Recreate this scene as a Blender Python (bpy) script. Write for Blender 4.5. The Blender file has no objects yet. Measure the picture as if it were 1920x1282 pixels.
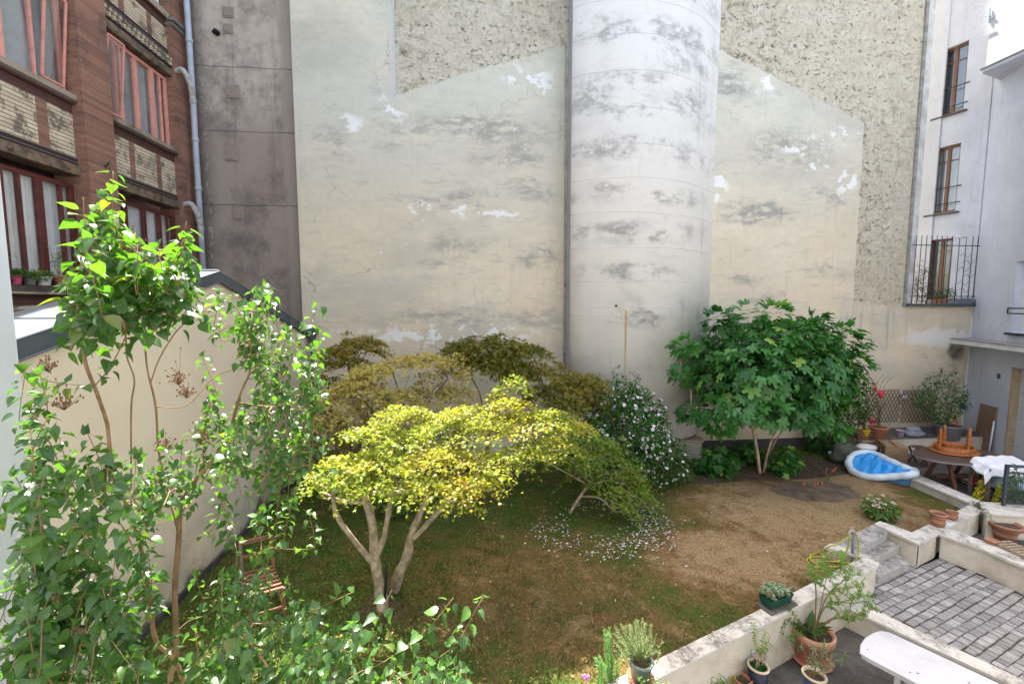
import bpy, math, random
import numpy as np
from mathutils import Vector, Matrix, Euler
R = math.radians
random.seed(7); rng = np.random.default_rng(7)
S = bpy.context.scene; COL = S.collection
# ---------------------------------------------------------------- camera, sky, sun, exposure
EYE = 4.3; FPX = 820.0; PITCH = R(5); YAW = R(5.5)
cam = bpy.data.cameras.new('camera'); camo = bpy.data.objects.new('camera', cam); COL.objects.link(camo)
cam.sensor_width = 36; cam.lens = 36*FPX/1920; cam.clip_start = 0.05; cam.clip_end = 2000
camo.location = (0, 0, EYE); camo.rotation_euler = (R(90)-PITCH, 0, -YAW); S.camera = camo
SUN_EL = 62; SUN_AZ = -20           # azimuth measured from +Y (away from the camera) towards +X
w = bpy.data.worlds.new('World'); S.world = w; w.use_nodes = True
nt = w.node_tree; nt.nodes.clear()
bg = nt.nodes.new('ShaderNodeBackground'); ow = nt.nodes.new('ShaderNodeOutputWorld'); sk = nt.nodes.new('ShaderNodeTexSky')
sk.sky_type = 'NISHITA'; sk.sun_disc = False; sk.sun_elevation = R(SUN_EL); sk.sun_rotation = R(SUN_AZ)
sk.air_density = 1.0; sk.dust_density = 3.0; sk.ozone_density = 0.6
bg.inputs[1].default_value = 0.15
tn = nt.nodes.new('ShaderNodeMix'); tn.data_type = 'RGBA'; tn.blend_type = 'MULTIPLY'; tn.inputs[0].default_value = 1; tn.inputs[7].default_value = (1.09, .995, .875, 1)   # warm city haze
nt.links.new(sk.outputs[0], tn.inputs[6]); nt.links.new(tn.outputs[2], bg.inputs[0]); nt.links.new(bg.outputs[0], ow.inputs[0])
sl = bpy.data.lights.new('sun', 'SUN'); sl.energy = 4.8; sl.angle = R(0.5); sl.color = (1, .95, .86)
so = bpy.data.objects.new('sun', sl); COL.objects.link(so)
sd = Vector((math.sin(R(SUN_AZ))*math.cos(R(SUN_EL)), math.cos(R(SUN_AZ))*math.cos(R(SUN_EL)), math.sin(R(SUN_EL))))
so.rotation_euler = sd.to_track_quat('Z', 'Y').to_euler(); so.location = (0, 0, 30)
S.view_settings.view_transform = 'Standard'; S.view_settings.look = 'None'; S.view_settings.gamma = 1
S.view_settings.exposure = 2.28
try:
    S.cycles.max_bounces = 8; S.cycles.diffuse_bounces = 5; S.cycles.transmission_bounces = 6; S.cycles.transparent_max_bounces = 8
except Exception: pass
# ---------------------------------------------------------------- measuring: a sight line of the survey, met with a real plane
def ray(px, py):
    x = (px-960)/FPX; y = -(py-641)/FPX
    f = math.cos(PITCH)+y*math.sin(PITCH); u = y*math.cos(PITCH)-math.sin(PITCH)
    c, s = math.cos(YAW), math.sin(YAW)
    return Vector((x*c+f*s, -x*s+f*c, u))
def onz(px, py, z=0.0): r = ray(px, py); return Vector((0, 0, EYE))+r*((z-EYE)/r.z)
def ony(px, py, y): r = ray(px, py); return Vector((0, 0, EYE))+r*(y/r.y)
def onx(px, py, x): r = ray(px, py); return Vector((0, 0, EYE))+r*(x/r.x)
def onw(px, py, p, d):      # vertical plane through p running along d (2D)
    r = ray(px, py); n = Vector((d[1], -d[0]))
    t = (n.x*p[0]+n.y*p[1])/(n.x*r.x+n.y*r.y); return Vector((0, 0, EYE))+r*t
# ---------------------------------------------------------------- objects
OFF = {}
def tag(o, label=None, cat=None, group=None, kind=None):
    if label: o['label'] = label
    if cat: o['category'] = cat
    if group: o['group'] = group
    if kind: o['kind'] = kind
    return o
def thing(name, loc, label, cat, group=None):
    o = bpy.data.objects.new(name, None); COL.objects.link(o); o.location = loc; o.empty_display_size = .1
    OFF[o.name] = Vector(loc); return tag(o, label, cat, group)
def link(name, me, mat, parent=None, smooth=False, bevel=0):
    if mat is not None:
        for m in (mat if isinstance(mat, (list, tuple)) else [mat]): me.materials.append(m)
    if parent is not None:
        off = OFF.get(parent.name, Vector((0, 0, 0)))
        if off.length > 0: me.transform(Matrix.Translation(-off))
    o = bpy.data.objects.new(name, me); COL.objects.link(o)
    if parent is not None: o.parent = parent; OFF[o.name] = OFF.get(parent.name, Vector((0, 0, 0)))
    if smooth: me.shade_smooth()
    if bevel:
        b = o.modifiers.new('bevel', 'BEVEL'); b.width = bevel; b.segments = 2; b.limit_method = 'ANGLE'; b.angle_limit = R(40)
    return o
def copy_tree(o, parent=None, loc=None, rot=None, label=None, scale=None):
    kids = [c for c in bpy.data.objects if c.parent == o]
    c = o.copy(); COL.objects.link(c); c.parent = parent
    if loc is not None: c.location = loc
    if rot is not None: c.rotation_euler = rot
    if scale is not None: c.scale = (scale,)*3
    if label: c['label'] = label
    for k in kids: copy_tree(k, c)
    return c
class MB:
    def __init__(s): s.v = []; s.f = []; s.m = []; s.mi = 0; s.gnarl = False
    def add(s, vs, fs):
        b = len(s.v); s.v += [tuple(v) for v in vs]; s.pc = getattr(s, 'pc', []); s.pc.append((b, len(s.v), len(s.f), len(s.f)+len(fs)))
        for f in fs: s.f.append(tuple(i+b for i in f)); s.m.append(s.mi)
        return s
    def box(s, x0, x1, y0, y1, z0, z1, M=None):
        vs = [Vector((x, y, z)) for z in (z0, z1) for y in (y0, y1) for x in (x0, x1)]
        if M is not None: vs = [M @ v for v in vs]
        return s.add(vs, [(0, 2, 3, 1), (4, 5, 7, 6), (0, 1, 5, 4), (2, 6, 7, 3), (0, 4, 6, 2), (1, 3, 7, 5)])
    def beam(s, a, b, w, h, up=(0, 0, 1)):   # rectangular bar from a to b
        a, b = Vector(a), Vector(b); d = (b-a); L = d.length; d = d/L
        u = Vector(up); sx = d.cross(u)
        if sx.length < 1e-4: sx = d.cross(Vector((1, 0, 0)))
        sx.normalize(); sz = sx.cross(d)
        M = Matrix((sx, d, sz)).transposed().to_4x4(); M.translation = a
        return s.box(-w/2, w/2, 0, L, -h/2, h/2, M)
    def prism(s, poly, z0, z1):
        n = len(poly); vs = [(p[0], p[1], z0) for p in poly]+[(p[0], p[1], z1) for p in poly]
        A = sum(poly[i][0]*poly[(i+1) % n][1]-poly[(i+1) % n][0]*poly[i][1] for i in range(n))
        top = tuple(range(n, 2*n)); bot = tuple(range(n-1, -1, -1))
        sides = [(i, (i+1) % n, (i+1) % n+n, i+n) for i in range(n)]
        if A < 0: top, bot, sides = top[::-1], bot[::-1], [q[::-1] for q in sides]
        return s.add(vs, [top, bot]+sides)
    def slab(s, pts, nrm, t):      # planar polygon pts extruded by t along -nrm
        n = len(pts); nv = Vector(nrm).normalized()
        c = Vector((0, 0, 0))
        for i in range(n): c += Vector(pts[i]).cross(Vector(pts[(i+1) % n]))
        P = [Vector(p) for p in pts]
        if c.dot(nv) < 0: P = P[::-1]
        vs = P+[p-nv*t for p in P]
        return s.add(vs, [tuple(range(n)), tuple(range(2*n-1, n-1, -1))]+[((i+1) % n, i, i+n, (i+1) % n+n) for i in range(n)])
    def quad(s, a, b, c, d): return s.add([a, b, c, d], [(0, 1, 2, 3)])
    def lathe(s, prof, c=(0, 0, 0), n=28, sx=1, sy=1, cap=True, jit=0):
        vs = []; fs = []
        for (r, z) in prof:
            for k in range(n):
                a = 2*math.pi*k/n; vs.append((c[0]+r*sx*math.cos(a), c[1]+r*sy*math.sin(a), c[2]+z))
        for i in range(len(prof)-1):
            for k in range(n): k2 = (k+1) % n; fs.append((i*n+k, i*n+k2, (i+1)*n+k2, (i+1)*n+k))
        if cap: fs.append(tuple(range(n-1, -1, -1))); fs.append(tuple((len(prof)-1)*n+k for k in range(n)))
        return s.add(vs, fs)
    def tube(s, pts, rad, n=8, cap=True):
        P = [Vector(p) for p in pts]; m = len(P)
        if m < 2: return s
        rd = rad if hasattr(rad, '__len__') else [rad]*m
        T = []
        for i in range(m):
            t = P[min(i+1, m-1)]-P[max(i-1, 0)]
            T.append(t.normalized() if t.length > 1e-9 else Vector((0, 0, 1)))
        u = T[0].orthogonal().normalized(); vs = []; fs = []
        for i in range(m):
            u = (u-T[i]*u.dot(T[i]))
            u = u.normalized() if u.length > 1e-6 else T[i].orthogonal().normalized()
            v = T[i].cross(u)
            for k in range(n):
                a = 2*math.pi*k/n; jr = 1+(.10*math.sin(a*2+i*.9)+.08*math.sin(a*3-i*1.7) if rd[i] > .02 and s.gnarl else 0); vs.append(P[i]+(u*math.cos(a)+v*math.sin(a))*rd[i]*jr)
        for i in range(m-1):
            for k in range(n): k2 = (k+1) % n; fs.append((i*n+k, i*n+k2, (i+1)*n+k2, (i+1)*n+k))
        if cap: fs.append(tuple(range(n-1, -1, -1))); fs.append(tuple((m-1)*n+k for k in range(n)))
        return s.add(vs, fs)
    def blob(s, c, r, n=10, m=7, jit=.12, seed=0):
        rr = random.Random(seed); vs = [(c[0], c[1], c[2]-r[2])]; fs = []
        for i in range(1, m):
            th = math.pi*i/m
            for k in range(n):
                a = 2*math.pi*k/n; j = 1+rr.uniform(-jit, jit)
                vs.append((c[0]+r[0]*j*math.sin(th)*math.cos(a), c[1]+r[1]*j*math.sin(th)*math.sin(a), c[2]-r[2]*j*math.cos(th)))
        vs.append((c[0], c[1], c[2]+r[2]))
        for k in range(n): fs.append((0, 1+(k+1) % n, 1+k))
        for i in range(m-2):
            for k in range(n): a = 1+i*n+k; b = 1+i*n+(k+1) % n; fs.append((a, b, b+n, a+n))
        L = len(vs)-1
        for k in range(n): fs.append((L, L-n+k, L-n+(k+1) % n))
        return s.add(vs, fs)
    def each(s, name, mat, parent=None, smooth=False, bevel=0):      # one object for every piece added
        for v0, v1, f0, f1 in s.pc:
            me = bpy.data.meshes.new(name); me.from_pydata(s.v[v0:v1], [], [tuple(i-v0 for i in f) for f in s.f[f0:f1]]); me.update(); link(name, me, mat, parent, smooth, bevel)
    def build(s, name, mat, parent=None, smooth=False, bevel=0):
        me = bpy.data.meshes.new(name); me.from_pydata([tuple(v) for v in s.v], [], s.f)
        if any(s.m): me.polygons.foreach_set('material_index', s.m)
        me.update(); return link(name, me, mat, parent, smooth, bevel)
def smooth_path(pts, k=6):
    P = [Vector(p) for p in pts]
    if len(P) < 3: return [P[0].lerp(P[-1], i/k) for i in range(k+1)]
    Q = [P[0]*2-P[1]]+P+[P[-1]*2-P[-2]]; out = []
    for i in range(1, len(Q)-2):
        a, b, c, d = Q[i-1:i+3]
        for j in range(k):
            t = j/k; out.append(.5*((2*b)+(c-a)*t+(2*a-5*b+4*c-d)*t*t+(3*b-a-3*c+d)*t**3))
    out.append(P[-1]); return out
# ---------------------------------------------------------------- materials
class G:
    def __init__(s, name):
        s.mat = bpy.data.materials.new(name); s.mat.use_nodes = True; s.nt = s.mat.node_tree
        s.b = s.nt.nodes['Principled BSDF']; s.out = s.nt.nodes['Material Output']
        s.pos = s.nt.nodes.new('ShaderNodeNewGeometry').outputs['Position']
    def n(s, t): return s.nt.nodes.new(t)
    def set(s, sock, v):
        if isinstance(v, bpy.types.NodeSocket): s.nt.links.new(v, sock)
        elif isinstance(v, (tuple, list)) and len(v) == 3 and sock.type == 'RGBA': sock.default_value = (*v, 1)
        else: sock.default_value = v
    def math(s, op, a, b=0.0, cl=False):
        m = s.n('ShaderNodeMath'); m.operation = op; m.use_clamp = cl; s.set(m.inputs[0], a); s.set(m.inputs[1], b); return m.outputs[0]
    def vm(s, op, a, b=(0, 0, 0)):
        m = s.n('ShaderNodeVectorMath'); m.operation = op; s.set(m.inputs[0], a)
        if op == 'SCALE': s.set(m.inputs[3], b)
        else: s.set(m.inputs[1], b)
        return m.outputs['Value'] if op in ('LENGTH', 'DOT_PRODUCT', 'DISTANCE') else m.outputs[0]
    def rng(s, f, a, b, c=0.0, d=1.0, smooth=True):
        m = s.n('ShaderNodeMapRange'); m.interpolation_type = 'SMOOTHSTEP' if smooth else 'LINEAR'
        for i, v in enumerate((f, a, b, c, d)): s.set(m.inputs[i], v)
        return m.outputs[0]
    def mix(s, f, a, b, mode='MIX'):
        m = s.n('ShaderNodeMix'); m.data_type = 'RGBA'; m.blend_type = mode
        s.set(m.inputs[0], f); s.set(m.inputs[6], a); s.set(m.inputs[7], b); return m.outputs[2]
    def sc(s, v3, vec=None): return s.vm('MULTIPLY', vec or s.pos, v3)
    def noise(s, scale, detail=5, rough=.55, vec=None, dist=0.0, col=False):
        m = s.n('ShaderNodeTexNoise'); s.set(m.inputs['Vector'], vec or s.pos); s.set(m.inputs['Scale'], scale)
        s.set(m.inputs['Detail'], detail); s.set(m.inputs['Roughness'], rough); s.set(m.inputs['Distortion'], dist)
        return m.outputs['Color' if col else 'Fac']
    def vor(s, scale, vec=None, feat='F1', out='Distance', rnd=1.0):
        m = s.n('ShaderNodeTexVoronoi'); m.feature = feat; s.set(m.inputs['Vector'], vec or s.pos); s.set(m.inputs['Scale'], scale)
        s.set(m.inputs['Randomness'], rnd); return m.outputs[out]
    def sep(s, vec=None):
        m = s.n('ShaderNodeSeparateXYZ'); s.set(m.inputs[0], vec or s.pos); return m.outputs
    def comb(s, x, y, z=0.0):
        m = s.n('ShaderNodeCombineXYZ'); s.set(m.inputs[0], x); s.set(m.inputs[1], y); s.set(m.inputs[2], z); return m.outputs[0]
    def blob(s, vec, c, r, soft=.55):
        d = s.vm('LENGTH', s.vm('MULTIPLY', s.vm('SUBTRACT', vec, c), (1/r[0], 1/r[1], 1/r[2])))
        return s.rng(d, soft, 1.0, 1.0, 0.0)
    def blobs(s, vec, L, soft=.55):
        o = None
        for c, r in L: b = s.blob(vec, c, r, soft); o = b if o is None else s.math('MAXIMUM', o, b)
        return o
    def attr(s, name, fac=True):
        a = s.n('ShaderNodeAttribute'); a.attribute_name = name; return a.outputs['Fac' if fac else 'Color']
    def bump(s, h, strength=.5, dist=.02, prev=None):
        b = s.n('ShaderNodeBump'); s.set(b.inputs['Height'], h); b.inputs['Strength'].default_value = strength; b.inputs['Distance'].default_value = dist
        if prev is not None: s.nt.links.new(prev, b.inputs['Normal'])
        return b.outputs[0]
    def done(s, color, rough=.8, normal=None, metal=0.0, spec=.4):
        s.set(s.b.inputs['Base Color'], color); s.set(s.b.inputs['Roughness'], rough); s.set(s.b.inputs['Metallic'], metal)
        s.set(s.b.inputs['Specular IOR Level'], spec)
        if normal is not None: s.nt.links.new(normal, s.b.inputs['Normal'])
        return s.mat
def plain(name, c, c2=None, scale=6, rough=.7, bump=.15, bs=60, metal=0, spec=.4, lo=.35, hi=.65):
    g = G(name); c2 = c2 or tuple(x*.8 for x in c)
    f = g.rng(g.noise(scale, 6, .6), lo, hi); col = g.mix(f, c, c2)
    return g.done(col, rough, g.bump(g.noise(bs, 4), bump, .006), metal, spec)
def wood(name, c, c2, axis=(1, 12, 12), rough=.55):
    g = G(name); v = g.sc(axis); f = g.noise(4, 6, .65, v); d = g.noise(22, 3, .5, v)
    col = g.mix(g.rng(f, .35, .65), c, c2); col = g.mix(g.rng(d, .45, .7, 0, .5), col, tuple(x*.5 for x in c2))
    return g.done(col, rough, g.bump(d, .3, .003), 0, .4)
def leafmat(name, c1, c2, c3=None, rough=.4, trans=.45, tcol=None, spec=.5, vein=None, p3=.12):
    g = G(name); r = g.attr('rnd')
    col = g.mix(g.rng(r, 0, 1, 0, 1, False), c1, c2)
    if c3: col = g.mix(g.rng(r, 1-p3, 1-p3*.5), col, c3)
    if vein:
        v = g.attr('vein'); col = g.mix(g.rng(v, .0, .10, .55, 0), col, vein)
    g.done(col, rough, None, 0, spec)
    t = g.n('ShaderNodeBsdfTranslucent'); g.set(t.inputs[0], g.mix(1.0, col, tcol or (1.5, 1.6, .7), 'MULTIPLY'))
    m = g.n('ShaderNodeMixShader'); m.inputs[0].default_value = trans
    g.nt.links.new(g.b.outputs[0], m.inputs[1]); g.nt.links.new(t.outputs[0], m.inputs[2]); g.nt.links.new(m.outputs[0], g.out.inputs[0])
    return g.mat
def brickmat(name, c1, c2, mort, axis='y', bw=.225, bh=.07, dirt=(.03, .025, .022), dlo=.5, dhi=.75, dirt_amt=.7, mortar=.008, bump=.8, soot=None):
    g = G(name); X = g.sep(); u = X[1] if axis == 'y' else X[0]
    wob = g.noise(3.0, 3, .5); vec = g.comb(g.math('ADD', u, g.math('MULTIPLY', g.math('SUBTRACT', wob, .5), .02)), g.math('ADD', X[2], g.math('MULTIPLY', g.math('SUBTRACT', g.noise(5, 2), .5), .012)))
    b = g.n('ShaderNodeTexBrick'); g.set(b.inputs['Vector'], vec); g.set(b.inputs['Color1'], c1); g.set(b.inputs['Color2'], c2); g.set(b.inputs['Mortar'], mort)
    b.inputs['Scale'].default_value = 1; b.inputs['Brick Width'].default_value = bw; b.inputs['Row Height'].default_value = bh
    b.inputs['Mortar Size'].default_value = mortar; b.inputs['Mortar Smooth'].default_value = .3; b.inputs['Bias'].default_value = -.1
    col = g.mix(g.rng(g.noise(35, 4, .7), .35, .75, 0, .5), b.outputs[0], tuple(x*.45 for x in c1))
    d = g.rng(g.noise(1.6, 7, .68, None, .4), dlo, dhi, 0, dirt_amt); col = g.mix(d, col, dirt)
    if soot: col = g.mix(g.rng(g.noise(5, 5, .7), .5, .62, 0, .8), col, soot)
    h = g.math('ADD', g.math('MULTIPLY', b.outputs[1], -1.0), g.math('MULTIPLY', g.noise(50, 4, .6), .5))
    return g.done(col, .85, g.bump(h, bump, .012), 0, .25)
# ---------------------------------------------------------------- leaves and branches
def leaf_heart(rows=5, wid=.46, fold=.22, droop=.25):
    # blade along +y, midrib at x=0, folded up along the midrib, tip drooping; returns verts, faces, vein
    prof = [(0.0, 0.10), (.10, .40), (.28, .50), (.50, .42), (.74, .22), (1.0, 0.0)]
    V = []; F = []; E = []
    for i, (y, wv) in enumerate(prof):
        yy = y-(.07 if i == 1 else 0); z = -droop*y*y
        for sx in (-1, 0, 1):
            V.append((sx*wv*wid*2, yy if sx else y, z+abs(sx)*wv*fold)); E.append(abs(sx))
    for i in range(len(prof)-1):
        a = i*3
        if i == len(prof)-2: F += [(a, a+1, a+4), (a+1, a+2, a+4)]
        else: F += [(a, a+1, a+4, a+3), (a+1, a+2, a+5, a+4)]
    return np.array(V, float), F, np.array(E, float)
def leaf_oval(wid=.24, fold=.15, droop=.15):
    prof = [(0, .02), (.3, 1.), (.65, .85), (1, 0)]; V = []; F = []; E = []
    for (y, wv) in prof:
        for sx in (-1, 0, 1): V.append((sx*wv*wid, y, -droop*y*y+abs(sx)*wv*fold*wid*2)); E.append(abs(sx))
    for i in range(3):
        a = i*3
        if i == 2: F += [(a, a+1, a+4), (a+1, a+2, a+4)]
        else: F += [(a, a+1, a+4, a+3), (a+1, a+2, a+5, a+4)]
    return np.array(V, float), F, np.array(E, float)
def leaf_lobed(angs, rads, inner, z_tip=-.15, y0=.15):
    V = [(0, y0, .03)]; E = [0]; n = len(angs)
    for i in range(n):
        a = R(angs[i]); V.append((math.sin(a)*rads[i], y0+math.cos(a)*rads[i], z_tip*rads[i])); E.append(.35)
        if i < n-1:
            a2 = R((angs[i]+angs[i+1])/2); r2 = inner*(rads[i]+rads[i+1])/2
            V.append((math.sin(a2)*r2, y0+math.cos(a2)*r2, .04)); E.append(1)
    m = len(V)-1; F = [(0, i+1, i) for i in range(1, m)]
    return np.array(V, float), F, np.array(E, float)
HEART = leaf_heart(); OVAL = leaf_oval(); NEEDLE = leaf_oval(.09, .1, .1)
STAR = leaf_lobed([-125, -75, -32, 0, 32, 75, 125], [.4, .62, .8, .88, .8, .62, .4], .42)
def leaf_fig():
    V = [(0, .12, .02)]; E = [0]; F = []
    pr = [(-150, .22), (-115, .42), (-92, .50), (-72, .36), (-52, .62), (-36, .66), (-22, .40), (-10, .78), (0, .88), (10, .78), (22, .40), (36, .66), (52, .62), (72, .36), (92, .50), (115, .42), (150, .22)]
    for a, r in pr: V.append((math.sin(R(a))*r, .12+math.cos(R(a))*r, -.22*r*r+.03*(r < .45))); E.append(.5 if r > .45 else 1)
    F = [(0, i+1, i) for i in range(1, len(pr))]
    return np.array(V, float), F, np.array(E, float)
FIG = leaf_fig()
def petal5():
    V = [(0, 0, 0)]; E = [0]
    for k in range(10):
        a = 2*math.pi*k/10; r = 1 if k % 2 == 0 else .62
        V.append((math.cos(a)*r, math.sin(a)*r, .3 if k % 2 == 0 else .2)); E.append(1)
    return np.array(V, float), [(0, 1+k, 1+(k+1) % 10) for k in range(10)], np.array(E, float)
FLOWER = petal5()
class Leaves:
    def __init__(s, tmpl): s.t = tmpl; s.p = []; s.d = []; s.n = []; s.s = []; s.r = []
    def add(s, p, d, nrm, size, rnd=None):
        s.p.append(tuple(p)); s.d.append(tuple(d)); s.n.append(tuple(nrm)); s.s.append(size); s.r.append(random.random() if rnd is None else rnd)
    def build(s, name, mat, parent=None):
        V, F, E = s.t; n = len(s.p)
        P = np.array(s.p, float); D = np.array(s.d, float); N = np.array(s.n, float); sz = np.array(s.s, float)[:, None, None]
        D /= np.linalg.norm(D, axis=1, keepdims=True)+1e-9
        Xa = np.cross(D, N); Xa /= np.linalg.norm(Xa, axis=1, keepdims=True)+1e-9; Z = np.cross(Xa, D)
        j = 1+.18*rng.standard_normal((n, 1, 1)); T = np.broadcast_to(V, (n, *V.shape)).copy(); T[:, :, 2:3] *= 1+.5*rng.standard_normal((n, 1, 1)); T[:, :, 0:1] *= j
        W = P[:, None, :]+sz*(T[:, :, 0:1]*Xa[:, None, :]+T[:, :, 1:2]*D[:, None, :]+T[:, :, 2:3]*Z[:, None, :])
        k = len(V); co = W.reshape(-1, 3)
        lt = np.array([len(f) for f in F]); flat = np.array([i for f in F for i in f])
        loops = (flat[None, :]+(np.arange(n)*k)[:, None]).ravel(); tot = np.tile(lt, n); st = np.concatenate([[0], np.cumsum(tot)[:-1]])
        me = bpy.data.meshes.new(name); me.vertices.add(n*k); me.vertices.foreach_set('co', co.ravel())
        me.loops.add(len(loops)); me.loops.foreach_set('vertex_index', loops.astype(np.int32))
        me.polygons.add(len(tot)); me.polygons.foreach_set('loop_start', st.astype(np.int32))
        try: me.polygons.foreach_set('loop_total', tot.astype(np.int32))
        except Exception: pass
        me.update(calc_edges=True)
        a = me.attributes.new('rnd', 'FLOAT', 'POINT'); a.data.foreach_set('value', np.repeat(np.array(s.r), k).astype(np.float32))
        a = me.attributes.new('vein', 'FLOAT', 'POINT'); a.data.foreach_set('value', np.tile(E, n).astype(np.float32))
        return link(name, me, mat, parent, smooth=True)
def rv(): return Vector(rng.standard_normal(3))
class Branches:
    """a branching skeleton grown from a root and hand placed limbs towards tips"""
    def __init__(s): s.P = []; s.par = []; s.chains = []; s.tips = []; s.mr = {}
    def limb(s, pts, attach=None, k=5, r=None):
        pts = [Vector(p) for p in pts]
        if attach is not None: pts = [s.P[attach]]+pts
        sp = smooth_path(pts, k); ch = []; prev = attach
        if attach is not None: ch.append(attach); sp = sp[1:]
        for p in sp:
            s.P.append(p); s.par.append(prev if prev is not None else -1); prev = len(s.P)-1; ch.append(prev)
        if r:
            for q, i in enumerate(ch):
                if i != attach: s.mr[i] = r[0]+(r[1]-r[0])*q/max(1, len(ch)-1)
        s.chains.append(ch); s.tips.append(prev); return ch
    def nearest(s, p, maxup=None, pen=.0):
        A = np.array(s.P, float); d = np.linalg.norm(A-np.array(p), axis=1)
        d = d+pen*np.maximum(0, A[:, 2]-p[2]); return int(np.argmin(d))
    def grow(s, tips, root, droop=.0, wig=.04, k=5, pen=.8, lift=.15):
        tips = sorted(tips, key=lambda t: (Vector(t)-Vector(root)).length); out = []
        for t in tips:
            t = Vector(t); i = s.nearest(t, pen=pen); a = s.P[i]; L = (t-a).length
            if L < .02: continue
            mid = a.lerp(t, .5)+Vector((0, 0, lift*L))+rv()*wig*L
            out.append(s.limb([mid, t], attach=i, k=max(2, min(k, int(L/.05)+2))))
        return out
    def mesh(s, tip_r=.0015, p=2.3, n=5, rmax=None, scale=1.0, minr=0):
        N = len(s.P); acc = np.zeros(N); kids = np.zeros(N, int)
        for i in range(N):
            if s.par[i] >= 0: kids[s.par[i]] += 1
        acc[kids == 0] = tip_r**p
        for i in range(N-1, -1, -1):
            if s.par[i] >= 0: acc[s.par[i]] += acc[i]*1.004+ (tip_r**p)*.01
        r = (acc**(1/p))*scale
        if rmax: r = np.minimum(r, rmax)
        for i, q in s.mr.items(): r[i] = max(min(r[i], q*1.25), q)
        m = MB(); m.gnarl = True
        for ch in s.chains:
            rd = [r[i] for i in ch]; rd[0] = min(rd[0], rd[1]*1.25) if len(rd) > 1 else rd[0]
            if len(ch) > 1: m.tube([s.P[i] for i in ch], rd, n if max(rd) < .015 else n+5)
        s.r = r; return m
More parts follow.
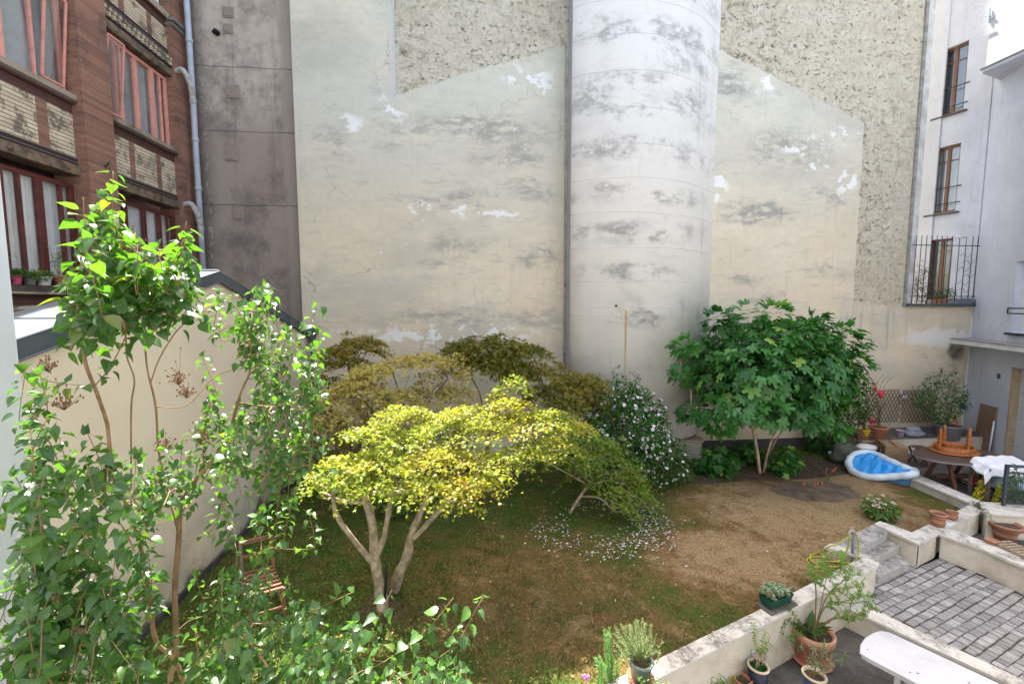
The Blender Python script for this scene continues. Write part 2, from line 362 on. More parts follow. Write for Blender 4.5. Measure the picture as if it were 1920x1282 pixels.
# ================================================================ MATERIALS OF THE PLACE
def m_render_wall():
    g = G('aged_render'); X = g.sep(); z = X[2]
    h = g.math('ADD', z, g.math('MULTIPLY', g.math('SUBTRACT', g.noise(.35, 3), .5), 5.0))
    col = g.mix(g.rng(h, 4.5, 10), (.68, .58, .415), (.58, .57, .49))
    col = g.mix(g.rng(g.noise(.55, 6, .6, g.sc((1, 1, 1.6))), .40, .72, 0, .75), col, (.70, .63, .50))
    col = g.mix(g.rng(g.noise(5, 6, .7), .35, .75, 0, .3), col, (.46, .42, .34))
    # trowel streaks
    col = g.mix(g.rng(g.noise(1.5, 6, .65, g.sc((.7, 1, 5))), .5, .8, 0, .45), col, (.40, .385, .34))
    # grey repair stains in bands and drifts
    pw = g.vm('ADD', g.pos, g.vm('SCALE', g.vm('SUBTRACT', g.noise(1.4, 4, .6, None, 0, True), (.5, .5, .5)), 1.0))
    B = [((.2, 12, 7.0), (2.4, 3, .42)), ((-.9, 12, 6.9), (1.2, 3, .3)), ((1.7, 12, 7.35), (.8, 3, .45)), ((-.3, 12, 5.75), (1.2, 3, .45)), ((1.5, 12, 5.6), (1.2, 3, .45)), ((.3, 12, 8.9), (2.6, 3, .7)),
         ((-.9, 12, 5.4), (.8, 3, .2)), ((1.0, 12, 8.2), (1.6, 3, .5)), ((0, 12, 3.9), (4.0, 3, .38)), ((-3.4, 12, 8.4), (.8, 3, .6)), ((-1.6, 12, 8.6), (1.3, 3, .5)),
         ((8.2, 12, 6.9), (1.9, 3, .4)), ((8.9, 12, 8.6), (1.9, 3, .8)), ((10.2, 12, 7.3), (1, 3, .4)), ((7.6, 12, 5.0), (1.2, 3, .3)), ((10.4, 12, 5.2), (1.1, 3, .3)), ((7.2, 12, 10.3), (.9, 3, .9)), ((9.0, 12, 4.4), (1.5, 3, .25))]
    mk = g.blobs(pw, B, .3)
    st = g.math('MULTIPLY', g.rng(g.noise(.9, 10, .74, g.sc((.6, 1, 1.9))), .40, .56), g.rng(g.noise(3.6, 8, .72, g.sc((.8, 1, 1.6))), .36, .56))
    col = g.mix(g.math('MULTIPLY', g.math('MULTIPLY', mk, st), .95), col, (.31, .30, .27))
    cell = g.sep(g.vor(.32, g.vm('ADD', g.sc((1, 1, 1.5)), g.vm('SCALE', g.noise(1.2, 4, .6, None, 0, True), .9)), 'F1', 'Color'))[0]; col = g.mix(g.rng(cell, 0, 1, 0, .22, False), col, (.50, .46, .38))
    drip = g.math('MULTIPLY', g.rng(g.noise(2.2, 6, .65, g.sc((1.6, 1, .10))), .54, .72), g.rng(g.noise(.5, 4), .42, .62)); col = g.mix(g.math('MULTIPLY', drip, .38), col, (.40, .36, .28))
    big = g.rng(g.noise(.28, 7, .62, g.sc((1, 1, 1.7))), .50, .68); col = g.mix(g.math('MULTIPLY', big, .7), col, (.46, .43, .36))
    fine = g.rng(g.noise(2.2, 8, .7, g.sc((.8, 1, 2.6))), .56, .66)
    col = g.mix(g.math('MULTIPLY', fine, .45), col, (.40, .385, .34))
    # white flakes where the coat has come away
    P = [((-1.95, 12, 9.35), (.45, 3, .45)), ((-1.2, 12, 6.75), (.5, 3, .3)), ((.4, 12, 6.75), (1.6, 3, .14)), ((-.6, 12, 3.45), (3.6, 3, .45)), ((1.6, 12, 10.2), (.9, 3, .5)), ((9.4, 12, 8.85), (1.1, 3, .5)), ((10.6, 12, 9.0), (.6, 3, .4)),
         ((8.3, 12, 10.4), (.8, 3, .4)), ((-2.9, 12, 8.9), (.4, 3, .5)), ((9.9, 12, 8.3), (.6, 3, .3)), ((10.9, 12, 7.8), (.35, 3, .6)), ((7.0, 12, 7.6), (.4, 3, .6))]
    pk = g.math('MULTIPLY', g.blobs(pw, P, .35), g.rng(g.noise(2.6, 7, .6, g.sc((1, 1, 1.4))), .52, .545))
    pk = g.math('MAXIMUM', pk, g.math('MULTIPLY', g.rng(g.noise(2.0, 8, .62), .685, .70), .8))
    col = g.mix(g.math('MULTIPLY', pk, .85), col, (.80, .80, .78))
    # bare plaster patch and dark patch by the canopy at the right hand end
    r1 = g.math('MULTIPLY', g.blob(pw, (14.2, 12, 3.25), (1.5, 3, .42), .5), g.rng(g.noise(1.6, 7, .6), .36, .42))
    col = g.mix(g.math('MULTIPLY', r1, .85), col, (.72, .70, .66))
    col = g.mix(g.math('MULTIPLY', g.blob(pw, (14.85, 12, 2.85), (.35, 3, .38), .1), .9), col, (.07, .06, .05))
    col = g.mix(g.math('MULTIPLY', g.math('MULTIPLY', g.blob(pw, (14.8, 12, 2.2), (.7, 3, 1.2), .3), g.rng(g.noise(3, 6, .7), .45, .6)), .6), col, (.33, .27, .2))
    # runs below the rough stone, foot of wall damp
    run = g.math('MULTIPLY', g.rng(g.noise(3, 5, .6, g.sc((2.2, 1, .12))), .5, .68), g.blob(g.pos, (12.0, 12, 3.6), (1.6, 3, 1.1), .4))
    col = g.mix(g.math('MULTIPLY', run, .55), col, (.27, .25, .21))
    col = g.mix(g.math('MULTIPLY', g.rng(h, .2, 2.6, .5, 0), g.rng(g.noise(1.2, 6, .6), .3, .7)), col, (.42, .36, .27))
    crk = g.rng(g.vor(.55, g.vm('ADD', g.pos, g.vm('SCALE', g.noise(3, 5, .6, None, 0, True), .35)), 'DISTANCE_TO_EDGE'), 0, .006, 1, 0)
    col = g.mix(g.math('MULTIPLY', g.math('MULTIPLY', crk, g.rng(g.noise(.6, 2), .52, .6)), .6), col, (.2, .18, .15))
    hh = g.math('ADD', g.math('MULTIPLY', g.noise(9, 7, .65), 1.0), g.math('MULTIPLY', pk, -.6))
    return g.done(col, .9, g.bump(hh, .45, .02), 0, .2)
def m_rough_stone():
    g = G('rough_rubble_stone'); X = g.sep(); vec = g.vm('ADD', g.sc((3.0, 1, 5.6)), g.vm('SCALE', g.noise(2.6, 7, .7, None, 0, True), 3.2))
    e = g.vor(1.0, vec, 'DISTANCE_TO_EDGE'); cid = g.sep(g.vor(1.0, vec, 'F1', 'Color'))[0]
    col = g.mix(cid, (.64, .58, .45), (.70, .65, .53))
    row = g.rng(g.math('SINE', g.math('ADD', g.math('MULTIPLY', X[2], 19), g.math('MULTIPLY', g.noise(.9, 4), 9))), -.2, 1, .35, 1)
    ox = g.rng(g.math('ADD', X[2], g.math('MULTIPLY', g.noise(.5, 3), 4)), 5, 11, 1, 0)
    col = g.mix(g.math('MULTIPLY', ox, .35), col, (.50, .41, .26))
    col = g.mix(g.rng(g.noise(7, 8, .72), .42, .72, 0, .5), col, (.38, .34, .25))
    pit = g.math('MULTIPLY', g.rng(g.noise(9, 8, .78, g.sc((1, 1, 1.5))), .55, .63), row); pit = g.math('MULTIPLY', pit, g.rng(g.noise(.8, 6, .7), .36, .6, .25, 1))
    col = g.mix(g.math('MULTIPLY', pit, .95), col, (.14, .105, .06))
    band = g.rng(g.noise(.45, 3, .5, g.sc((1, 1, .6))), .42, .62)
    col = g.mix(g.math('MULTIPLY', g.math('MULTIPLY', g.rng(g.noise(3.4, 6, .7), .5, .6), band), .5), col, (.22, .17, .10))
    h = g.math('ADD', g.math('ADD', g.math('MULTIPLY', g.rng(e, 0, .3), .35), g.math('MULTIPLY', g.noise(8, 8, .75), 1.8)), g.math('MULTIPLY', pit, -1.2))
    return g.done(col, .95, g.bump(h, .9, .04), 0, .15)
def m_brown_render():
    g = G('brown_render'); z = g.sep()[2]
    col = g.mix(g.rng(g.math('ADD', z, g.math('MULTIPLY', g.noise(.6, 4), 2.5)), 9.6, 11.4), (.33, .275, .23), (.50, .435, .37))
    col = g.mix(g.rng(g.noise(.9, 9, .72), .42, .66, 0, .85), col, (.15, .125, .11)); col = g.mix(g.rng(g.noise(1.8, 7, .7, g.sc((1.4, 1, .12))), .52, .72, 0, .6), col, (.13, .095, .08))
    col = g.mix(g.rng(g.noise(1.7, 9, .75), .50, .66, 0, .7), col, (.34, .27, .225))
    x = g.sep()[0]; edge = g.rng(g.math('ADD', x, g.math('MULTIPLY', g.noise(1.2, 5, .7), .25)), -4.80, -4.66)
    col = g.mix(g.math('MULTIPLY', edge, .75), col, (.37, .315, .27))
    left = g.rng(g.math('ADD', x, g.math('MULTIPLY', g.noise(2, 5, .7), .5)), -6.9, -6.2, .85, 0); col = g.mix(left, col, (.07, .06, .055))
    for zj in (10.38, 8.78, 6.9):
        j = g.rng(g.math('ABSOLUTE', g.math('SUBTRACT', g.math('ADD', z, g.math('MULTIPLY', g.noise(2, 4), .1)), zj+.05)), 0, .022, .75, 0); col = g.mix(j, col, (.06, .05, .045))
    col = g.mix(g.rng(g.noise(14, 6, .75), .66, .72, 0, .5), col, (.5, .42, .34))
    return g.done(col, .92, g.bump(g.noise(11, 7, .7), .6, .02), 0, .2)
def m_shaft():
    g = G('shaft_coating'); z = g.sep()[2]
    col = g.mix(g.rng(z, 5, 12), (.86, .845, .815), (.74, .74, .75))  # lower part coloured lighter to make up for less skylight there
    pw = g.vm('ADD', g.pos, g.vm('SCALE', g.vm('SUBTRACT', g.noise(1.6, 4, .6, None, 0, True), (.5, .5, .5)), .5))
    band = g.blobs(pw, [((4.4, 11, 9.3), (4, 5, .9)), ((4.4, 11, 10.9), (4, 5, .5)), ((4.6, 11, 8.1), (4, 5, .45)), ((5.4, 11, 10.3), (1.4, 5, .5)), ((4.4, 11, 6.1), (3, 5, .4)), ((4.4, 11, 7.0), (3, 5, .35)), ((5, 11, 4.0), (2.4, 5, .5)), ((4.0, 11, 5.1), (2, 5, .3)), ((4.4, 11, 12.0), (4, 5, .5)), ((6.6, 11.9, 2.2), (.9, 2, 1.2))], .3)
    st = g.math('MULTIPLY', g.rng(g.noise(1.1, 8, .68, g.sc((1, 1, 1.7))), .44, .60), g.rng(g.noise(4, 7, .7, g.sc((1, 1, 1.5))), .34, .56))
    col = g.mix(g.math('MULTIPLY', g.math('MULTIPLY', st, band), .8), col, (.30, .305, .31))
    col = g.mix(g.rng(g.noise(1.1, 7, .6, g.sc((1, 1, 1.8))), .50, .72, 0, .4), col, (.50, .50, .51))
    col = g.mix(g.rng(g.math('ABSOLUTE', g.math('SUBTRACT', g.noise(1.2, 6, .6, g.sc((1, 1, 1.5))), .42)), 0, .05, .5, 0), col, (.78, .78, .78))
    drip = g.math('MULTIPLY', g.rng(g.noise(2.4, 6, .65, g.sc((1.5, 1.5, .08))), .54, .7), g.rng(g.noise(.6, 4), .4, .6)); col = g.mix(g.math('MULTIPLY', drip, .35), col, (.42, .42, .42))
    damp = g.math('MULTIPLY', g.rng(z, .5, 1.7, .7, 0), g.rng(g.noise(1.3, 5), .35, .7)); col = g.mix(damp, col, (.36, .33, .30))
    rust = g.blob(pw, (4.0, 10.8, 3.15), (.10, 3, 1.05), .05)
    rust2 = g.math('MULTIPLY', g.rng(g.math('ABSOLUTE', g.math('SUBTRACT', g.sep()[0], 3.93)), .012, .04, 1, 0), g.rng(z, 2.2, 4.1, .3, 1)); rust2 = g.math('MULTIPLY', rust2, g.rng(z, 4.12, 4.14, 1, 0))
    col = g.mix(g.math('MULTIPLY', rust2, .85), col, (.62, .37, .08))
    return g.done(col, .75, g.bump(g.noise(8, 6, .6), .25, .015), 0, .3)
def m_annex():
    g = G('cream_plaster'); X = g.sep(); z = X[2]; z2 = g.math('ADD', z, g.math('MULTIPLY', g.math('SUBTRACT', g.noise(1.1, 6, .65), .5), 1.6))
    col = g.mix(g.rng(g.noise(.7, 5, .6), .35, .7), (.66, .56, .42), (.60, .51, .385))
    col = g.mix(g.math('MULTIPLY', g.rng(z2, .2, 1.5, .8, 0), g.rng(g.noise(1.8, 6, .65), .35, .6)), col, (.33, .28, .17))
    col = g.mix(g.math('MULTIPLY', g.rng(z2, .5, 2.6, .55, 0), g.rng(g.noise(1.0, 6, .6), .4, .65)), col, (.40, .37, .33))
    col = g.mix(g.rng(z2, .0, .22, .9, 0), col, (.07, .07, .06))
    col = g.mix(g.rng(g.noise(4, 6, .7), .72, .76, 0, .5), col, (.08, .08, .07))
    return g.done(col, .9, g.bump(g.noise(24, 5, .6), .25, .006), 0, .2)
def m_coping(name='weathered_coping', base=(.58, .555, .50), dark=(.17, .16, .14), lo=.44, hi=.60):
    g = G(name); nz = g.sep(g.n('ShaderNodeNewGeometry').outputs['Normal'])[2]
    col = g.mix(g.rng(g.noise(9, 7, .7), .35, .7, 0, .4), base, (.48, .47, .44))
    l = g.math('MULTIPLY', g.rng(g.noise(2.6, 10, .80), lo, hi), g.rng(g.noise(16, 7, .8), .38, .58, .25, 1)); l = g.math('MULTIPLY', l, g.rng(nz, .2, .8, .25, 1))
    col = g.mix(l, col, dark)
    col = g.mix(g.rng(g.noise(30, 4, .7), .62, .7, 0, .5), col, (.7, .68, .6))
    return g.done(col, .9, g.bump(g.noise(26, 6, .7), .6, .008), 0, .2)
def dryness(g):
    dry = g.blobs(g.vm('ADD', g.pos, g.vm('SCALE', g.vm('SUBTRACT', g.noise(.7, 5, .6, None, 0, True), (.5, .5, .5)), 2.2)),
                  [((6.9, 8.0, 0), (3.9, 2.8, 3)), ((4.6, 6.7, 0), (2.5, 1.6, 3)), ((9, 9.3, 0), (2.2, 1.3, 3))], .2)
    dry = g.math('MAXIMUM', dry, g.math('MULTIPLY', g.blobs(g.pos, [((.9, 6.3, 0), (2.6, 2.2, 3)), ((1.8, 5.2, 0), (1.8, 1.0, 3))], .3), .42))
    f = g.math('ADD', g.math('MULTIPLY', dry, .36), g.math('SUBTRACT', g.math('MULTIPLY', g.noise(1.7, 11, .84), .95), .10))
    return dry, f
def m_lawn():
    g = G('dry_lawn'); X = g.sep(); x = X[0]
    dry, f = dryness(g)
    col = g.mix(g.rng(f, .30, .62), (.045, .095, .014), (.165, .10, .038))
    col = g.mix(g.rng(g.math('ADD', g.math('MULTIPLY', dry, .34), g.noise(2.4, 8, .75)), .62, .84), col, (.345, .245, .135))
    col = g.mix(g.rng(g.noise(17, 8, .84), .47, .66, 0, .75), col, (.045, .030, .012))
    return g.done(col, .95, g.bump(g.noise(45, 6, .75), .9, .02), 0, .1)
def gritty(name, a, b):
    g = G(name); col = g.mix(g.rng(g.noise(1.6, 8, .72), .36, .64), a, b); col = g.mix(g.rng(g.noise(3.1, 8, .78), .55, .68, 0, .6), col, (.10, .065, .04))
    sp = g.vor(60, None, 'F1', 'Distance'); col = g.mix(g.rng(sp, .05, .28, .7, 0), col, (.30, .28, .25)); col = g.mix(g.rng(g.noise(45, 5, .8), .52, .68, 0, .7), col, (.03, .028, .026))
    X = g.sep(); j = g.rng(g.math('ABSOLUTE', g.math('SUBTRACT', g.math('FRACT', g.math('MULTIPLY', g.math('ADD', g.math('MULTIPLY', X[0], .37), g.math('MULTIPLY', X[1], .93)), .8)), .5)), 0, .010, .75, 0); col = g.mix(j, col, (.03, .026, .022))
    return g.done(col, .95, g.bump(g.math('ADD', g.noise(60, 5, .7), g.math('MULTIPLY', sp, -1.0)), .8, .01), 0, .2)
def grimy(name, c):
    g = G(name); k = lambda f: tuple(x*f for x in c)
    col = g.mix(g.rng(g.noise(.8, 7, .65), .35, .7), c, k(.86)); col = g.mix(g.rng(g.noise(3, 7, .7, g.sc((1.4, 1.4, .12))), .52, .74, 0, .5), col, k(.66))
    col = g.mix(g.rng(g.noise(5, 8, .75), .60, .72, 0, .4), col, (.42, .40, .37))
    cr = g.rng(g.vor(.7, g.vm('ADD', g.pos, g.vm('SCALE', g.noise(2.5, 5, .6, None, 0, True), .5)), 'DISTANCE_TO_EDGE'), 0, .005, 1, 0); col = g.mix(g.math('MULTIPLY', cr, .4), col, k(.4))
    return g.done(col, .85, g.bump(g.noise(30, 6, .65), .3, .006), 0, .25)
M = dict(
    render=m_render_wall(), stone=m_rough_stone(), brown=m_brown_render(), shaft=m_shaft(), annex=m_annex(), coping=m_coping(), lawn=m_lawn(),
    treads=m_coping('step_stone', (.36, .35, .33), (.10, .095, .09), .40, .58),
    wallpaint=plain('garden_wall_paint', (.60, .56, .48), (.40, .35, .27), 1.8, .9, .25, 40, 0, .2, .42, .72),
    brick=brickmat('red_brick', (.36, .17, .11), (.19, .095, .068), (.22, .175, .145), 'xy', dlo=.50, dhi=.78, mortar=.010),
    brickdark=brickmat('dark_red_brick', (.13, .055, .042), (.07, .036, .03), (.12, .09, .075), 'xy'),
    buff=brickmat('buff_brick', (.72, .61, .44), (.54, .45, .31), (.17, .13, .10), 'xy', dlo=.5, dhi=.72, soot=(.11, .085, .07), dirt_amt=.55),
    soldier=brickmat('sill_brick', (.46, .38, .28), (.26, .20, .145), (.07, .055, .05), 'xy', bw=.065, bh=.5, dlo=.45, dhi=.7),
    glazed=brickmat('dark_header_brick', (.05, .03, .028), (.028, .02, .02), (.22, .18, .15), 'xy', bw=.12, bh=.075, dlo=.6, dhi=.8),
    lintel=plain('rusted_steel', (.20, .14, .085), (.07, .05, .038), 5, .75, .4, 30),
    pink=plain('salmon_paint', (.70, .31, .25), (.56, .23, .18), 7, .45, .1, 50, lo=.45, hi=.75),
    darkred=plain('maroon_paint', (.125, .026, .02), (.07, .018, .015), 6, .45, .15, 40),
    white=plain('white_paint', (.72, .73, .75), (.60, .61, .63), 3, .5, .1, 40),
    pier=plain('white_wall_paint', (.66, .69, .74), (.60, .63, .67), 1.2, .7, .05, 30),
    bluewhite=grimy('bluish_white_render', (.56, .585, .655)),
    warmwhite=grimy('white_render', (.53, .54, .565)),
    zinc=plain('zinc_sheet', (.19, .215, .24), (.145, .165, .19), 2.2, .45, .08, 20, metal=.35),
    zincdark=plain('dark_zinc_flashing', (.085, .10, .112), (.065, .078, .088), 2.5, .5, .1, 15, metal=.25),
    pipe=plain('grey_painted_pipe', (.42, .46, .53), (.34, .37, .43), 4, .4, .1, 30),
    iron=plain('black_iron', (.018, .02, .025), (.03, .03, .032), 10, .5, .1, 40),
    railing=plain('slate_painted_steel', (.035, .045, .065), (.05, .06, .08), 10, .45, .1, 40),
    timber=wood('window_timber', (.23, .105, .055), (.16, .07, .038), (8, 8, 1)),
    asphalt=gritty('rough_asphalt', (.145, .135, .12), (.07, .062, .055)),
    terrace=gritty('terrace_concrete', (.13, .122, .116), (.075, .068, .064)),
    shutter=plain('pale_shutter', (.66, .68, .71), (.6, .62, .65), 3, .4, .05, 30),
    soil=plain('dark_soil', (.045, .030, .02), (.09, .062, .04), 9, .95, .9, 60),
    bed=plain('bare_earth', (.17, .125, .085), (.10, .07, .045), 4, .95, .9, 70),
    black=plain('void_black', (.012, .012, .013), (.01, .01, .01), 4, .9, 0, 20),
)
def glassmat(name, tint=(.92, .94, .95), refl=.30):
    g = G(name); nt = g.nt; gl = g.n('ShaderNodeBsdfGlossy'); gl.inputs['Roughness'].default_value = .04; tr = g.n('ShaderNodeBsdfTransparent'); g.set(tr.inputs[0], tint)
    lw = g.n('ShaderNodeLayerWeight'); lw.inputs[0].default_value = .35; mx = g.n('ShaderNodeMixShader')
    nt.links.new(g.rng(lw.outputs[1], 0, 1, refl*.3, refl+.35, False), mx.inputs[0]); nt.links.new(tr.outputs[0], mx.inputs[1]); nt.links.new(gl.outputs[0], mx.inputs[2])
    nt.links.new(mx.outputs[0], g.out.inputs[0]); return g.mat
M['glass'] = glassmat('window_glass'); 
def clothmat(name, c, c2=None, rough=.9): return plain(name, c, c2 or tuple(x*.85 for x in c), 2.5, rough, .1, 80)
M['curtain'] = clothmat('grey_curtain', (.40, .42, .42)); M['curtainw'] = clothmat('white_curtain', (.80, .79, .77)); M['curtaind'] = clothmat('dark_curtain', (.13, .15, .16))

# ================================================================ THE SETTING
TOPZ = .15
def jag(a, b, n, amp):
    a, b = Vector(a), Vector(b); out = []
    for i in range(n):
        p = a.lerp(b, i/n)
        if i: p = p+Vector((random.uniform(-amp, amp), random.uniform(-amp, amp)))
        out.append(p)
    return out
mb = MB(); mb.quad((-60, -60, -.62), (90, -60, -.62), (90, 90, -.62), (-60, 90, -.62)); tag(mb.build('ground', M['asphalt']), kind='structure')
# curb, patio, landing and steps outlines, surveyed at their own heights
def px(L, z): return [onz(x, y, z) for x, y in L]
low_out = px([(1160, 1269), (1417, 1145), (1579, 1063), (1621, 1043)], TOPZ); low_in = px([(1644, 1063), (1596, 1086), (1396, 1188), (1233, 1272)], TOPZ)
e0 = low_out[0]+(low_out[0]-low_out[1]).normalized()*2.6; e1 = low_in[-1]+(low_in[-1]-low_in[-2]).normalized()*2.9
LOW = [e0]+low_out+px([(1649, 1054)], TOPZ)+low_in+[e1]
SIDE = px([(1545, 1024), (1558, 1017), (1634, 1042), (1622, 1045)], TOPZ)
CHEEK = px([(1639, 981), (1650, 976), (1712, 998), (1727, 1012), (1722, 1019), (1660, 991)], TOPZ)
S1 = px([(1707, 998), (1741, 982), (1766, 990), (1759, 1001), (1724, 1017)], TOPZ)
WR = px([(1763, 991), (1777, 989), (1844, 1013), (1935, 1047)], TOPZ)+px([(1935, 1068), (1842, 1028), (1760, 1000)], TOPZ)
WR[3] += Vector((.35, -2.6, 0)); WR[4] += Vector((.30, -2.6, 0))
S2 = px([(1742, 983), (1820, 944), (1842, 958), (1777, 988), (1763, 991)], TOPZ)
WT = px([(1600, 846), (1625, 843), (1720, 888), (1838, 938), (1820, 943), (1700, 893)], .2)
WF = px([(1836, 939), (2100, 958), (2100, 976), (1850, 962), (1842, 957)], .2)
CURB = px([(1524, 1110), (1627, 1159), (1740, 1212), (1886, 1279)], -.30); CURB.append(CURB[-1]+(CURB[-1]-CURB[-2]).normalized()*2)
cin = px([(1907, 1269), (1776, 1209), (1650, 1149), (1610, 1090)], -.30); CURB += [cin[0]+(CURB[4]-CURB[3])]+cin
# steps
A, B, C_, D_ = px([(1548, 1025), (1642, 980), (1665, 998), (1601, 1035)], .12)
C2, D2 = px([(1694, 1018), (1636, 1049)], -.02); C3, D3 = px([(1706, 1053), (1649, 1080)], -.16)
# lawn
lawn_poly = [(-4.25, 2.0), (-4.25, 12.0), (10.9, 12.0)]+[(p.x, p.y) for p in (WT[0], WT[5], WT[4], S2[0], CHEEK[1], CHEEK[0], A, SIDE[0], SIDE[3])]+[(p.x+.05, p.y-.05) for p in (low_out[2], low_out[1], low_out[0], e0)]+[(e0.x, 2.0)]
gm = MB(); gm.prism(lawn_poly, -.6, 0); lawn = tag(gm.build('lawn', M['lawn']), kind='structure')
gm = MB(); gm.prism([(10.95, 12.0), (17.5, 12.0), (17.5, 6.4), (WF[1].x, WF[1].y), (WF[0].x, WF[0].y), (WT[3].x, WT[3].y), (WT[2].x, WT[2].y), (WT[1].x, WT[1].y)], -.6, .02)
tag(gm.build('terrace', M['terrace']), kind='structure')
gm = MB(); land = [S2[3], S2[2], WF[3], WF[2]+Vector((0, 0, 0)), Vector((13, 2.5, 0)), WR[3], WR[2], WR[1]]
gm.prism([(p.x, p.y) for p in land], -.6, -.3); tag(gm.build('landing', M['terrace']), kind='structure')
patio_xy = [CURB[0]]+[low_in[1], low_in[0], D3, C3, S1[4], S1[3], WR[6], WR[5], WR[4]]+CURB[5:8][::1]
patio_xy = [low_in[1], low_in[0], D2, C2, S1[4], WR[6], WR[5], WR[4], CURB[5], CURB[6], CURB[7], CURB[8], CURB[9]]
gm = MB(); gm.prism([(p.x, p.y) for p in patio_xy], -.6, -.325)
tag(gm.build('patio_bed', plain('patio_joint_soil', (.10, .088, .075), (.06, .052, .045), 8, .95, .6, 60)), kind='structure')
def inside(x, y, poly):
    c = False; n = len(poly)
    for i in range(n):
        a, b = poly[i], poly[i-1]
        if (a[1] > y) != (b[1] > y) and x < (b[0]-a[0])*(y-a[1])/(b[1]-a[1])+a[0]: c = not c
    return c
# granite setts of the patio: one row after another, each stone bevelled and a little uneven
u = (onz(1813, 1080, -.3)-onz(1667, 1155, -.3)).normalized(); v = Vector((-u.y, u.x, 0)); o0 = onz(1700, 1150, -.3)
cm = MB(); rnd = []
pp = [(p.x, p.y) for p in patio_xy]
for j in range(-48, 48):
    s = -5+random.random()*.2
    while s < 5:
        L = random.uniform(.085, .19); c = o0+u*(s+L/2)+v*(j*.122+.008*math.sin(s*2.3+j)); 
        if inside(c.x, c.y, pp):
            a = random.uniform(-.03, .03); uu = (u*math.cos(a)+v*math.sin(a))*(L/2-random.uniform(.003, .008)); vv = (v*math.cos(a)-u*math.sin(a))*(.0565+random.uniform(-.005, .002)); z = -.3+random.uniform(-.009, .005); bz = .013
            vs = [c+uu*q*random.uniform(.93, 1.02)+vv*r*random.uniform(.9, 1.03) for q, r in ((-1, -1), (1, -1), (1, 1), (-1, 1))]; lo = [(p.x, p.y, z-.05) for p in vs]; mid = [(p.x, p.y, z-bz*.6) for p in vs]
            k1 = 1-bz/ max(uu.length, .02); k2 = 1-bz/vv.length
            tp = [c+(p-c)*min(k1, k2) for p in vs]; tp = [(p.x, p.y, z+random.uniform(-.002, .002)) for p in tp]
            cm.add(lo+mid+tp, [(8, 9, 10, 11)]+[(k, (k+1) % 4, (k+1) % 4+4, k+4) for k in range(4)]+[(k+4, (k+1) % 4+4, (k+1) % 4+8, k+8) for k in range(4)]); rnd += [random.random()]*12
        s += L
g = G('grey_granite_setts'); r = g.attr('rnd'); col = g.mix(r, (.20, .195, .19), (.38, .37, .36)); col = g.mix(g.rng(g.noise(7, 7, .7), .4, .7, 0, .6), col, (.19, .18, .175)); col = g.mix(g.rng(g.noise(60, 4, .7), .5, .75, 0, .5), col, (.5, .49, .49))
setts = g.done(col, .85, g.bump(g.noise(50, 5, .7), .6, .006), 0, .3)
pt = cm.build('patio', setts); a = pt.data.attributes.new('rnd', 'FLOAT', 'POINT'); a.data.foreach_set('value', rnd); tag(pt, kind='structure')

def gwall(name, poly, ztop, z0, label, cat='wall', group=None, capt=.05, over=.03):
    c = sum((Vector(p) for p in poly), Vector((0, 0, 0)))/len(poly)
    t = thing(name, (c.x, c.y, z0), label, cat, group); xy = [(p.x, p.y) for p in poly]
    # body slightly inside the coping
    m = MB(); inn = []
    n = len(xy)
    area = sum(xy[i][0]*xy[(i+1) % n][1]-xy[(i+1) % n][0]*xy[i][1] for i in range(n)); sg = 1 if area > 0 else -1
    for i in range(n):
        p0, p1, p2 = Vector(xy[i-1]), Vector(xy[i]), Vector(xy[(i+1) % n]); d1 = (p1-p0).normalized(); d2 = (p2-p1).normalized()
        n1 = Vector((-d1.y, d1.x))*sg; n2 = Vector((-d2.y, d2.x))*sg; b = n1+n2; b = b/max(b.length_squared, .6)*2*over if b.length > .1 else n1*over
        inn.append(p1+b)
    m.prism([(p.x, p.y) for p in inn], z0, ztop-capt); m.build('wall_body', M['wallpaint'], t)
    m = MB(); m.prism(xy, ztop-capt, ztop); m.build('coping', M['coping'], t, bevel=.008); return t
gwall('garden_wall', LOW, TOPZ, -.62, 'long low white garden wall with blotched coping between the lawn and the flower pots', group=None)
gwall('garden_wall', [p for p in CHEEK], TOPZ+.003, -.32, 'short stained cheek wall along the right side of the stone steps')
gwall('garden_wall', S1, TOPZ, -.32, 'short low white wall at the patio corner joining the steps to the clay pots')
gwall('garden_wall', WR, TOPZ-.002, -.32, 'low white wall along the far side of the cobbled patio with a clay saucer on it')
gwall('garden_wall', S2, TOPZ+.001, -.32, 'wide low wall carrying the two empty clay pots at the lawn corner')
gwall('garden_wall', WT, .2, -.02, 'low pale wall running from the paddling pool along the edge of the terrace')
gwall('garden_wall', WF, .197, -.32, 'low wall under the dark mesh railing behind the large clay pot')
gwall('patio_curb', CURB, -.285, -.62, 'raised white concrete curb between the cobbled patio and the asphalt by the white table', 'curb')
st = thing('stone_steps', (D3.x, D3.y, -.3), 'flight of three weathered stone steps going down from the lawn to the cobbled patio', 'steps')
ex = (D_-A).normalized()
for poly, z0, z1 in (([A, B, C_, D_], -.3, .12), ([A.lerp(D_, .6), B.lerp(C_, .6), C2, D2], -.31, -.02), ([D_, C_, C3, D3], -.32, -.16)):
    m = MB(); m.prism([(p.x, p.y) for p in poly], z0, z1); m.build('step', M['treads'], st, bevel=.012)
gwall('garden_wall', SIDE, TOPZ-.003, -.32, 'narrow white wall strip beside the left end of the stone steps under the hose')
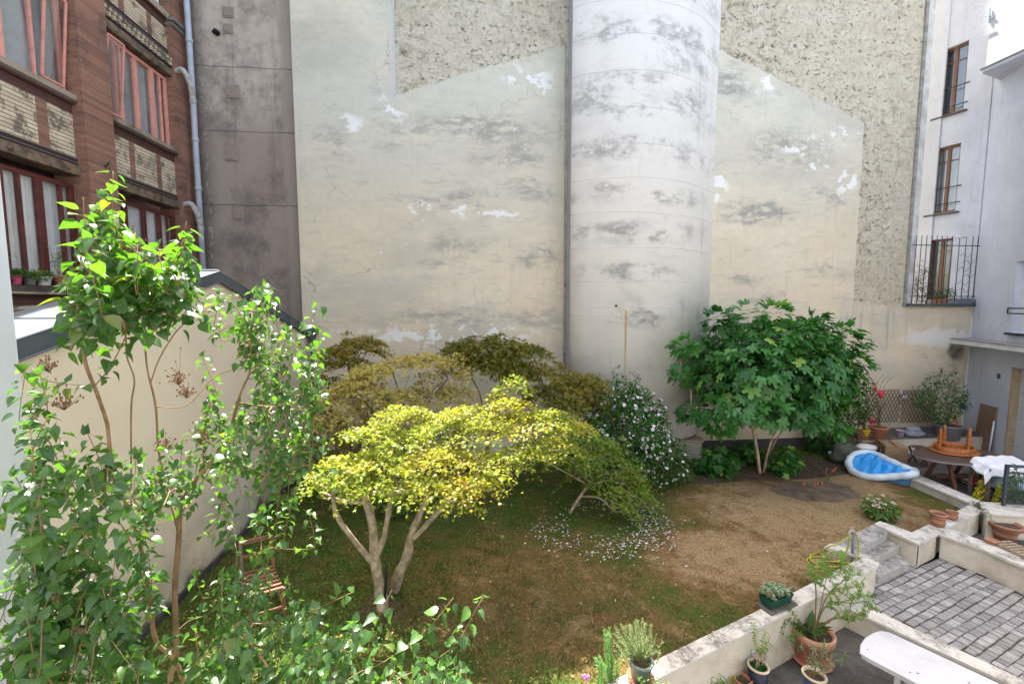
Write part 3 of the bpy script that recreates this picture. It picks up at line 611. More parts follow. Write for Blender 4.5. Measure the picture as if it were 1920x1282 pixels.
# planting soil and bare earth
def patch(name, mat, cx, cy, rx, ry, z, seed=0, n=26, kind='structure'):
    rr = random.Random(seed); L = []
    for k in range(n): a = 2*math.pi*k/n; q = 1+rr.uniform(-.13, .13); L.append((cx+rx*q*math.cos(a), cy+ry*q*math.sin(a), z))
    m = MB(); m.add(L+[(cx, cy, z+.012)], [(k, (k+1) % n, n) for k in range(n)]); return tag(m.build(name, mat, smooth=True), kind=kind)
c = onz(1530, 920); patch('soil_bed', M['bed'], c.x, c.y, 1.0, .55, .004, 3)
patch('soil_bed', M['soil'], 7.0, 10.6, 3.2, .95, .006, 4); patch('soil_bed', M['soil'], -1.2, 10.8, 2.6, .9, .006, 5); patch('soil_bed', M['soil'], -1.25, 5.95, .35, .3, .004, 6)
# ================================================================ FAR WALL
fw = thing('party_wall', (0, 12, 0), 'huge windowless gable wall of peeling cream render and rough rubble stone at the back of the garden', 'wall')
m = MB(); m.slab([(-4.4, 12.035, -.6), (13.06, 12.035, -.6), (13.06, 12.035, 17.5), (7, 12.035, 19), (-.5, 12.035, 18.0), (-.75, 12.035, 13.95), (-2.3, 12.035, 13.7), (-2.5, 12.035, 12.95), (-4.4, 12.035, 12.95)], (0, -1, 0), .5); m.build('rubble_stone', M['stone'], fw)  # top is out of view, its steps shaped to place sun and shade
m = MB(); m.slab([(13.06, 12.035, -.6), (15.4, 12.035, -.6), (15.4, 12.035, 4.22), (13.06, 12.035, 4.22)], (0, -1, 0), .5); m.build('low_wall_end', M['render'], fw)
def coat(poly, name='render_coat'):
    P = []
    n = len(poly)
    for i in range(n):
        a, b = Vector(poly[i]), Vector(poly[(i+1) % n]); P += jag(a, b, max(1, int((b-a).length/.16)) if i in JAG else 1, .03)
    m = MB(); m.slab([(p.x, 12.0, p.y) for p in P], (0, -1, 0), .034); return m.build(name, M['render'], fw)
JAG = {2, 3}; coat([(-4.38, -.6), (2.62, -.6), (2.56, 11.09), (-1.85, 9.66), (-1.86, 12.93), (-4.38, 12.93)])
JAG = {2, 3, 4, 5}; coat([(6.6, -.6), (15.38, -.6), (15.36, 4.2), (13.09, 4.16), (11.33, 4.36), (11.28, 9.46), (6.62, 11.29)])
# white flashing line left of the rough field
m = MB(); m.slab([(-1.9, 11.985, 9.62), (-1.85, 11.985, 9.62), (-1.83, 11.985, 12.9), (-1.88, 11.985, 12.9)], (0, -1, 0), .014); m.build('edge_bead', M['warmwhite'], fw)
m = MB(); m.slab([(12.98, 11.99, 4.2), (13.06, 11.99, 4.2), (13.06, 11.99, 17.4), (12.96, 11.99, 17.4)], (0, -1, 0), .05); m.build('edge_bead', plain('grey_edge', (.33, .31, .28), (.2, .19, .17), 5, .9), fw)
m = MB(); m.slab([(6.6, 11.985, -.1), (11.0, 11.985, -.1), (11.0, 11.985, .28), (6.6, 11.985, .28)], (0, -1, 0), .05); m.build('plinth', plain('dark_plinth', (.045, .045, .06), (.07, .06, .06), 4, .8), fw)
m = MB(); m.box(-.2, 1.6, 11.93, 11.99, .0, .42); m.build('pale_base', M['pier'], fw)
# neighbour's brown gable, set back from the cream wall
bw_ = thing('gable_wall', (-5.6, 12.5, 0), 'dark brown stained rendered wall between the red brick building and the cream wall', 'wall')
m = MB(); m.box(-7.4, -4.36, 12.5, 12.9, 0, 13.3); m.build('wall_body', M['brown'], bw_)
mplate = plain('brown_vent_plate', (.25, .20, .17), (.31, .25, .21), 20, .8, .3)
for (x, y, w, h) in ((428, 24, 16, 16), (428, 55, 14, 14), (436, 172, 20, 20), (435, 290, 20, 20), (447, 402, 16, 18)):
    p = ony(x, y, 12.5); s = w/FPX*13.5/2
    m = MB(); m.box(p.x-s, p.x+s, 12.475, 12.498, p.z-s, p.z+s); m.box(p.x-s*.75, p.x+s*.75, 12.46, 12.473, p.z-s*.75, p.z+s*.75); m.build('vent_plate', mplate, bw_, bevel=.004)
p = ony(408, 63, 12.5); m = MB(); m.tube([(p.x, 12.497, p.z), (p.x, 12.40, p.z), (p.x-.02, 12.36, p.z-.06)], [.07, .06, .05], 10); m.build('pipe_stub', M['black'], bw_, True)
# unseen block, added so its roof edge trims the sun on the white house
nb = thing('unseen_block', (14, 14.5, 0), 'unseen rendered block behind the gap, trimming the sun on the white house', 'building')
m = MB(); m.box(12.2, 17.5, 14.3, 15.5, 0, 16.3); m.build('wall_body', M['warmwhite'], nb)
# ================================================================ ROUND SHAFT
sh = thing('chimney_shaft', (4.4, 11.4, 0), 'massive rounded white shaft with ring seams and grey stains before the cream wall', 'chimney')
prof = smooth_path([(2.62, 11.25, 0), (2.95, 11.02, 0), (3.6, 10.80, 0), (4.35, 10.74, 0), (5.2, 10.92, 0), (5.95, 11.28, 0), (6.55, 11.75, 0), (6.86, 12.02, 0)], 6)
ZB = .62
pr = [(2.66, 12.0), (2.60, 11.30)]+[(p.x, p.y) for p in prof[1:]]
vs = []; fs = []; zs = [ZB, 17.5]
m = MB(); n = len(pr)
m.add([(x, y, z) for z in zs for x, y in pr], [(i, i+1, n+i+1, n+i) for i in range(1, n-1)]+[tuple(range(n-1, -1, -1))])
m.build('shaft_face', M['shaft'], sh, smooth=True)
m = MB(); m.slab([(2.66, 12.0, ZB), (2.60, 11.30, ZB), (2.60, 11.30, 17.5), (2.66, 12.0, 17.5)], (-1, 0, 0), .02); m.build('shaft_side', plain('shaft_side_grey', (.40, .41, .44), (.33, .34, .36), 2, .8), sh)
m = MB()
for y in (-3, 62, 131, 199, 268, 333, 398, 464, 527, 575, 590):
    z = ony(1180, y, 10.76).z; m.tube([(x, yy-.001, z+.012*math.sin(x*1.7+y)) for x, yy in pr[1:]], .0045, 6)
m.each('ring_seam', plain('grey_seam', (.50, .50, .50), (.34, .34, .34), 1.1, .8, .1, 20), sh, smooth=True)
m = MB(); m.prism([(3.0, 12.0), (2.95, 11.5), (3.8, 11.15), (4.6, 11.1), (5.6, 11.5), (6.3, 12.0)], -.05, ZB); m.build('shaft_foot', M['render'], sh)
p = ony(1155, 573, 10.76); m = MB(); m.tube([(p.x, 10.80, p.z), (p.x, 10.70, p.z)], .022, 10); m.build('pipe_stub', M['black'], sh, True)
# louvred air vent at the foot of the shaft
c = onz(1292, 860); vt = thing('air_vent', (c.x, c.y, 0), 'beige louvred ventilation box at the foot of the wall between shaft and fig tree', 'vent')
mv = plain('beige_vent', (.42, .37, .30), (.33, .29, .23), 5, .8)
m = MB(); m.prism([(c.x-.42, c.y+.1), (c.x+.30, c.y-.12), (c.x+.42, c.y+.22), (c.x-.30, c.y+.45)], 0, .5); m.build('vent_housing', mv, vt, bevel=.01)
m = MB(); m.prism([(c.x-.47, c.y+.08), (c.x+.32, c.y-.17), (c.x+.47, c.y+.24), (c.x-.33, c.y+.5)], .503, .55); m.build('vent_lid', mv, vt, bevel=.01)
m = MB()
for k in range(9):
    z = .07+k*.046; a = Vector((c.x-.38, c.y+.07, z)); b = Vector((c.x+.27, c.y-.13, z)); m.beam(a, b, .03, .012, (0, -.5, 1))
m.each('louvre', plain('pale_louvre', (.62, .6, .54)), vt)
# ================================================================ FACADE FRAMES
class Wall:
    def __init__(s, p, d, out): s.p = Vector((p[0], p[1], 0)); s.d = Vector((d[0], d[1], 0)).normalized(); s.n = Vector((out[0], out[1], 0)).normalized()
    def at(s, t, z, n=0): return s.p+s.d*t+s.n*n+Vector((0, 0, z))
    def box(s, mb, t0, t1, z0, z1, n0, n1):
        vs = [s.at(t, z, n) for z in (z0, z1) for n in (n0, n1) for t in (t0, t1)]
        return mb.add(vs, [(0, 2, 3, 1), (4, 5, 7, 6), (0, 1, 5, 4), (2, 6, 7, 3), (0, 4, 6, 2), (1, 3, 7, 5)])
    def hit(s, px_, py_): q = onw(px_, py_, (s.p.x, s.p.y), (s.d.x, s.d.y)); return ((q-s.p).dot(s.d), q.z)
    def holes(s, mb, t0, t1, z0, z1, n0, n1, H):
        T = sorted({t0, t1, *[h[0] for h in H], *[h[1] for h in H]}); Z = sorted({z0, z1, *[h[2] for h in H], *[h[3] for h in H]})
        for i in range(len(T)-1):
            for j in range(len(Z)-1):
                a, b = (T[i]+T[i+1])/2, (Z[j]+Z[j+1])/2
                if not any(h[0] < a < h[1] and h[2] < b < h[3] for h in H): s.box(mb, T[i], T[i+1], Z[j], Z[j+1], n0, n1)
        return mb
    def curtain(s, name, t0, t1, z0, z1, n, mat, parent, amp=.025, wl=.12, seed=0):
        rr = random.Random(seed); k = max(4, int((t1-t0)/.02)); vs = []; ph = rr.random()*6
        for j in range(2):
            for i in range(k+1):
                t = t0+(t1-t0)*i/k; vs.append(s.at(t, z0 if j == 0 else z1, n+amp*math.sin(2*math.pi*t/wl+ph+.9*math.sin(t*5))))
        m = MB(); m.add(vs, [(i, i+1, k+2+i, k+1+i) for i in range(k)]); return m.build(name, mat, parent, smooth=True)
    def window(s, name, t0, t1, z0, z1, n, fm, parent, bars=(), fw=.07, curt=None, hb=(), glass=None, depth=.06, cseed=0, wl=.12):
        """frame with mullions at the fractions given; pane and curtain are sub-parts"""
        m = MB(); s.box(m, t0, t0+fw, z0, z1, n-depth, n); s.box(m, t1-fw, t1, z0, z1, n-depth, n); s.box(m, t0+fw, t1-fw, z1-fw, z1, n-depth, n-.002); s.box(m, t0+fw, t1-fw, z0, z0+fw, n-depth, n-.002)
        for q, bw in bars: c = t0+(t1-t0)*q; s.box(m, c-bw/2, c+bw/2, z0+fw, z1-fw, n-depth-.002, n+.004)
        for q, bw in hb: c = z0+(z1-z0)*q; s.box(m, t0+fw, t1-fw, c-bw/2, c+bw/2, n-depth+.004, n-.006)
        f = m.build(name, fm, parent, bevel=.004)
        m = MB(); vs = [s.at(t0+fw*.5, z0+fw*.5, n-depth*.55), s.at(t1-fw*.5, z0+fw*.5, n-depth*.55), s.at(t1-fw*.5, z1-fw*.5, n-depth*.55), s.at(t0+fw*.5, z1-fw*.5, n-depth*.55)]
        m.add(vs, [(0, 1, 2, 3)]); m.build('pane', glass or M['glass'], f)
        if curt: s.curtain('curtain', t0+.02, t1-.02, z0, z1, n-depth-.07, curt, f, seed=cseed, wl=wl)
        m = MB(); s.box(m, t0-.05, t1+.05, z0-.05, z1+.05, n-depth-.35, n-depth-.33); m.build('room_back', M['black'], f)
        return f
# ================================================================ RED BRICK BUILDING (left)
F = Wall((-7.25, 0), (0, 1), (1, 0))
bb = thing('brick_building', (-7.25, 9, 0), 'old red and buff brick workshop building with salmon pink and maroon windows on the left', 'building')
m = MB()
for t0, t1, n1 in ((2.6, 3.5, .2), (9.12, 9.80, .2), (11.93, 12.49, .13)): F.box(m, t0, t1, 0, 17, -.4, n1)
m.each('brick_pier', M['brick'], bb)
bays = ((3.5, 9.12), (9.86, 11.93))
m = MB(); c = MB(); so_ = MB(); gz = MB(); dk = MB(); rd = MB(); li = MB()
for t0, t1 in bays:
    for base in (4.6, 8.1, 11.25):
        zp0 = {4.6: 0.0, 8.1: 6.98, 11.25: 10.42}[base]
        F.box(c, t0, t1, zp0, base-.32, -.3, 0); F.box(rd, t0, t1, base-.32, base-.14, -.3, .004)
        F.box(so_, t0-.06, t1+.06, base-.14, base, -.3, .10); F.box(dk, t0-.06, t1+.06, base-.165, base-.14, -.3, .07)
        if base > 5:
            F.box(gz, t0, t1, zp0-.14, zp0, -.3, .02); F.box(li, t0, t1, zp0-.32, zp0-.14, -.3, .065)
    F.box(dk, t0, t1, 10.00, 10.28, -.3, .05)
    F.box(gz, t0, t1, 10.0, 10.04, -.3, .085); F.box(li, t0-.02, t1+.02, 9.80, 9.97, -.3, .09)
for a, b in ((8.42, 8.62), (6.6, 6.8), (10.45, 10.6), (11.28, 11.42)): F.box(m, a, b, 6.99, 7.77, -.2, .004); F.box(m, a, b, 10.43, 10.92, -.2, .004)
for a, b in ((3.5, 3.72), (8.92, 9.12)): F.box(m, a, b, .1, 4.27, -.2, .004)
for zz in (4.05, 3.2): F.box(m, 3.52, 9.1, zz, zz+.15, -.2, .003)
c.each('buff_brick_panel', M['buff'], bb); m.each('brick_band', M['brick'], bb); rd.each('brick_course', M['brickdark'], bb); so_.each('brick_sill', M['soldier'], bb); dk.each('moulded_course', M['brickdark'], bb); gz.each('glazed_course', M['glazed'], bb); li.each('steel_lintel', M['lintel'], bb, bevel=.006)
m_ = MB(); m_.box(-13, -7.95, 2.6, 12.9, 0, 17); m_.build('building_mass', M['brickdark'], bb); m_ = MB(); m_.box(-8, -7.2, 2.6, 12.45, 16.5, 17.2); m_.build('roof', M['zinc'], bb)
# dentils: pale and dark headers under the upper panel
for t0, t1 in bays:
    t = t0+.03; m = MB()
    while t < t1-.06: F.box(m, t, t+.055, 10.05, 10.12, -.1, .11); F.box(m, t+.05, t+.105, 10.17, 10.24, -.1, .10); t += .13
    m.build('dentil_course', M['buff'], bb)
m = MB()
for t0, t1 in bays:
    for zc in (6.74, 9.87):
        t = t0+.35
        while t < t1: q = F.at(t, zc, .065 if zc < 8 else .09); m.tube([q, q+F.n*.012], .045, 12); t += 1.0
m.each('bolt_plate', M['lintel'], bb, True)
def pinkset(t0, t1, bars, seed):
    F.window('window', t0, t1, 8.1, 9.76, -.06, M['pink'], bb, bars, .075, M['curtain'], (), cseed=seed, wl=.35)
pinkset(3.55, 9.1, ((.18, .12), (.40, .12), (.62, .12), (.80, .12), (.90, .03)), 1); pinkset(9.88, 11.92, ((.22, .07), (.28, .07), (.50, .10), (.75, .11), (.885, .03)), 2)
# open sashes tilting into the room edge, as thin slanted casements
for (ta, tb, zt) in ((9.92, 10.34, 9.66), (8.62, 9.02, 9.66)):
    m = MB(); a = F.at(ta, 8.2, -.03); b = F.at(tb, 8.2, -.03); a2 = F.at(ta+.02, zt, .11); b2 = F.at(tb+.02, zt, .11)
    for p, q in ((a, b), (b, b2), (b2, a2), (a2, a)): m.beam(p, q, .035, .035, F.n)
    f = m.build('open_sash', M['pink'], bb, bevel=.004); m = MB(); m.quad(a, b, b2, a2); m.build('pane', M['glass'], f)
F.window('window', 3.55, 7.75, 4.72, 6.5, -.07, M['darkred'], bb, ((.2, .08), (.4, .1), (.6, .08), (.8, .08)), .08, M['curtainw'], cseed=3)
F.window('window', 7.77, 9.1, 4.72, 6.5, -.07, M['darkred'], bb, ((.24, .05), (.5, .12), (.80, .05)), .08, M['curtainw'], cseed=4)
F.window('window', 9.88, 11.92, 4.72, 6.5, -.07, M['darkred'], bb, ((.22, .10), (.49, .09), (.73, .10), (.87, .02)), .075, M['curtainw'], cseed=5, wl=.5)
F.window('window', 3.55, 9.1, 11.3, 13.4, -.07, M['white'], bb, ((.3, .1), (.6, .1), (.8, .1)), .08, M['curtain'], cseed=6)
F.window('window', 9.9, 11.85, 11.3, 13.4, -.07, M['white'], bb, ((.3, .1), (.55, .1), (.82, .12)), .09, M['curtaind'], cseed=7)
m = MB(); F.box(m, 3.5, 9.12, 13.5, 17, -.3, 0); F.box(m, 9.86, 11.93, 13.5, 17, -.3, 0); m.each('upper_wall', M['brick'], bb)
m = MB(); F.box(m, 11.86, 12.45, 11.08, 11.16, -.2, .24); F.box(m, 11.9, 12.4, 10.98, 11.07, -.2, .18); m.build('pier_cap', plain('grey_stone', (.24, .22, .2), (.12, .11, .1), 8, .9), bb, bevel=.01)
m = MB(); q = F.at(9.5, 6.95, .2); m.tube([q, q+Vector((.10, 0, .10)), q+Vector((.14, 0, -.35)), q+Vector((.05, 0, -.5))], .018, 7); m.build('wall_hook', M['lintel'], bb, True)
m = MB(); F.box(m, 3.5, 9.1, 4.66, 4.675, -.02, .09); m.build('sill_rail', M['iron'], bb)
# drainpipe in the corner
a = Vector((-6.93, 12.28, 0)); dp = thing('drainpipe', (a.x, a.y, 4), 'pale grey painted drainpipe with two elbow branches in the corner beside the brown wall', 'pipe')
m = MB(); m.tube([(a.x, a.y, 3.6), (a.x, a.y, 9.4), (a.x-.02, a.y, 17)], .068, 14)
for z in (5.0, 6.2, 7.2, 8.4, 9.35, 10.8, 12): m.tube([(a.x, a.y, z), (a.x, a.y, z+.09)], .082, 14)
m.build('pipe_run', M['pipe'], dp, True)
mw = plain('worn_white_pipe', (.55, .55, .53), (.3, .28, .25), 14, .7)
for z in (6.35, 9.55):
    m = MB(); m.tube(smooth_path([(-7.15, 12.0, z+.42), (-6.95, 11.98, z+.44), (-6.88, 12.08, z+.22), (-6.9, 12.2, z-.02), (a.x, a.y, z-.25)], 5), .062, 12); m.build('elbow', mw, dp, True)
rr = random.Random(5); m = MB()
for k in range(34):
    z = rr.uniform(5, 11); m.blob((-6.82+rr.uniform(-.02, .05), 12.495, z), (rr.uniform(.01, .04), .012, rr.uniform(.02, .08)), 9, 6, .5, k)
m.build('mortar_smear', plain('grey_mortar', (.34, .30, .27), (.2, .17, .15), 9), bw_)
# ================================================================ ANNEX with zinc roof
ax = thing('annex_building', (-4.25, 8, 0), 'low cream plastered outbuilding with grey zinc gable roof left of the lawn', 'building')
YA, ZA = 7.88, 4.84; yl, zl = 2.4, 3.43; yr, zr = 11.98, 3.62
m = MB(); m.slab([(-4.25, yl, -.3), (-4.25, yr, -.3), (-4.25, yr, zr-.12), (-4.25, YA, ZA-.10), (-4.25, yl, zl-.10)], (1, 0, 0), .3); m.build('plaster_wall', M['annex'], ax)
m = MB(); m.box(-4.24, -4.20, yl, yr, -.05, .10); m.build('plinth', plain('bitumen_strip', (.03, .032, .035), (.06, .055, .05), 5, .7), ax, bevel=.005)
def lerpz(y): return zl+(ZA-zl)*(y-yl)/(YA-yl) if y < YA else ZA+(zr-ZA)*(y-YA)/(yr-YA)
m = MB()
m.slab([(-4.19, yl, zl), (-4.19, yl, zl-.2), (-4.19, YA, ZA-.18), (-4.19, YA, ZA)], (1, 0, 0), .05); m.slab([(-4.19, YA, ZA), (-4.19, YA, ZA-.18), (-4.19, yr, zr-.2), (-4.19, yr, zr)], (1, 0, 0), .05)
for y in (3.4, 5.15, 6.9, 8.8, 10.6): m.beam((-4.182, y, lerpz(y)-.005), (-4.182, y+.02, lerpz(y)-.18), .014, .03, (1, 0, 0))
m.build('zinc_fascia', M['zincdark'], ax)
m = MB(); m.tube([(-4.18, yl, zl-.2), (-4.18, YA, ZA-.18), (-4.18, yr, zr-.2)], .012, 6); m.tube([(-4.195, yl, zl), (-4.195, YA, ZA), (-4.195, yr, zr)], .014, 6); m.each('fascia_bead', M['zincdark'], ax, True)
XB = -5.05
m = MB(); m.slab([(-4.2, yl, zl+.004), (-4.2, YA, ZA+.004), (XB, YA, ZA+.004), (XB, yl, zl+.004)], (0, -.25, 1), .05); m.slab([(-4.2, YA, ZA+.004), (-4.2, yr, zr+.004), (XB, yr, zr+.004), (XB, YA, ZA+.004)], (0, .28, 1), .05)
m.tube([(-4.2, YA, ZA+.01), (XB, YA, ZA+.01)], .022, 8)
for y in (3.3, 4.2, 5.15, 6.1, 7.0, 9, 10.4): m.beam((-4.22, y, lerpz(y)+.008), (XB, y, lerpz(y)+.008), .025, .012)
m.build('roof', M['zinc'], ax)
m = MB(); m.slab([(-4.99, yl, -.3), (-4.99, yr, -.3), (-4.99, yr, zr-.06), (-4.99, YA, ZA-.06), (-4.99, yl, zl-.06)], (-1, 0, 0), .1); m.build('rear_wall', M['annex'], ax)
p = Vector((-4.12, 11.85, 0)); hp = thing('rain_hopper', (p.x, p.y, 3.3), 'dark zinc rain hopper and downpipe at the far end of the outbuilding roof', 'hopper')
m = MB(); m.lathe([(.07, 3.28), (.08, 3.36), (.17, 3.58), (.19, 3.6), (.19, 3.68), (.16, 3.68), (.15, 3.6)], (p.x, p.y, 0), 4, 1, 1); m.build('hopper_box', M['zincdark'], hp)
m = MB(); m.tube([(p.x, p.y, .1), (p.x, p.y, 3.3)], .05, 12); m.build('downpipe', M['zincdark'], hp, True)
# ================================================================ WHITE PIER at the left edge
wp = thing('house_pier', (-2.6, 2.3, 0), 'smooth white painted corner pier cut off by the left edge of the photo', 'wall')
m = MB(); m.box(-3.6, -2.34, 2.2, 2.5, -.6, 9); m.build('pier_body', M['pier'], wp, bevel=.01)
m = MB(); m.box(-2.342, -2.325, 2.40, 2.44, -.6, 3.3); m.box(-2.342, -2.325, 2.46, 2.48, -.6, 3.3); m.each('corner_trim', M['white'], wp)
# ================================================================ unseen house wall added behind the viewer, blocks sky and bounces sun
ho = thing('unseen_house_wall', (4, -1.4, 0), 'unseen rendered house wall added behind the viewer to block sky and bounce sun', 'building')
m = MB(); m.box(-9, 20, -1.8, -1.4, -.6, 11.5); m.build('wall_body', plain('pale_grey_render', (.40, .405, .42), (.34, .345, .36), 1), ho)
# ================================================================ WHITE HOUSE (right)
W1 = Wall((15.33, 12.04), (-.262, .965), (-.965, -.262)); W2 = Wall((15.33, 12.04), (-.386, -.92), (-.92, .386))
wh = thing('white_house', (15.3, 11, 0), 'tall white rendered house at the right with brown casement windows and a roller shuttered door', 'building')
def wrect(Wl, L):
    P = [Wl.hit(x, y) for x, y in L]; return min(p[0] for p in P), max(p[0] for p in P), sum(sorted(p[1] for p in P)[:2])/2, sum(sorted(p[1] for p in P)[2:])/2
r1 = wrect(W1, [(1766, 97), (1815, 75), (1757, 220), (1806, 207)]); r2 = wrect(W1, [(1753, 280), (1800, 268), (1744, 402), (1791, 396)]); r3 = wrect(W1, [(1742, 450), (1784, 447), (1738, 561), (1778, 561)])
m = MB(); W1.holes(m, -.02, 1.5, 4.2, 17, -.35, 0, [r1, r2, r3]); m.build('recessed_wall', M['warmwhite'], wh)
m = MB(); W1.box(m, -.02, .10, 4.3, 17, 0, .05); W1.box(m, 1.12, 1.5, 4.3, 17, 0, .07); m.each('pilaster', M['warmwhite'], wh, bevel=.004)
for i, r_ in enumerate((r1, r2, r3)):
    f = W1.window('window', *r_, -.12, M['timber'], wh, ((.5, .08),), .07, M['curtaind'] if i != 1 else M['curtain'], ((.78, .03),) if i < 2 else ((.8, .03), (.4, .02)), cseed=20+i)
    if i < 2:
        m = MB(); W1.box(m, r_[0]-.1, r_[1]+.12, r_[2]-.07, r_[2]-.02, -.1, .09); m.build('sill', plain('dark_sill', (.09, .085, .08)), f, bevel=.004)
        m = MB()
        for q in (.10, .38) if i == 0 else (.13, .37): z = r_[2]+(r_[3]-r_[2])*q; m.tube([W1.at(r_[0]-.1, z, .02), W1.at(r_[1]+.1, z, .02)], .014, 6)
        m.each('guard_bar', M['iron'], f, True)
dt = [W2.hit(1897, 690), W2.hit(1885, 842), W2.hit(1907, 490), W2.hit(1903, 628), W2.hit(1829, 636), W2.hit(1920, 642)]
dT = (dt[0][0]+dt[1][0])/2; dZ = dt[0][1]; wT = dt[2][0]
H2 = [(dT, 3.6, .02, dZ), (wT, 3.4, dt[3][1]+.06, dt[2][1])]
m = MB(); W2.holes(m, -.0, 5, -.3, 17, -.4, .0, H2); m.build('front_wall', M['bluewhite'], wh)
m = MB(); W2.box(m, .0, .07, .02, 3.9, .0, .02); m.build('corner_bead', M['white'], wh)
# roller shutter door
m = MB(); k = 0; z = .05
while z < dZ-.02: W2.box(m, dT+.05, 3.6, z, min(z+.050, dZ), -.2, -.15); z += .058
m.build('roller_shutter', M['shutter'], wh, bevel=.012)
m = MB(); W2.box(m, dT, dT+.05, .02, dZ, -.22, .012); m.build('door_jamb', plain('tan_jamb', (.42, .32, .2)), wh)
m = MB(); W2.box(m, dT, 3.6, .021, .06, -.2, .05); W2.box(m, dT+.051, 3.6, .061, dZ, -.3, -.21); m.build('door_threshold', M['black'], wh)
m = MB(); W2.box(m, dT-.02, 3.7, dZ, dZ+.03, -.05, .015); m.build('door_head', plain('grey_head', (.3, .3, .32)), wh)
# upper window with lowered blind
f = MB(); z = dt[3][1]+.1
while z < dt[2][1]: W2.box(f, wT+.02, 3.4, z, z+.045, -.14, -.11); z += .055
bl = f.build('window_blind', M['shutter'], wh, bevel=.008)
m = MB(); W2.box(m, wT-.06, 3.5, dt[3][1]+.0, dt[3][1]+.055, -.1, .10); m.build('sill', M['iron'], wh, bevel=.004)
m = MB(); zr_ = (W2.hit(1912, 578)[1]); 
for dz in (0, .14): m.tube([W2.at(wT+.01, zr_-dz, .10), W2.at(3.4, zr_-dz, .10)], .018, 6)
m.tube([W2.at(wT+.01, zr_-.14, .10), W2.at(wT+.01, zr_, .10)], .018, 6); m.tube([W2.at(wT+.01, zr_, .10), W2.at(wT+.01, zr_, -.02)], .015, 6); m.build('guard_bar', M['iron'], wh, True)
# canopy slab over the door
cz = W2.hit(1829, 636)[1]
m = MB(); W2.box(m, -.02, 4.5, cz-.13, cz, 0, .62); m.build('canopy', M['white'], wh, bevel=.006)
m = MB(); W2.box(m, -.04, 4.5, cz+.002, cz+.028, 0, .64); m.build('canopy_flashing', plain('grey_flashing', (.2, .19, .19), (.34, .33, .32), 5), wh)
# projecting upper bay that catches the sun
p0 = onx(1848, 130, 14.35); p1 = onx(1920, 97, 14.35); bz = (p0.z+p1.z)/2
m = MB(); m.prism([(14.35, p0.y), (15.6, p0.y+.4), (15.6, 6.5), (14.35, 6.5)], bz, 17); m.build('projecting_bay', M['warmwhite'], wh)
m = MB(); m.prism([(14.29, p0.y+.05), (15.3, p0.y+.35), (15.3, 6.5), (14.29, 6.5)], bz-.09, bz-.003); m.build('bay_cornice', M['bluewhite'], wh, bevel=.006)
m = MB(); m.prism([(14.26, p0.y+.07), (14.34, p0.y+.07), (14.34, 6.5), (14.26, 6.5)], bz-.002, bz+.03); m.build('bay_flashing', plain('dark_strip', (.1, .1, .11)), wh)
q = onx(1857, 28, 14.35); m = MB(); m.beam(q+Vector((-.03, 0, -.22)), q+Vector((-.03, 0, .16)), .02, .03); m.beam(q+Vector((-.03, -.1, -.12)), q+Vector((-.03, .1, .0)), .02, .03); m.beam(q+Vector((-.03, -.08, -.14)), q+Vector((-.03, .04, .02)), .02, .02); m.build('wall_anchor', plain('anchor', (.3, .36, .45)), wh)
m = MB(); m.beam(onx(1844, 67, 14.33), onx(1866, 57, 14.33), .02, .02); m.build('wall_crack', M['bluewhite'], wh)
m = MB(); m.box(13.05, 13.3, 12.04, 12.5, 4.3, 17); m.build('corner_strip', plain('worn_white', (.62, .62, .62), (.42, .41, .39), 2.5, .85), wh)
# ledge with grille
lg = thing('window_ledge', (14, 12, 4.2), 'dark zinc covered ledge with spiked iron bars under the lowest brown window', 'ledge')
m = MB(); m.box(13.04, 15.42, 11.88, 12.75, 4.225, 4.30); m.build('ledge_top', M['zincdark'], lg, bevel=.006)
m = MB(); m.slab([(14.3, 11.9, 4.302), (15.1, 11.9, 4.302), (15.38, 11.9, 4.42), (14.9, 11.9, 4.47)], (0, -1, 0), .6); m.build('zinc_upstand', M['zinc'], lg)
m = MB(); zt = ony(1760, 460, 11.95).z; zb = 4.42
for x in np.linspace(13.18, 14.35, 8): m.tube([(x, 11.95, 4.30), (x, 11.95, zt+.28)], [.014, .010], 6)
for x in (14.6, 14.82, 15.05, 15.22): m.tube([(x, 11.95, 4.30), (x, 11.95, zt+.28)], [.014, .010], 6)
m.tube([(13.1, 11.95, zt), (15.4, 11.95, zt)], .013, 6); m.tube([(13.1, 11.95, zb+.1), (15.3, 11.95, zb+.1)], .013, 6)
for k in range(6): a = ony(1790+random.uniform(0, 20), 480+k*13, 11.93); m.tube(smooth_path([a, a+Vector((.15, 0, .08)), a+Vector((.25, 0, -.05)), a+Vector((.4, 0, .1))], 4), .006, 5)
m.build('iron_bars', M['railing'], lg, True)
q = ony(1793, 444, 11.9); cm_ = thing('security_camera', q, 'small white camera on top of the spiked window bars', 'camera')
m = MB(); m.tube([q, q+Vector((.16, -.05, -.02))], .035, 10); m.build('camera_body', M['white'], cm_, True); m = MB(); m.tube([q+Vector((.162, -.05, -.02)), q+Vector((.18, -.056, -.022))], .03, 10); m.build('lens', M['black'], cm_, True)
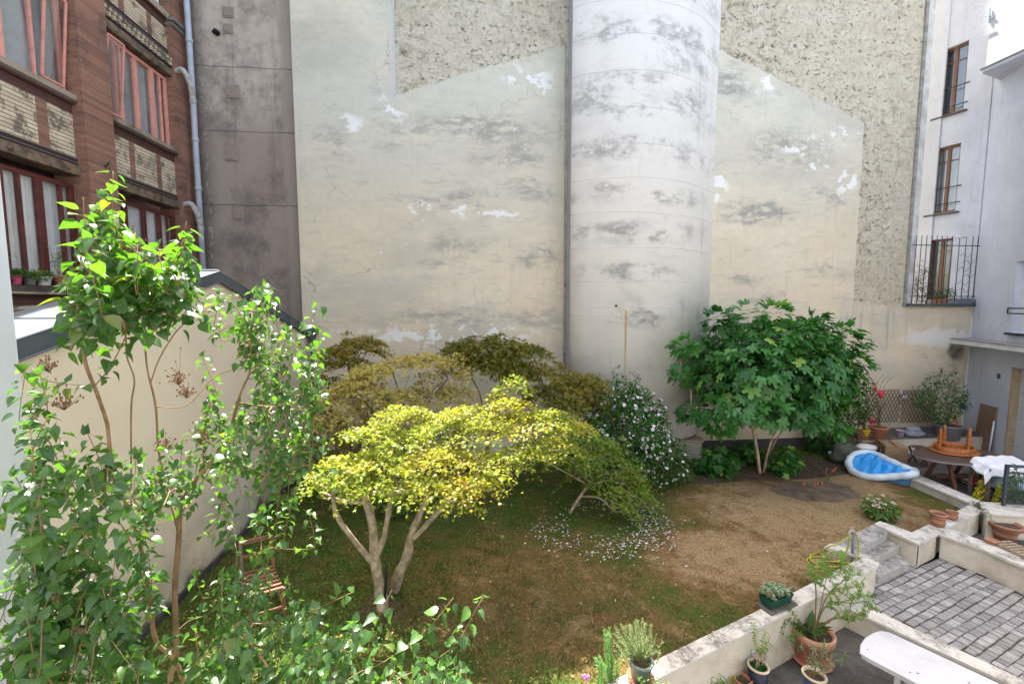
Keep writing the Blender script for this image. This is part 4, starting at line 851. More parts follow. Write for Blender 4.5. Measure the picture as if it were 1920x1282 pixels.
# ================================================================ TREES AND SHRUBS
bark = lambda n, a, b: plain(n, a, b, 9, .85, .8, 55, 0, .2)
M['bark_maple'] = bark('maple_bark', (.38, .32, .235), (.20, .16, .115)); M['bark_dark'] = bark('dark_bark', (.13, .09, .065), (.2, .15, .11))
M['bark_lilac'] = bark('lilac_bark', (.33, .21, .12), (.2, .125, .07)); M['bark_fig'] = bark('fig_bark', (.46, .37, .29), (.3, .23, .18)); M['twig'] = bark('green_twig', (.15, .16, .06), (.2, .13, .07))
M['l_lilac'] = leafmat('lilac_leaf', (.034, .09, .025), (.072, .155, .037), (.13, .16, .04), .34, .36, (2.4, 2.7, .5), .6, (.14, .24, .07), .05)
M['l_maple'] = leafmat('golden_maple_leaf', (.15, .25, .028), (.50, .42, .075), (.46, .22, .06), .5, .40, (1.5, 1.6, .5), .4, None, .14)
M['l_maple_olive'] = leafmat('olive_maple_leaf', (.10, .14, .02), (.32, .26, .05), (.38, .2, .06), .5, .35, (1.5, 1.5, .6), .3, None, .15)
M['l_maple_green'] = leafmat('green_maple_leaf', (.10, .23, .03), (.27, .28, .045), (.34, .18, .06), .5, .35, (1.4, 1.6, .6), .3, None, .12)
M['l_tan'] = leafmat('sun_tinted_dry_leaf', (.62, .56, .18), (.46, .38, .13), (.24, .23, .05), .6, .35, (1.3, 1.2, .8), .2, None, .3)  # tan leaves, coloured paler in place of sun that misses this tree
M['l_fig'] = leafmat('fig_leaf', (.018, .085, .016), (.07, .235, .045), (.24, .38, .07), .40, .28, (1.4, 1.8, .5), .45, (.10, .18, .06), .10)
M['l_dark'] = leafmat('dark_leaf', (.020, .080, .012), (.045, .135, .022), None, .7, .15, (1.3, 1.6, .6), .15)
M['l_mid'] = leafmat('mid_green_leaf', (.06, .15, .03), (.11, .21, .04), (.3, .28, .05), .42, .35, (1.4, 1.7, .5), .4, None, .1)
M['l_bright'] = leafmat('bright_green_leaf', (.10, .24, .035), (.16, .30, .05), (.40, .38, .06), .4, .35, (1.4, 1.7, .5), .4, None, .1)
M['petal'] = leafmat('white_petal', (.78, .76, .80), (.70, .66, .70), (.55, .25, .3), .6, .3, (1, 1, 1), .2, None, .06)
M['dry'] = plain('dried_flower', (.24, .13, .07), (.15, .08, .045), 20, .9, .3, 80)
UP = Vector((0, 0, 1))
def along(lv, P, start, step, size, droop=.6, up=.5, rnd=None, petiole=.02, alt=False, spread=1.0):
    """opposite leaf pairs along a path"""
    tot = 0; k = 0; n = len(P)
    acc = 0; nxt = start; ang = random.random()*6.28
    for i in range(1, n):
        a, b = P[i-1], P[i]; L = (b-a).length
        if L < 1e-6: continue
        t = (b-a)/L
        while acc+L >= nxt:
            p = a+t*(nxt-acc); u = t.orthogonal().normalized(); v = t.cross(u); ang += 1.57+random.uniform(-.3, .3)
            for s in ((0, 3.14159) if not alt else (0,)):
                q = ang+s+random.uniform(-.4, .4); r = u*math.cos(q)+v*math.sin(q); d = (r*spread+t*.25-UP*droop*random.uniform(.3, 1.5)).normalized()
                nn = (UP*up+t*.6+r*.2+rv()*.25); sz = size*random.uniform(.5, 1.2)
                lv.add(p+r*petiole, d, nn, sz, rnd)
            nxt += step*random.uniform(.75, 1.25)
        acc += L
def ellip(c, r, flat=0): 
    while True:
        q = Vector((random.uniform(-1, 1), random.uniform(-1, 1), random.uniform(-1, 1)))
        if q.length <= 1: return Vector((c[0]+q.x*r[0], c[1]+q.y*r[1], c[2]+q.z*r[2])), q
# ---------------------------------------------------------------- lilac, close to the window
lil = thing('lilac_tree', (-1.75, 2.75, 0), 'tall leggy lilac with heart shaped leaves filling the lower left, closest to the viewer', 'tree')
B_ = Branches()
def pth(L): return [ony(x, y, Y) for x, y, Y in L]
b0 = B_.limb([Vector((-1.75, 2.75, 0)), Vector((-1.74, 2.7, 1.0))]+pth([(322, 1300, 2.55), (331, 1230, 2.5), (328, 1108, 2.5), (335, 1015, 2.5), (338, 940, 2.5)]))
i0 = b0[3]
b1 = B_.limb(pth([(345, 1282, 2.6), (292, 1200, 2.5), (283, 1120, 2.45), (262, 1020, 2.4), (245, 960, 2.35), (215, 900, 2.3), (204, 820, 2.3), (200, 790, 2.3), (181, 735, 2.25), (160, 680, 2.2), (154, 620, 2.2), (175, 585, 2.2), (190, 560, 2.2), (180, 490, 2.15), (160, 420, 2.1), (156, 370, 2.1)]), attach=b0[4])
B_.limb(pth([(205, 690, 2.3), (235, 632, 2.35), (240, 600, 2.4)]), attach=B_.nearest(ony(178, 726, 2.25)))
B_.limb(pth([(130, 720, 2.15), (85, 712, 2.1), (60, 690, 2.1)]), attach=B_.nearest(ony(176, 724, 2.25)))
b2 = B_.limb(pth([(246, 900, 2.5), (246, 765, 2.4), (252, 712, 2.4), (238, 668, 2.4), (235, 620, 2.35), (225, 560, 2.3), (215, 480, 2.25), (212, 400, 2.2), (212, 320, 2.2)]), attach=B_.nearest(ony(245, 960, 2.35)))
b3 = B_.limb(pth([(300, 860, 2.6), (292, 762, 2.5), (276, 690, 2.45), (270, 610, 2.4), (262, 540, 2.4), (250, 470, 2.35)]), attach=B_.nearest(ony(335, 1000, 2.5)))
b4 = B_.limb(pth([(365, 900, 2.55), (389, 874, 2.6), (425, 825, 2.6), (450, 740, 2.6), (470, 690, 2.6), (470, 620, 2.6), (480, 540, 2.6)]), attach=b0[-1])
b5 = B_.limb(pth([(350, 760, 2.5), (396, 712, 2.6), (440, 690, 2.6), (500, 670, 2.65), (560, 640, 2.7), (598, 570, 2.7)]), attach=B_.nearest(ony(292, 762, 2.5)))
b6 = B_.limb(pth([(300, 670, 2.45), (330, 622, 2.45), (365, 585, 2.5), (372, 540, 2.5), (420, 560, 2.55), (450, 555, 2.6)]), attach=B_.nearest(ony(292, 720, 2.5)))
B_.limb(pth([(345, 540, 2.45), (338, 480, 2.4), (350, 415, 2.4)]), attach=B_.nearest(ony(275, 640, 2.45)))
B_.limb(pth([(380, 1270, 2.4), (470, 1240, 2.2), (560, 1180, 2.15), (600, 1140, 2.1), (660, 1110, 2.1)]), attach=b0[8])
b7 = B_.limb(pth([(300, 1330, 2.3), (220, 1240, 2.1), (120, 1150, 1.95), (80, 1000, 1.9), (60, 860, 1.85), (90, 780, 1.85)]), attach=b0[6])
B_.limb(pth([(620, 1300, 2.1), (720, 1240, 2.1), (800, 1180, 2.1), (850, 1120, 2.1)]), attach=b0[5]); B_.limb(pth([(560, 1330, 2.1), (700, 1290, 2.05), (840, 1220, 2.05), (905, 1120, 2.05)]), attach=b0[5])
B_.limb(pth([(690, 1230, 2.1), (700, 1180, 2.1), (735, 1105, 2.1)]), attach=B_.nearest(ony(720, 1240, 2.1)))
lv = Leaves(leaf_heart(wid=.40, fold=.28, droop=.3)); handtips = [B_.chains[k] for k in range(len(B_.chains))]
REG = [(175, 430, 45, 70, 2.1, 9), (235, 500, 55, 55, 2.25, 11), (300, 500, 45, 50, 2.3, 8), (350, 480, 14, 40, 2.4, 3), (150, 545, 40, 30, 2.1, 4), (480, 570, 45, 75, 2.6, 10), (420, 570, 30, 30, 2.55, 3),
       (565, 700, 50, 70, 2.65, 9), (520, 640, 50, 60, 2.6, 7), (600, 640, 25, 50, 2.7, 3), (500, 790, 85, 80, 2.6, 17), (570, 830, 50, 60, 2.65, 9), (400, 850, 80, 70, 2.6, 13), (380, 720, 50, 60, 2.6, 5), (300, 860, 60, 70, 2.4, 8), (230, 850, 50, 60, 2.2, 6),
       (120, 850, 60, 60, 1.95, 6), (80, 800, 45, 40, 1.85, 3), (60, 690, 35, 15, 2.1, 2), (130, 960, 90, 80, 1.95, 16), (50, 930, 40, 70, 1.8, 6), (60, 1090, 60, 80, 1.75, 16), (170, 1090, 80, 80, 1.95, 18), (120, 1210, 120, 60, 1.8, 23), (260, 1200, 70, 70, 2.1, 13),
       (250, 1050, 40, 60, 2.2, 5), (400, 1110, 50, 50, 2.3, 4), (480, 1100, 70, 60, 2.3, 9), (560, 1150, 60, 60, 2.2, 7), (430, 1210, 90, 50, 2.1, 16), (560, 1240, 90, 40, 2.05, 11), (700, 1250, 70, 35, 2.1, 6), (820, 1255, 90, 28, 2.05, 6), (470, 940, 60, 30, 2.6, 5), (540, 960, 40, 25, 2.7, 2), (660, 1200, 50, 50, 2.1, 4)]
for (x, y, rx, ry, Y, n) in REG:
    for k in range(int(n*(.85 if x < 200 and y > 780 else 1.15))):
        a = random.random()*6.28; q = math.sqrt(random.random()); t = ony(x+rx*q*math.cos(a), y+ry*q*math.sin(a), Y+random.uniform(-.28, .28))
        low = t-Vector((random.uniform(-.08, .08), random.uniform(-.08, .08), random.uniform(.12, .28))); i = B_.nearest(low, pen=.4); s0 = B_.P[i]
        ch = B_.limb([s0.lerp(low, .6)+rv()*.03, low, t], attach=i, k=4); P = [B_.P[j] for j in ch]
        Lt = sum((P[j]-P[j-1]).length for j in range(1, len(P))); along(lv, P, max(.02, Lt-.34), .040, .068 if y < 600 and x < 380 else .056 if Y < 2.3 else .047, .7, .6)
        lv.add(P[-1], UP+rv()*.5, Vector((0, -1, .3))+rv()*.5, .045); lv.add(P[-1], rv()*.6+UP*.3, Vector((0, -1, .3))+rv()*.5, .04)
for ch in handtips[1:]:
    P = [B_.P[j] for j in ch]; Lt = sum((P[j]-P[j-1]).length for j in range(1, len(P))); along(lv, P, max(.05, Lt-.45), .042, .064, .7, .5)
m = B_.mesh(tip_r=.0016, p=2.25, n=6, rmax=.03); m.build('trunk', M['bark_lilac'], lil, True); lv.build('crown', M['l_lilac'], lil)
m = MB()
for (x, y, Y, s) in ((262, 490, 2.3, .07), (250, 470, 2.3, .05), (130, 1100, 1.9, .07), (375, 826, 2.5, .05), (335, 715, 2.5, .05), (120, 760, 2.0, .05), (90, 690, 2.1, .03), (350, 740, 2.5, .04), (310, 840, 2.4, .04), (268, 560, 2.4, .05), (110, 1280, 1.8, .04)):
    c = ony(x, y, Y)
    for k in range(46):
        q = rv()*s*.5; q.z = abs(q.z)*1.6; m.tube([c-UP*.02, c+q*.8, c+q], [.0008, .0008, .0006], 3, False); m.blob(c+q, (.0035, .0035, .006), 5, 4, .2, k)
m.build('dry_flower_heads', M['dry'], lil)
# ---------------------------------------------------------------- pads of small leaves
def padtree(name, label, root, limbs, pads, leafmat_, barkm, lsize, nper, tip_r=.0025, tmpl=STAR, tips=9, extra=None, rmax=.09, upn=1.0, dens=1.0, p=2.2, trunk_n=8, wig=.08):
    t = thing(name, root, label, 'tree'); br = Branches()
    for lb in limbs:
        L, at = lb[:2]; br.limb(L, attach=None if at is None else br.nearest(at), k=5, r=lb[2] if len(lb) > 2 else None)
    lv = Leaves(tmpl); T = []
    for (c, r) in pads:
        for k in range(tips): q, _ = ellip(c, (r[0]*.85, r[1]*.85, r[2]*.5)); T.append(q-UP*r[2]*.5)
    chs = br.grow(T, root, wig=wig, k=6, pen=.6, lift=.02)
    for (c, r) in pads:
        n = int(nper*r[0]*r[1]/.25*dens); bias = random.random()
        cl = [ellip(c, (r[0]*1.1, r[1]*1.1, r[2]*.9))[0] for _ in range(max(3, n//26))]
        for k in range(n):
            s = random.choice(cl); ax = Vector((s.x-root[0], s.y-root[1]-.1, 0)).normalized(); q = s+ax*random.gauss(0, .10)+Vector((random.gauss(0, .045), random.gauss(0, .045), random.gauss(0, .016)))
            rad = math.hypot((q.x-c[0])/r[0], (q.y-c[1])/r[1]); q.z -= rad*rad*r[2]*.9
            d = Vector((q.x-c[0], q.y-c[1], 0))*.6+rv()*.55; d.z -= .35
            lv.add(q, d, UP*upn+rv()*.45, lsize*random.uniform(.6, 1.2), bias*.45+.5*random.random()+(.3 if random.random() < .06 else 0))
    for ch in chs:
        P = [br.P[j] for j in ch]
        for _ in range(3): q = P[random.randrange(len(P)//2, len(P))]; lv.add(q, rv()-UP*.3, UP+rv()*.5, lsize*random.uniform(.6, 1))
    m = br.mesh(tip_r=tip_r, p=p, n=5, rmax=rmax); m.build('trunk', barkm, t, True); lv.build('crown', leafmat_, t)
    if extra: extra(t, br)
    return t, br
def PD(L): return [(ony(x, y, Y), (r, r*.85, z)) for x, y, Y, r, z in L]
r0 = onz(718, 1145)
limbs = [([r0, ony(712, 1100, 6.0), ony(703, 1049, 6.05), ony(696, 971, 6.1), ony(673, 907, 6.2), ony(660, 880, 6.3)], None, (.09, .035)),
         ([ony(720, 1006, 6.1), ony(731, 946, 6.2), ony(738, 900, 6.3), ony(750, 850, 6.4)], ony(704, 1050, 6.05), (.048, .022)),
         ([ony(664, 1013, 6.0), ony(632, 967, 5.95), ony(623, 925, 5.95)], ony(700, 1060, 6.0), (.035, .02)),
         ([ony(640, 938, 6.1), ony(604, 923, 6.1)], ony(690, 950, 6.1), (.03, .02)),
         ([onz(738, 1108), ony(748, 1075, 6.2), ony(763, 1042, 6.2), ony(770, 1006, 6.25), ony(785, 970, 6.3), ony(800, 930, 6.35), ony(815, 880, 6.4)], None, (.085, .032)),
         ([ony(788, 996, 6.2), ony(827, 953, 6.2), ony(862, 922, 6.2), ony(900, 880, 6.3)], ony(768, 1015, 6.22), (.045, .022)),
         ([ony(900, 840, 6.6), ony(960, 790, 6.9), ony(970, 730, 7.2)], ony(815, 880, 6.5)),
         ([ony(940, 850, 6.4), ony(1020, 830, 6.6), ony(1080, 800, 6.8)], ony(880, 900, 6.25))]
pads = PD([(620, 885, 5.81, .36, .09), (655, 862, 5.94, .42, .1), (705, 850, 6.06, .45, .1), (700, 800, 6.37, .40, .09), (755, 770, 6.56, .42, .1), (760, 815, 6.25, .45, .1), (820, 790, 6.37, .45, .12), (880, 770, 6.43, .45, .12), (950, 745, 6.56, .40, .14), (960, 715, 6.62, .26, .14), (900, 800, 6.25, .45, .12), (965, 785, 6.37, .48, .12), (1030, 778, 6.37, .42, .11), (1070, 795, 6.31, .34, .09),
           (820, 845, 6.00, .45, .11), (760, 870, 5.88, .40, .1), (700, 900, 5.75, .34, .09), (880, 850, 6.00, .40, .1), (790, 905, 5.69, .38, .1), (850, 900, 5.75, .38, .1), (905, 900, 5.69, .30, .09), (860, 935, 5.57, .26, .08), (930, 860, 5.88, .36, .1), (990, 835, 6.06, .36, .1), (670, 920, 5.69, .2, .06), (1040, 830, 6.19, .34, .09), (640, 900, 5.75, .3, .08)])
padtree('maple_tree', 'sunlit golden yellow japanese maple with forked split trunk in the middle of the lawn', r0, limbs, pads, M['l_maple'], M['bark_maple'], .052, 1250, .0042, STAR, 9, rmax=.10)
# hollow split at the foot
m = MB(); m.tube([onz(722, 1140)+Vector((0, -.075, 0)), ony(724, 1080, 5.93), ony(722, 1045, 5.98)], [.02, .022, .004], 6)
o = m.build('bark_split', M['black'], bpy.data.objects['maple_tree'], True)
def root_at(x, y, z=0): return onz(x, y, z)
r1 = Vector((-2.7, 9.9, 0))
padtree('maple_tree', 'sparse olive maple against the cream wall, leftmost of the maples', r1,
        [([r1, r1+Vector((.05, 0, .8)), ony(690, 790, 9.8), ony(660, 720, 9.8), ony(650, 660, 9.8)], None), ([ony(740, 770, 9.7), ony(770, 700, 9.7)], ony(690, 800, 9.8)), ([ony(640, 800, 9.8), ony(600, 730, 9.8)], r1+Vector((.05, 0, .8)))],
        PD([(660, 640, 9.9, .62, .22), (690, 645, 9.9, .5, .2), (620, 665, 9.7, .5, .22), (650, 670, 9.7, .5, .2), (600, 720, 9.4, .45, .25), (640, 720, 9.4, .45, .25), (610, 780, 9.2, .45, .3), (670, 700, 9.6, .4, .2), (650, 830, 9.0, .5, .35), (620, 850, 8.8, .4, .3)]), M['l_maple_olive'], M['bark_dark'], .072, 700, .004, STAR, 18, rmax=.07)
r2 = Vector((-1.6, 9.3, 0))
padtree('maple_tree', 'pale tan twiggy maple with dry leaves tinted pale as if sunlit, between the two olive maples by the cream wall', r2,
        [([r2, r2+Vector((.0, 0, .9)), ony(760, 780, 9.2), ony(740, 710, 9.2)], None), ([ony(690, 760, 9.0), ony(650, 720, 9.0)], r2+Vector((0, 0, .9))), ([ony(800, 760, 9.2), ony(840, 710, 9.3)], r2+Vector((0, 0, .9)))],
        PD([(700, 690, 9.1, .55, .12), (760, 675, 9.2, .55, .12), (660, 720, 8.9, .5, .12), (800, 670, 9.4, .5, .12), (640, 770, 8.8, .5, .3), (740, 730, 9.0, .55, .28), (850, 720, 9.4, .5, .3), (700, 750, 9.0, .5, .3), (850, 680, 9.4, .45, .25), (800, 720, 9.3, .55, .3), (690, 715, 9.0, .5, .25), (790, 760, 9.2, .5, .3), (860, 760, 9.4, .4, .3), (640, 730, 8.8, .4, .25)]), M['l_tan'], M['bark_dark'], .060, 850, .0035, STAR, 26, rmax=.06)
r3 = Vector((.35, 10.3, 0))
padtree('maple_tree', 'bushy dark olive maple against the cream wall, just left of the white shaft', r3,
        [([r3, r3+Vector((.05, 0, .9)), ony(925, 760, 10.1), ony(945, 705, 10.1), ony(950, 660, 10.1)], None), ([ony(900, 740, 10.1), ony(870, 690, 10.1)], r3+Vector((.05, 0, .9))), ([ony(990, 750, 10.0), ony(1060, 720, 9.9)], r3+Vector((.05, 0, .9)))],
        PD([(890, 640, 10.2, .6, .16), (940, 640, 10.2, .65, .2), (985, 655, 10.1, .6, .18), (930, 680, 9.9, .55, .15), (860, 650, 10.2, .5, .14), (1015, 685, 9.9, .6, .25), (1070, 715, 9.7, .6, .25), (1110, 715, 9.6, .45, .2), (1060, 745, 9.4, .5, .22), (1010, 735, 9.6, .5, .22), (970, 690, 10, .55, .25), (900, 670, 10.0, .55, .22), (940, 665, 10.0, .6, .25), (1100, 745, 9.4, .4, .2), (860, 665, 10.1, .45, .2)]), M['l_maple_olive'], M['bark_dark'], .072, 960, .004, STAR, 16, rmax=.07)
r4 = onz(1068, 962)
padtree('maple_tree', 'low spreading green and orange maple with a leaning pale trunk above the fallen white petals', r4,
        [([r4, ony(1088, 930, 8.55), ony(1112, 895, 8.6), ony(1120, 860, 8.6)], None), ([ony(1150, 880, 8.5), ony(1180, 900, 8.3)], ony(1105, 905, 8.6)), ([ony(1050, 880, 8.5), ony(1000, 860, 8.3), ony(930, 905, 7.9)], ony(1105, 905, 8.6))],
        PD([(1060, 820, 8.6, .5, .13), (1110, 825, 8.6, .5, .14), (1150, 850, 8.5, .45, .14), (1020, 850, 8.4, .45, .12), (1090, 860, 8.3, .5, .13), (1175, 895, 8.3, .40, .14), (1190, 920, 8.1, .34, .14), (1165, 950, 7.9, .28, .12), (1190, 880, 8.5, .3, .12), (1130, 900, 8.2, .3, .1), (1150, 920, 8.0, .3, .1), (1040, 800, 8.8, .4, .2), (1080, 840, 8.5, .55, .25), (1130, 850, 8.5, .5, .25), (1000, 840, 8.6, .45, .2), (1160, 880, 8.4, .45, .28), (1195, 900, 8.3, .35, .3), (1180, 945, 8.0, .32, .25), (1100, 880, 8.4, .5, .22), (1200, 930, 8.2, .28, .25), (1140, 820, 8.8, .45, .2)]), M['l_maple_green'], M['bark_fig'], .055, 560, .0028, STAR, 14, rmax=.05)
# ---------------------------------------------------------------- white flowering shrub
def bush(name, label, root, c, r, lm, bm, lsize, n, tmpl=OVAL, cat='shrub', stems=5, flower=None, shell=.55, spikes=0, zmin=.05, tips=120, tip_r=.002, rmax=.03, droop=.35, lumps=0, parent=None):
    t = parent or thing(name, root, label, cat); br = Branches(); c = Vector(c); root = Vector(root)
    for k in range(stems):
        a = 6.28*k/stems+random.random(); e = Vector((c.x+math.cos(a)*r[0]*.45, c.y+math.sin(a)*r[1]*.45, c.z+r[2]*random.uniform(-.1, .3)))
        br.limb([root+Vector((math.cos(a), math.sin(a), 0))*.03, root.lerp(e, .5)+rv()*.03, e], k=5)
    T = []; LC = [ellip(c, (r[0]*.8, r[1]*.8, r[2]*.8))[0] for _ in range(lumps)]
    def sample():
        while True:
            q, u = ellip(c, r)
            if u.length < shell and random.random() < .85: continue
            if q.z < zmin: continue
            nz = math.sin(q.x*5.1+1)*math.sin(q.y*4.3)*math.sin(q.z*5.7+2)
            if random.random() < .5-nz*1.2: return q, u
            if random.random() < .3: return q, u
    for k in range(tips): T.append(sample()[0])
    for k in range(spikes):
        a = random.random()*6.28; T.append(c+Vector((math.cos(a)*r[0]*.7*random.random(), math.sin(a)*r[1]*.6, r[2]*random.uniform(.95, 1.25))))
    chs = br.grow(T, root, wig=.06, k=5, pen=.5, lift=.1); lv = Leaves(tmpl)
    for ch in chs: along(lv, [br.P[j] for j in ch], .03, lsize*.8, lsize, droop, .8, petiole=.005)
    m_ = max(0, n-len(lv.p))
    for k in range(m_):
        q, u = sample(); d = u+rv()*.7-UP*droop; lv.add(q, d, UP*.8+u*.9+rv()*.4, lsize*random.uniform(.6, 1.25))
    m = br.mesh(tip_r=tip_r, p=2.2, n=5, rmax=rmax); m.build('trunk', bm, t, True); lv.build('crown', lm, t)
    if flower:
        fl = Leaves(FLOWER)
        for k in range(flower[0]):
            while True:
                q, u = ellip(c, r)
                if u.length > .72 and q.z > max(zmin, .2): break
            qq = c+Vector((u.x*r[0], u.y*r[1], u.z*r[2]))*1.03; fl.add(qq, rv(), u+UP*.4+Vector((0, -.4, 0))+rv()*.5, flower[1]*random.uniform(.5, 1.1))
        fl.build(flower[3], flower[2], t)
    return t
bush('hibiscus_shrub', 'dome shaped dark green shrub covered in white blossoms between the maples and the shaft', (3.4, 9.9, 0), (3.48, 9.75, 1.28), (1.2, .85, 1.22), M['l_dark'], M['bark_dark'], .08, 9500, flower=(760, .05, M['petal'], 'blossoms'), spikes=26, tips=170)
bush('hibiscus_shrub', 'low white flowering shrub arm reaching towards the vent box beside the taller flowering shrub', (4.2, 9.6, 0), (4.35, 9.5, .66), (.75, .5, .62), M['l_dark'], M['bark_dark'], .08, 1500, flower=(110, .05, M['petal'], 'blossoms'), spikes=3, tips=60)
# ---------------------------------------------------------------- fig tree
fg = thing('fig_tree', (7.25, 10.05, 0), 'big round fig tree with large lobed green leaves on pale stems before the cream wall', 'tree')
br = Branches(); fc = Vector((7.45, 10.15, 2.55)); fr = (2.12, 1.4, 1.48); R0 = onz(1425, 888)
br.limb([R0, ony(1420, 850, 10.05), ony(1412, 805, 10.05), ony(1395, 740, 10.05), ony(1370, 690, 10)], k=5); br.limb([R0+Vector((.12, .05, 0)), ony(1445, 830, 10.1), ony(1458, 800, 10.1), ony(1470, 740, 10.1), ony(1500, 680, 10.1)], k=5)
br.limb([R0+Vector((.2, .15, 0)), ony(1452, 830, 10.3), ony(1466, 795, 10.3), ony(1450, 700, 10.4), ony(1440, 630, 10.4)], k=5); br.limb([ony(1540, 740, 10.1), ony(1580, 720, 10.1)], attach=br.nearest(ony(1465, 770, 10.1)), k=4)
lumps = [(fc+Vector((math.cos(a)*fr[0]*rr_, math.sin(a)*fr[1]*rr_, zz)), s) for a, rr_, zz, s in [(k*2.4, .25+.6*((k*37) % 100)/100, random.uniform(-.75, 1.05)*fr[2]*.8*(1-.25*((k*37) % 100)/100), random.uniform(.3, .5)) for k in range(44)]]
lumps += [(ony(1285, 650, 9.9), .25), (ony(1275, 705, 9.8), .22), (ony(1350, 790, 9.5), .3), (ony(1300, 770, 9.7), .28), (ony(1575, 640, 10), .35), (ony(1600, 680, 9.9), .3), (ony(1560, 800, 9.8), .3), (ony(1530, 605, 10), .28), (ony(1400, 590, 10), .35), (ony(1450, 590, 10.1), .35), (ony(1345, 600, 10), .3), (ony(1590, 740, 9.8), .3), (ony(1440, 770, 9.0), .35), (ony(1510, 780, 9.1), .35), (ony(1380, 760, 9.1), .3)]
T = [c_ for c_, s in lumps for _ in range(2)]; T = [t+rv()*.12 for t in T]; chs = br.grow(T, R0, wig=.06, k=6, pen=.5, lift=.0)
lv = Leaves(FIG)
for c_, s in lumps:
    lb_ = random.random()
    for k in range(int(115*s)+8):
        u = rv().normalized(); q = c_+Vector((u.x*s, u.y*s, u.z*s*.75)); out = (q-fc); out = Vector((out.x/fr[0], out.y/fr[1], out.z/fr[2]))
        if out.length < .45 and random.random() < .6: continue
        d = u*.7+out*.5-UP*.55+rv()*.3; lv.add(q, d, out*.9+u*.5+UP*.75+rv()*.25, random.uniform(.15, .28), min(1, lb_*.6+random.random()*.42))
for k in range(700):
    u = rv().normalized(); w_ = 1+.05*math.sin(u.x*9)+.05*math.sin(u.z*11+u.y*7); q = fc+Vector((u.x*fr[0], u.y*fr[1], u.z*fr[2]*(.95 if u.z > 0 else .8)))*w_*random.uniform(.82, 1)
    if q.z < 1.0: continue
    lv.add(q, u*.5-UP*.7+rv()*.3, u+UP*.6+rv()*.25, random.uniform(.18, .30))
m = br.mesh(tip_r=.006, p=2.2, n=6, rmax=.085, scale=1); m.build('trunk', M['bark_fig'], fg, True); lv.build('crown', M['l_fig'], fg)
for i, (x, y, rr_, hh, n, lab) in enumerate(((1340, 890, .55, .42, 70, 'low fig suckers with lobed leaves on the lawn edge left of the fig trunk'), (1470, 890, .42, .40, 55, 'low fig suckers with lobed leaves at the right foot of the fig trunk'), (1395, 870, .45, .35, 50, 'low fig suckers crowding directly behind the fig trunk foot'))):
    c_ = onz(x, y); bush('fig_sucker', lab, c_, c_+UP*hh*.7, (rr_, rr_*.7, hh), M['l_fig'], M['twig'], .17, n*3, FIG, 'shrub', 4, tips=14, shell=.3, droop=.5)
def pb(name, label, x, y, w, h, lm, lsize, n, tmpl=OVAL, z0=0, **k):
    c_ = onz(x, y, z0); return bush(name, label, c_, c_+UP*h*.5, (w/2, w/2*.8, h*.52), lm, M['twig'], lsize, n, tmpl, tips=k.pop('tips', 40), zmin=z0+.03, **k)
bush('ivy_bush', 'dark glossy ivy bush growing up the wall right of the fig tree', onz(1548, 850), onz(1548, 850)+Vector((0, .15, .62)), (.55, .4, .78), M['l_dark'], M['bark_dark'], .06, 3200, tips=90)
bush('ivy_bush', 'dense climbing foliage behind the yellow pot with red flowers, right of the fig tree', (11.0, 11.3, .3), (10.85, 11.35, 1.6), (.7, .4, .85), M['l_dark'], M['bark_dark'], .07, 2200, tips=80, flower=(9, .05, leafmat('crimson_petal', (.6, .03, .08), (.7, .05, .1), None, .5, .2, (1, 1, 1)), 'red_flowers'), spikes=14)
hy = pb('hydrangea', 'small round hydrangea with pale pink flower heads in the dry lawn near the steps', 1650, 972, .66, .44, M['l_mid'], .10, 420, shell=.5)
hc = onz(1650, 972)
m = MB()
for k in range(13):
    a = random.random()*6.28; q = math.sqrt(random.random())*.28; c_ = hc+Vector((math.cos(a)*q, math.sin(a)*q*.8, .44-.22*q/.28*random.random()))
    for j in range(22): u = rv().normalized(); u.z = abs(u.z); m.blob(c_+Vector((u.x*.032, u.y*.032, u.z*.02)), (.010, .010, .006), 6, 4, .2, j)
m.build('flower_heads', plain('hydrangea_petal', (.62, .42, .52), (.66, .62, .42), 8, .7, .1, 60, lo=.4, hi=.6), hy, True)
pb('undershrub', 'light green broad leaved plant growing in shade behind the golden maple trunk', 745, 965, .8, .75, M['l_mid'], .12, 420, droop=.6)
pb('undershrub', 'thin sprouting seedling with light leaves left of the golden maple trunk', 705, 1025, .3, .5, M['l_maple_green'], .05, 160, STAR)
bush('undershrub', 'shadowy dark bushes filling the corner under the tan maple by the outbuilding', (-3.1, 10.6, 0), (-3.0, 10.6, .9), (1.0, .8, 1.0), M['l_maple_olive'], M['bark_dark'], .09, 1800, tips=90)
bush('undershrub', 'dark green undergrowth beneath the bushy olive maple at the wall foot', (-1.2, 11.2, 0), (-1.1, 11.1, .7), (1.3, .5, .85), M['l_dark'], M['bark_dark'], .08, 1600, tips=90)
pb('undershrub', 'small leafy weeds on the lawn edge between flowering shrub and fig suckers', 1275, 900, .7, .28, M['l_mid'], .05, 500)
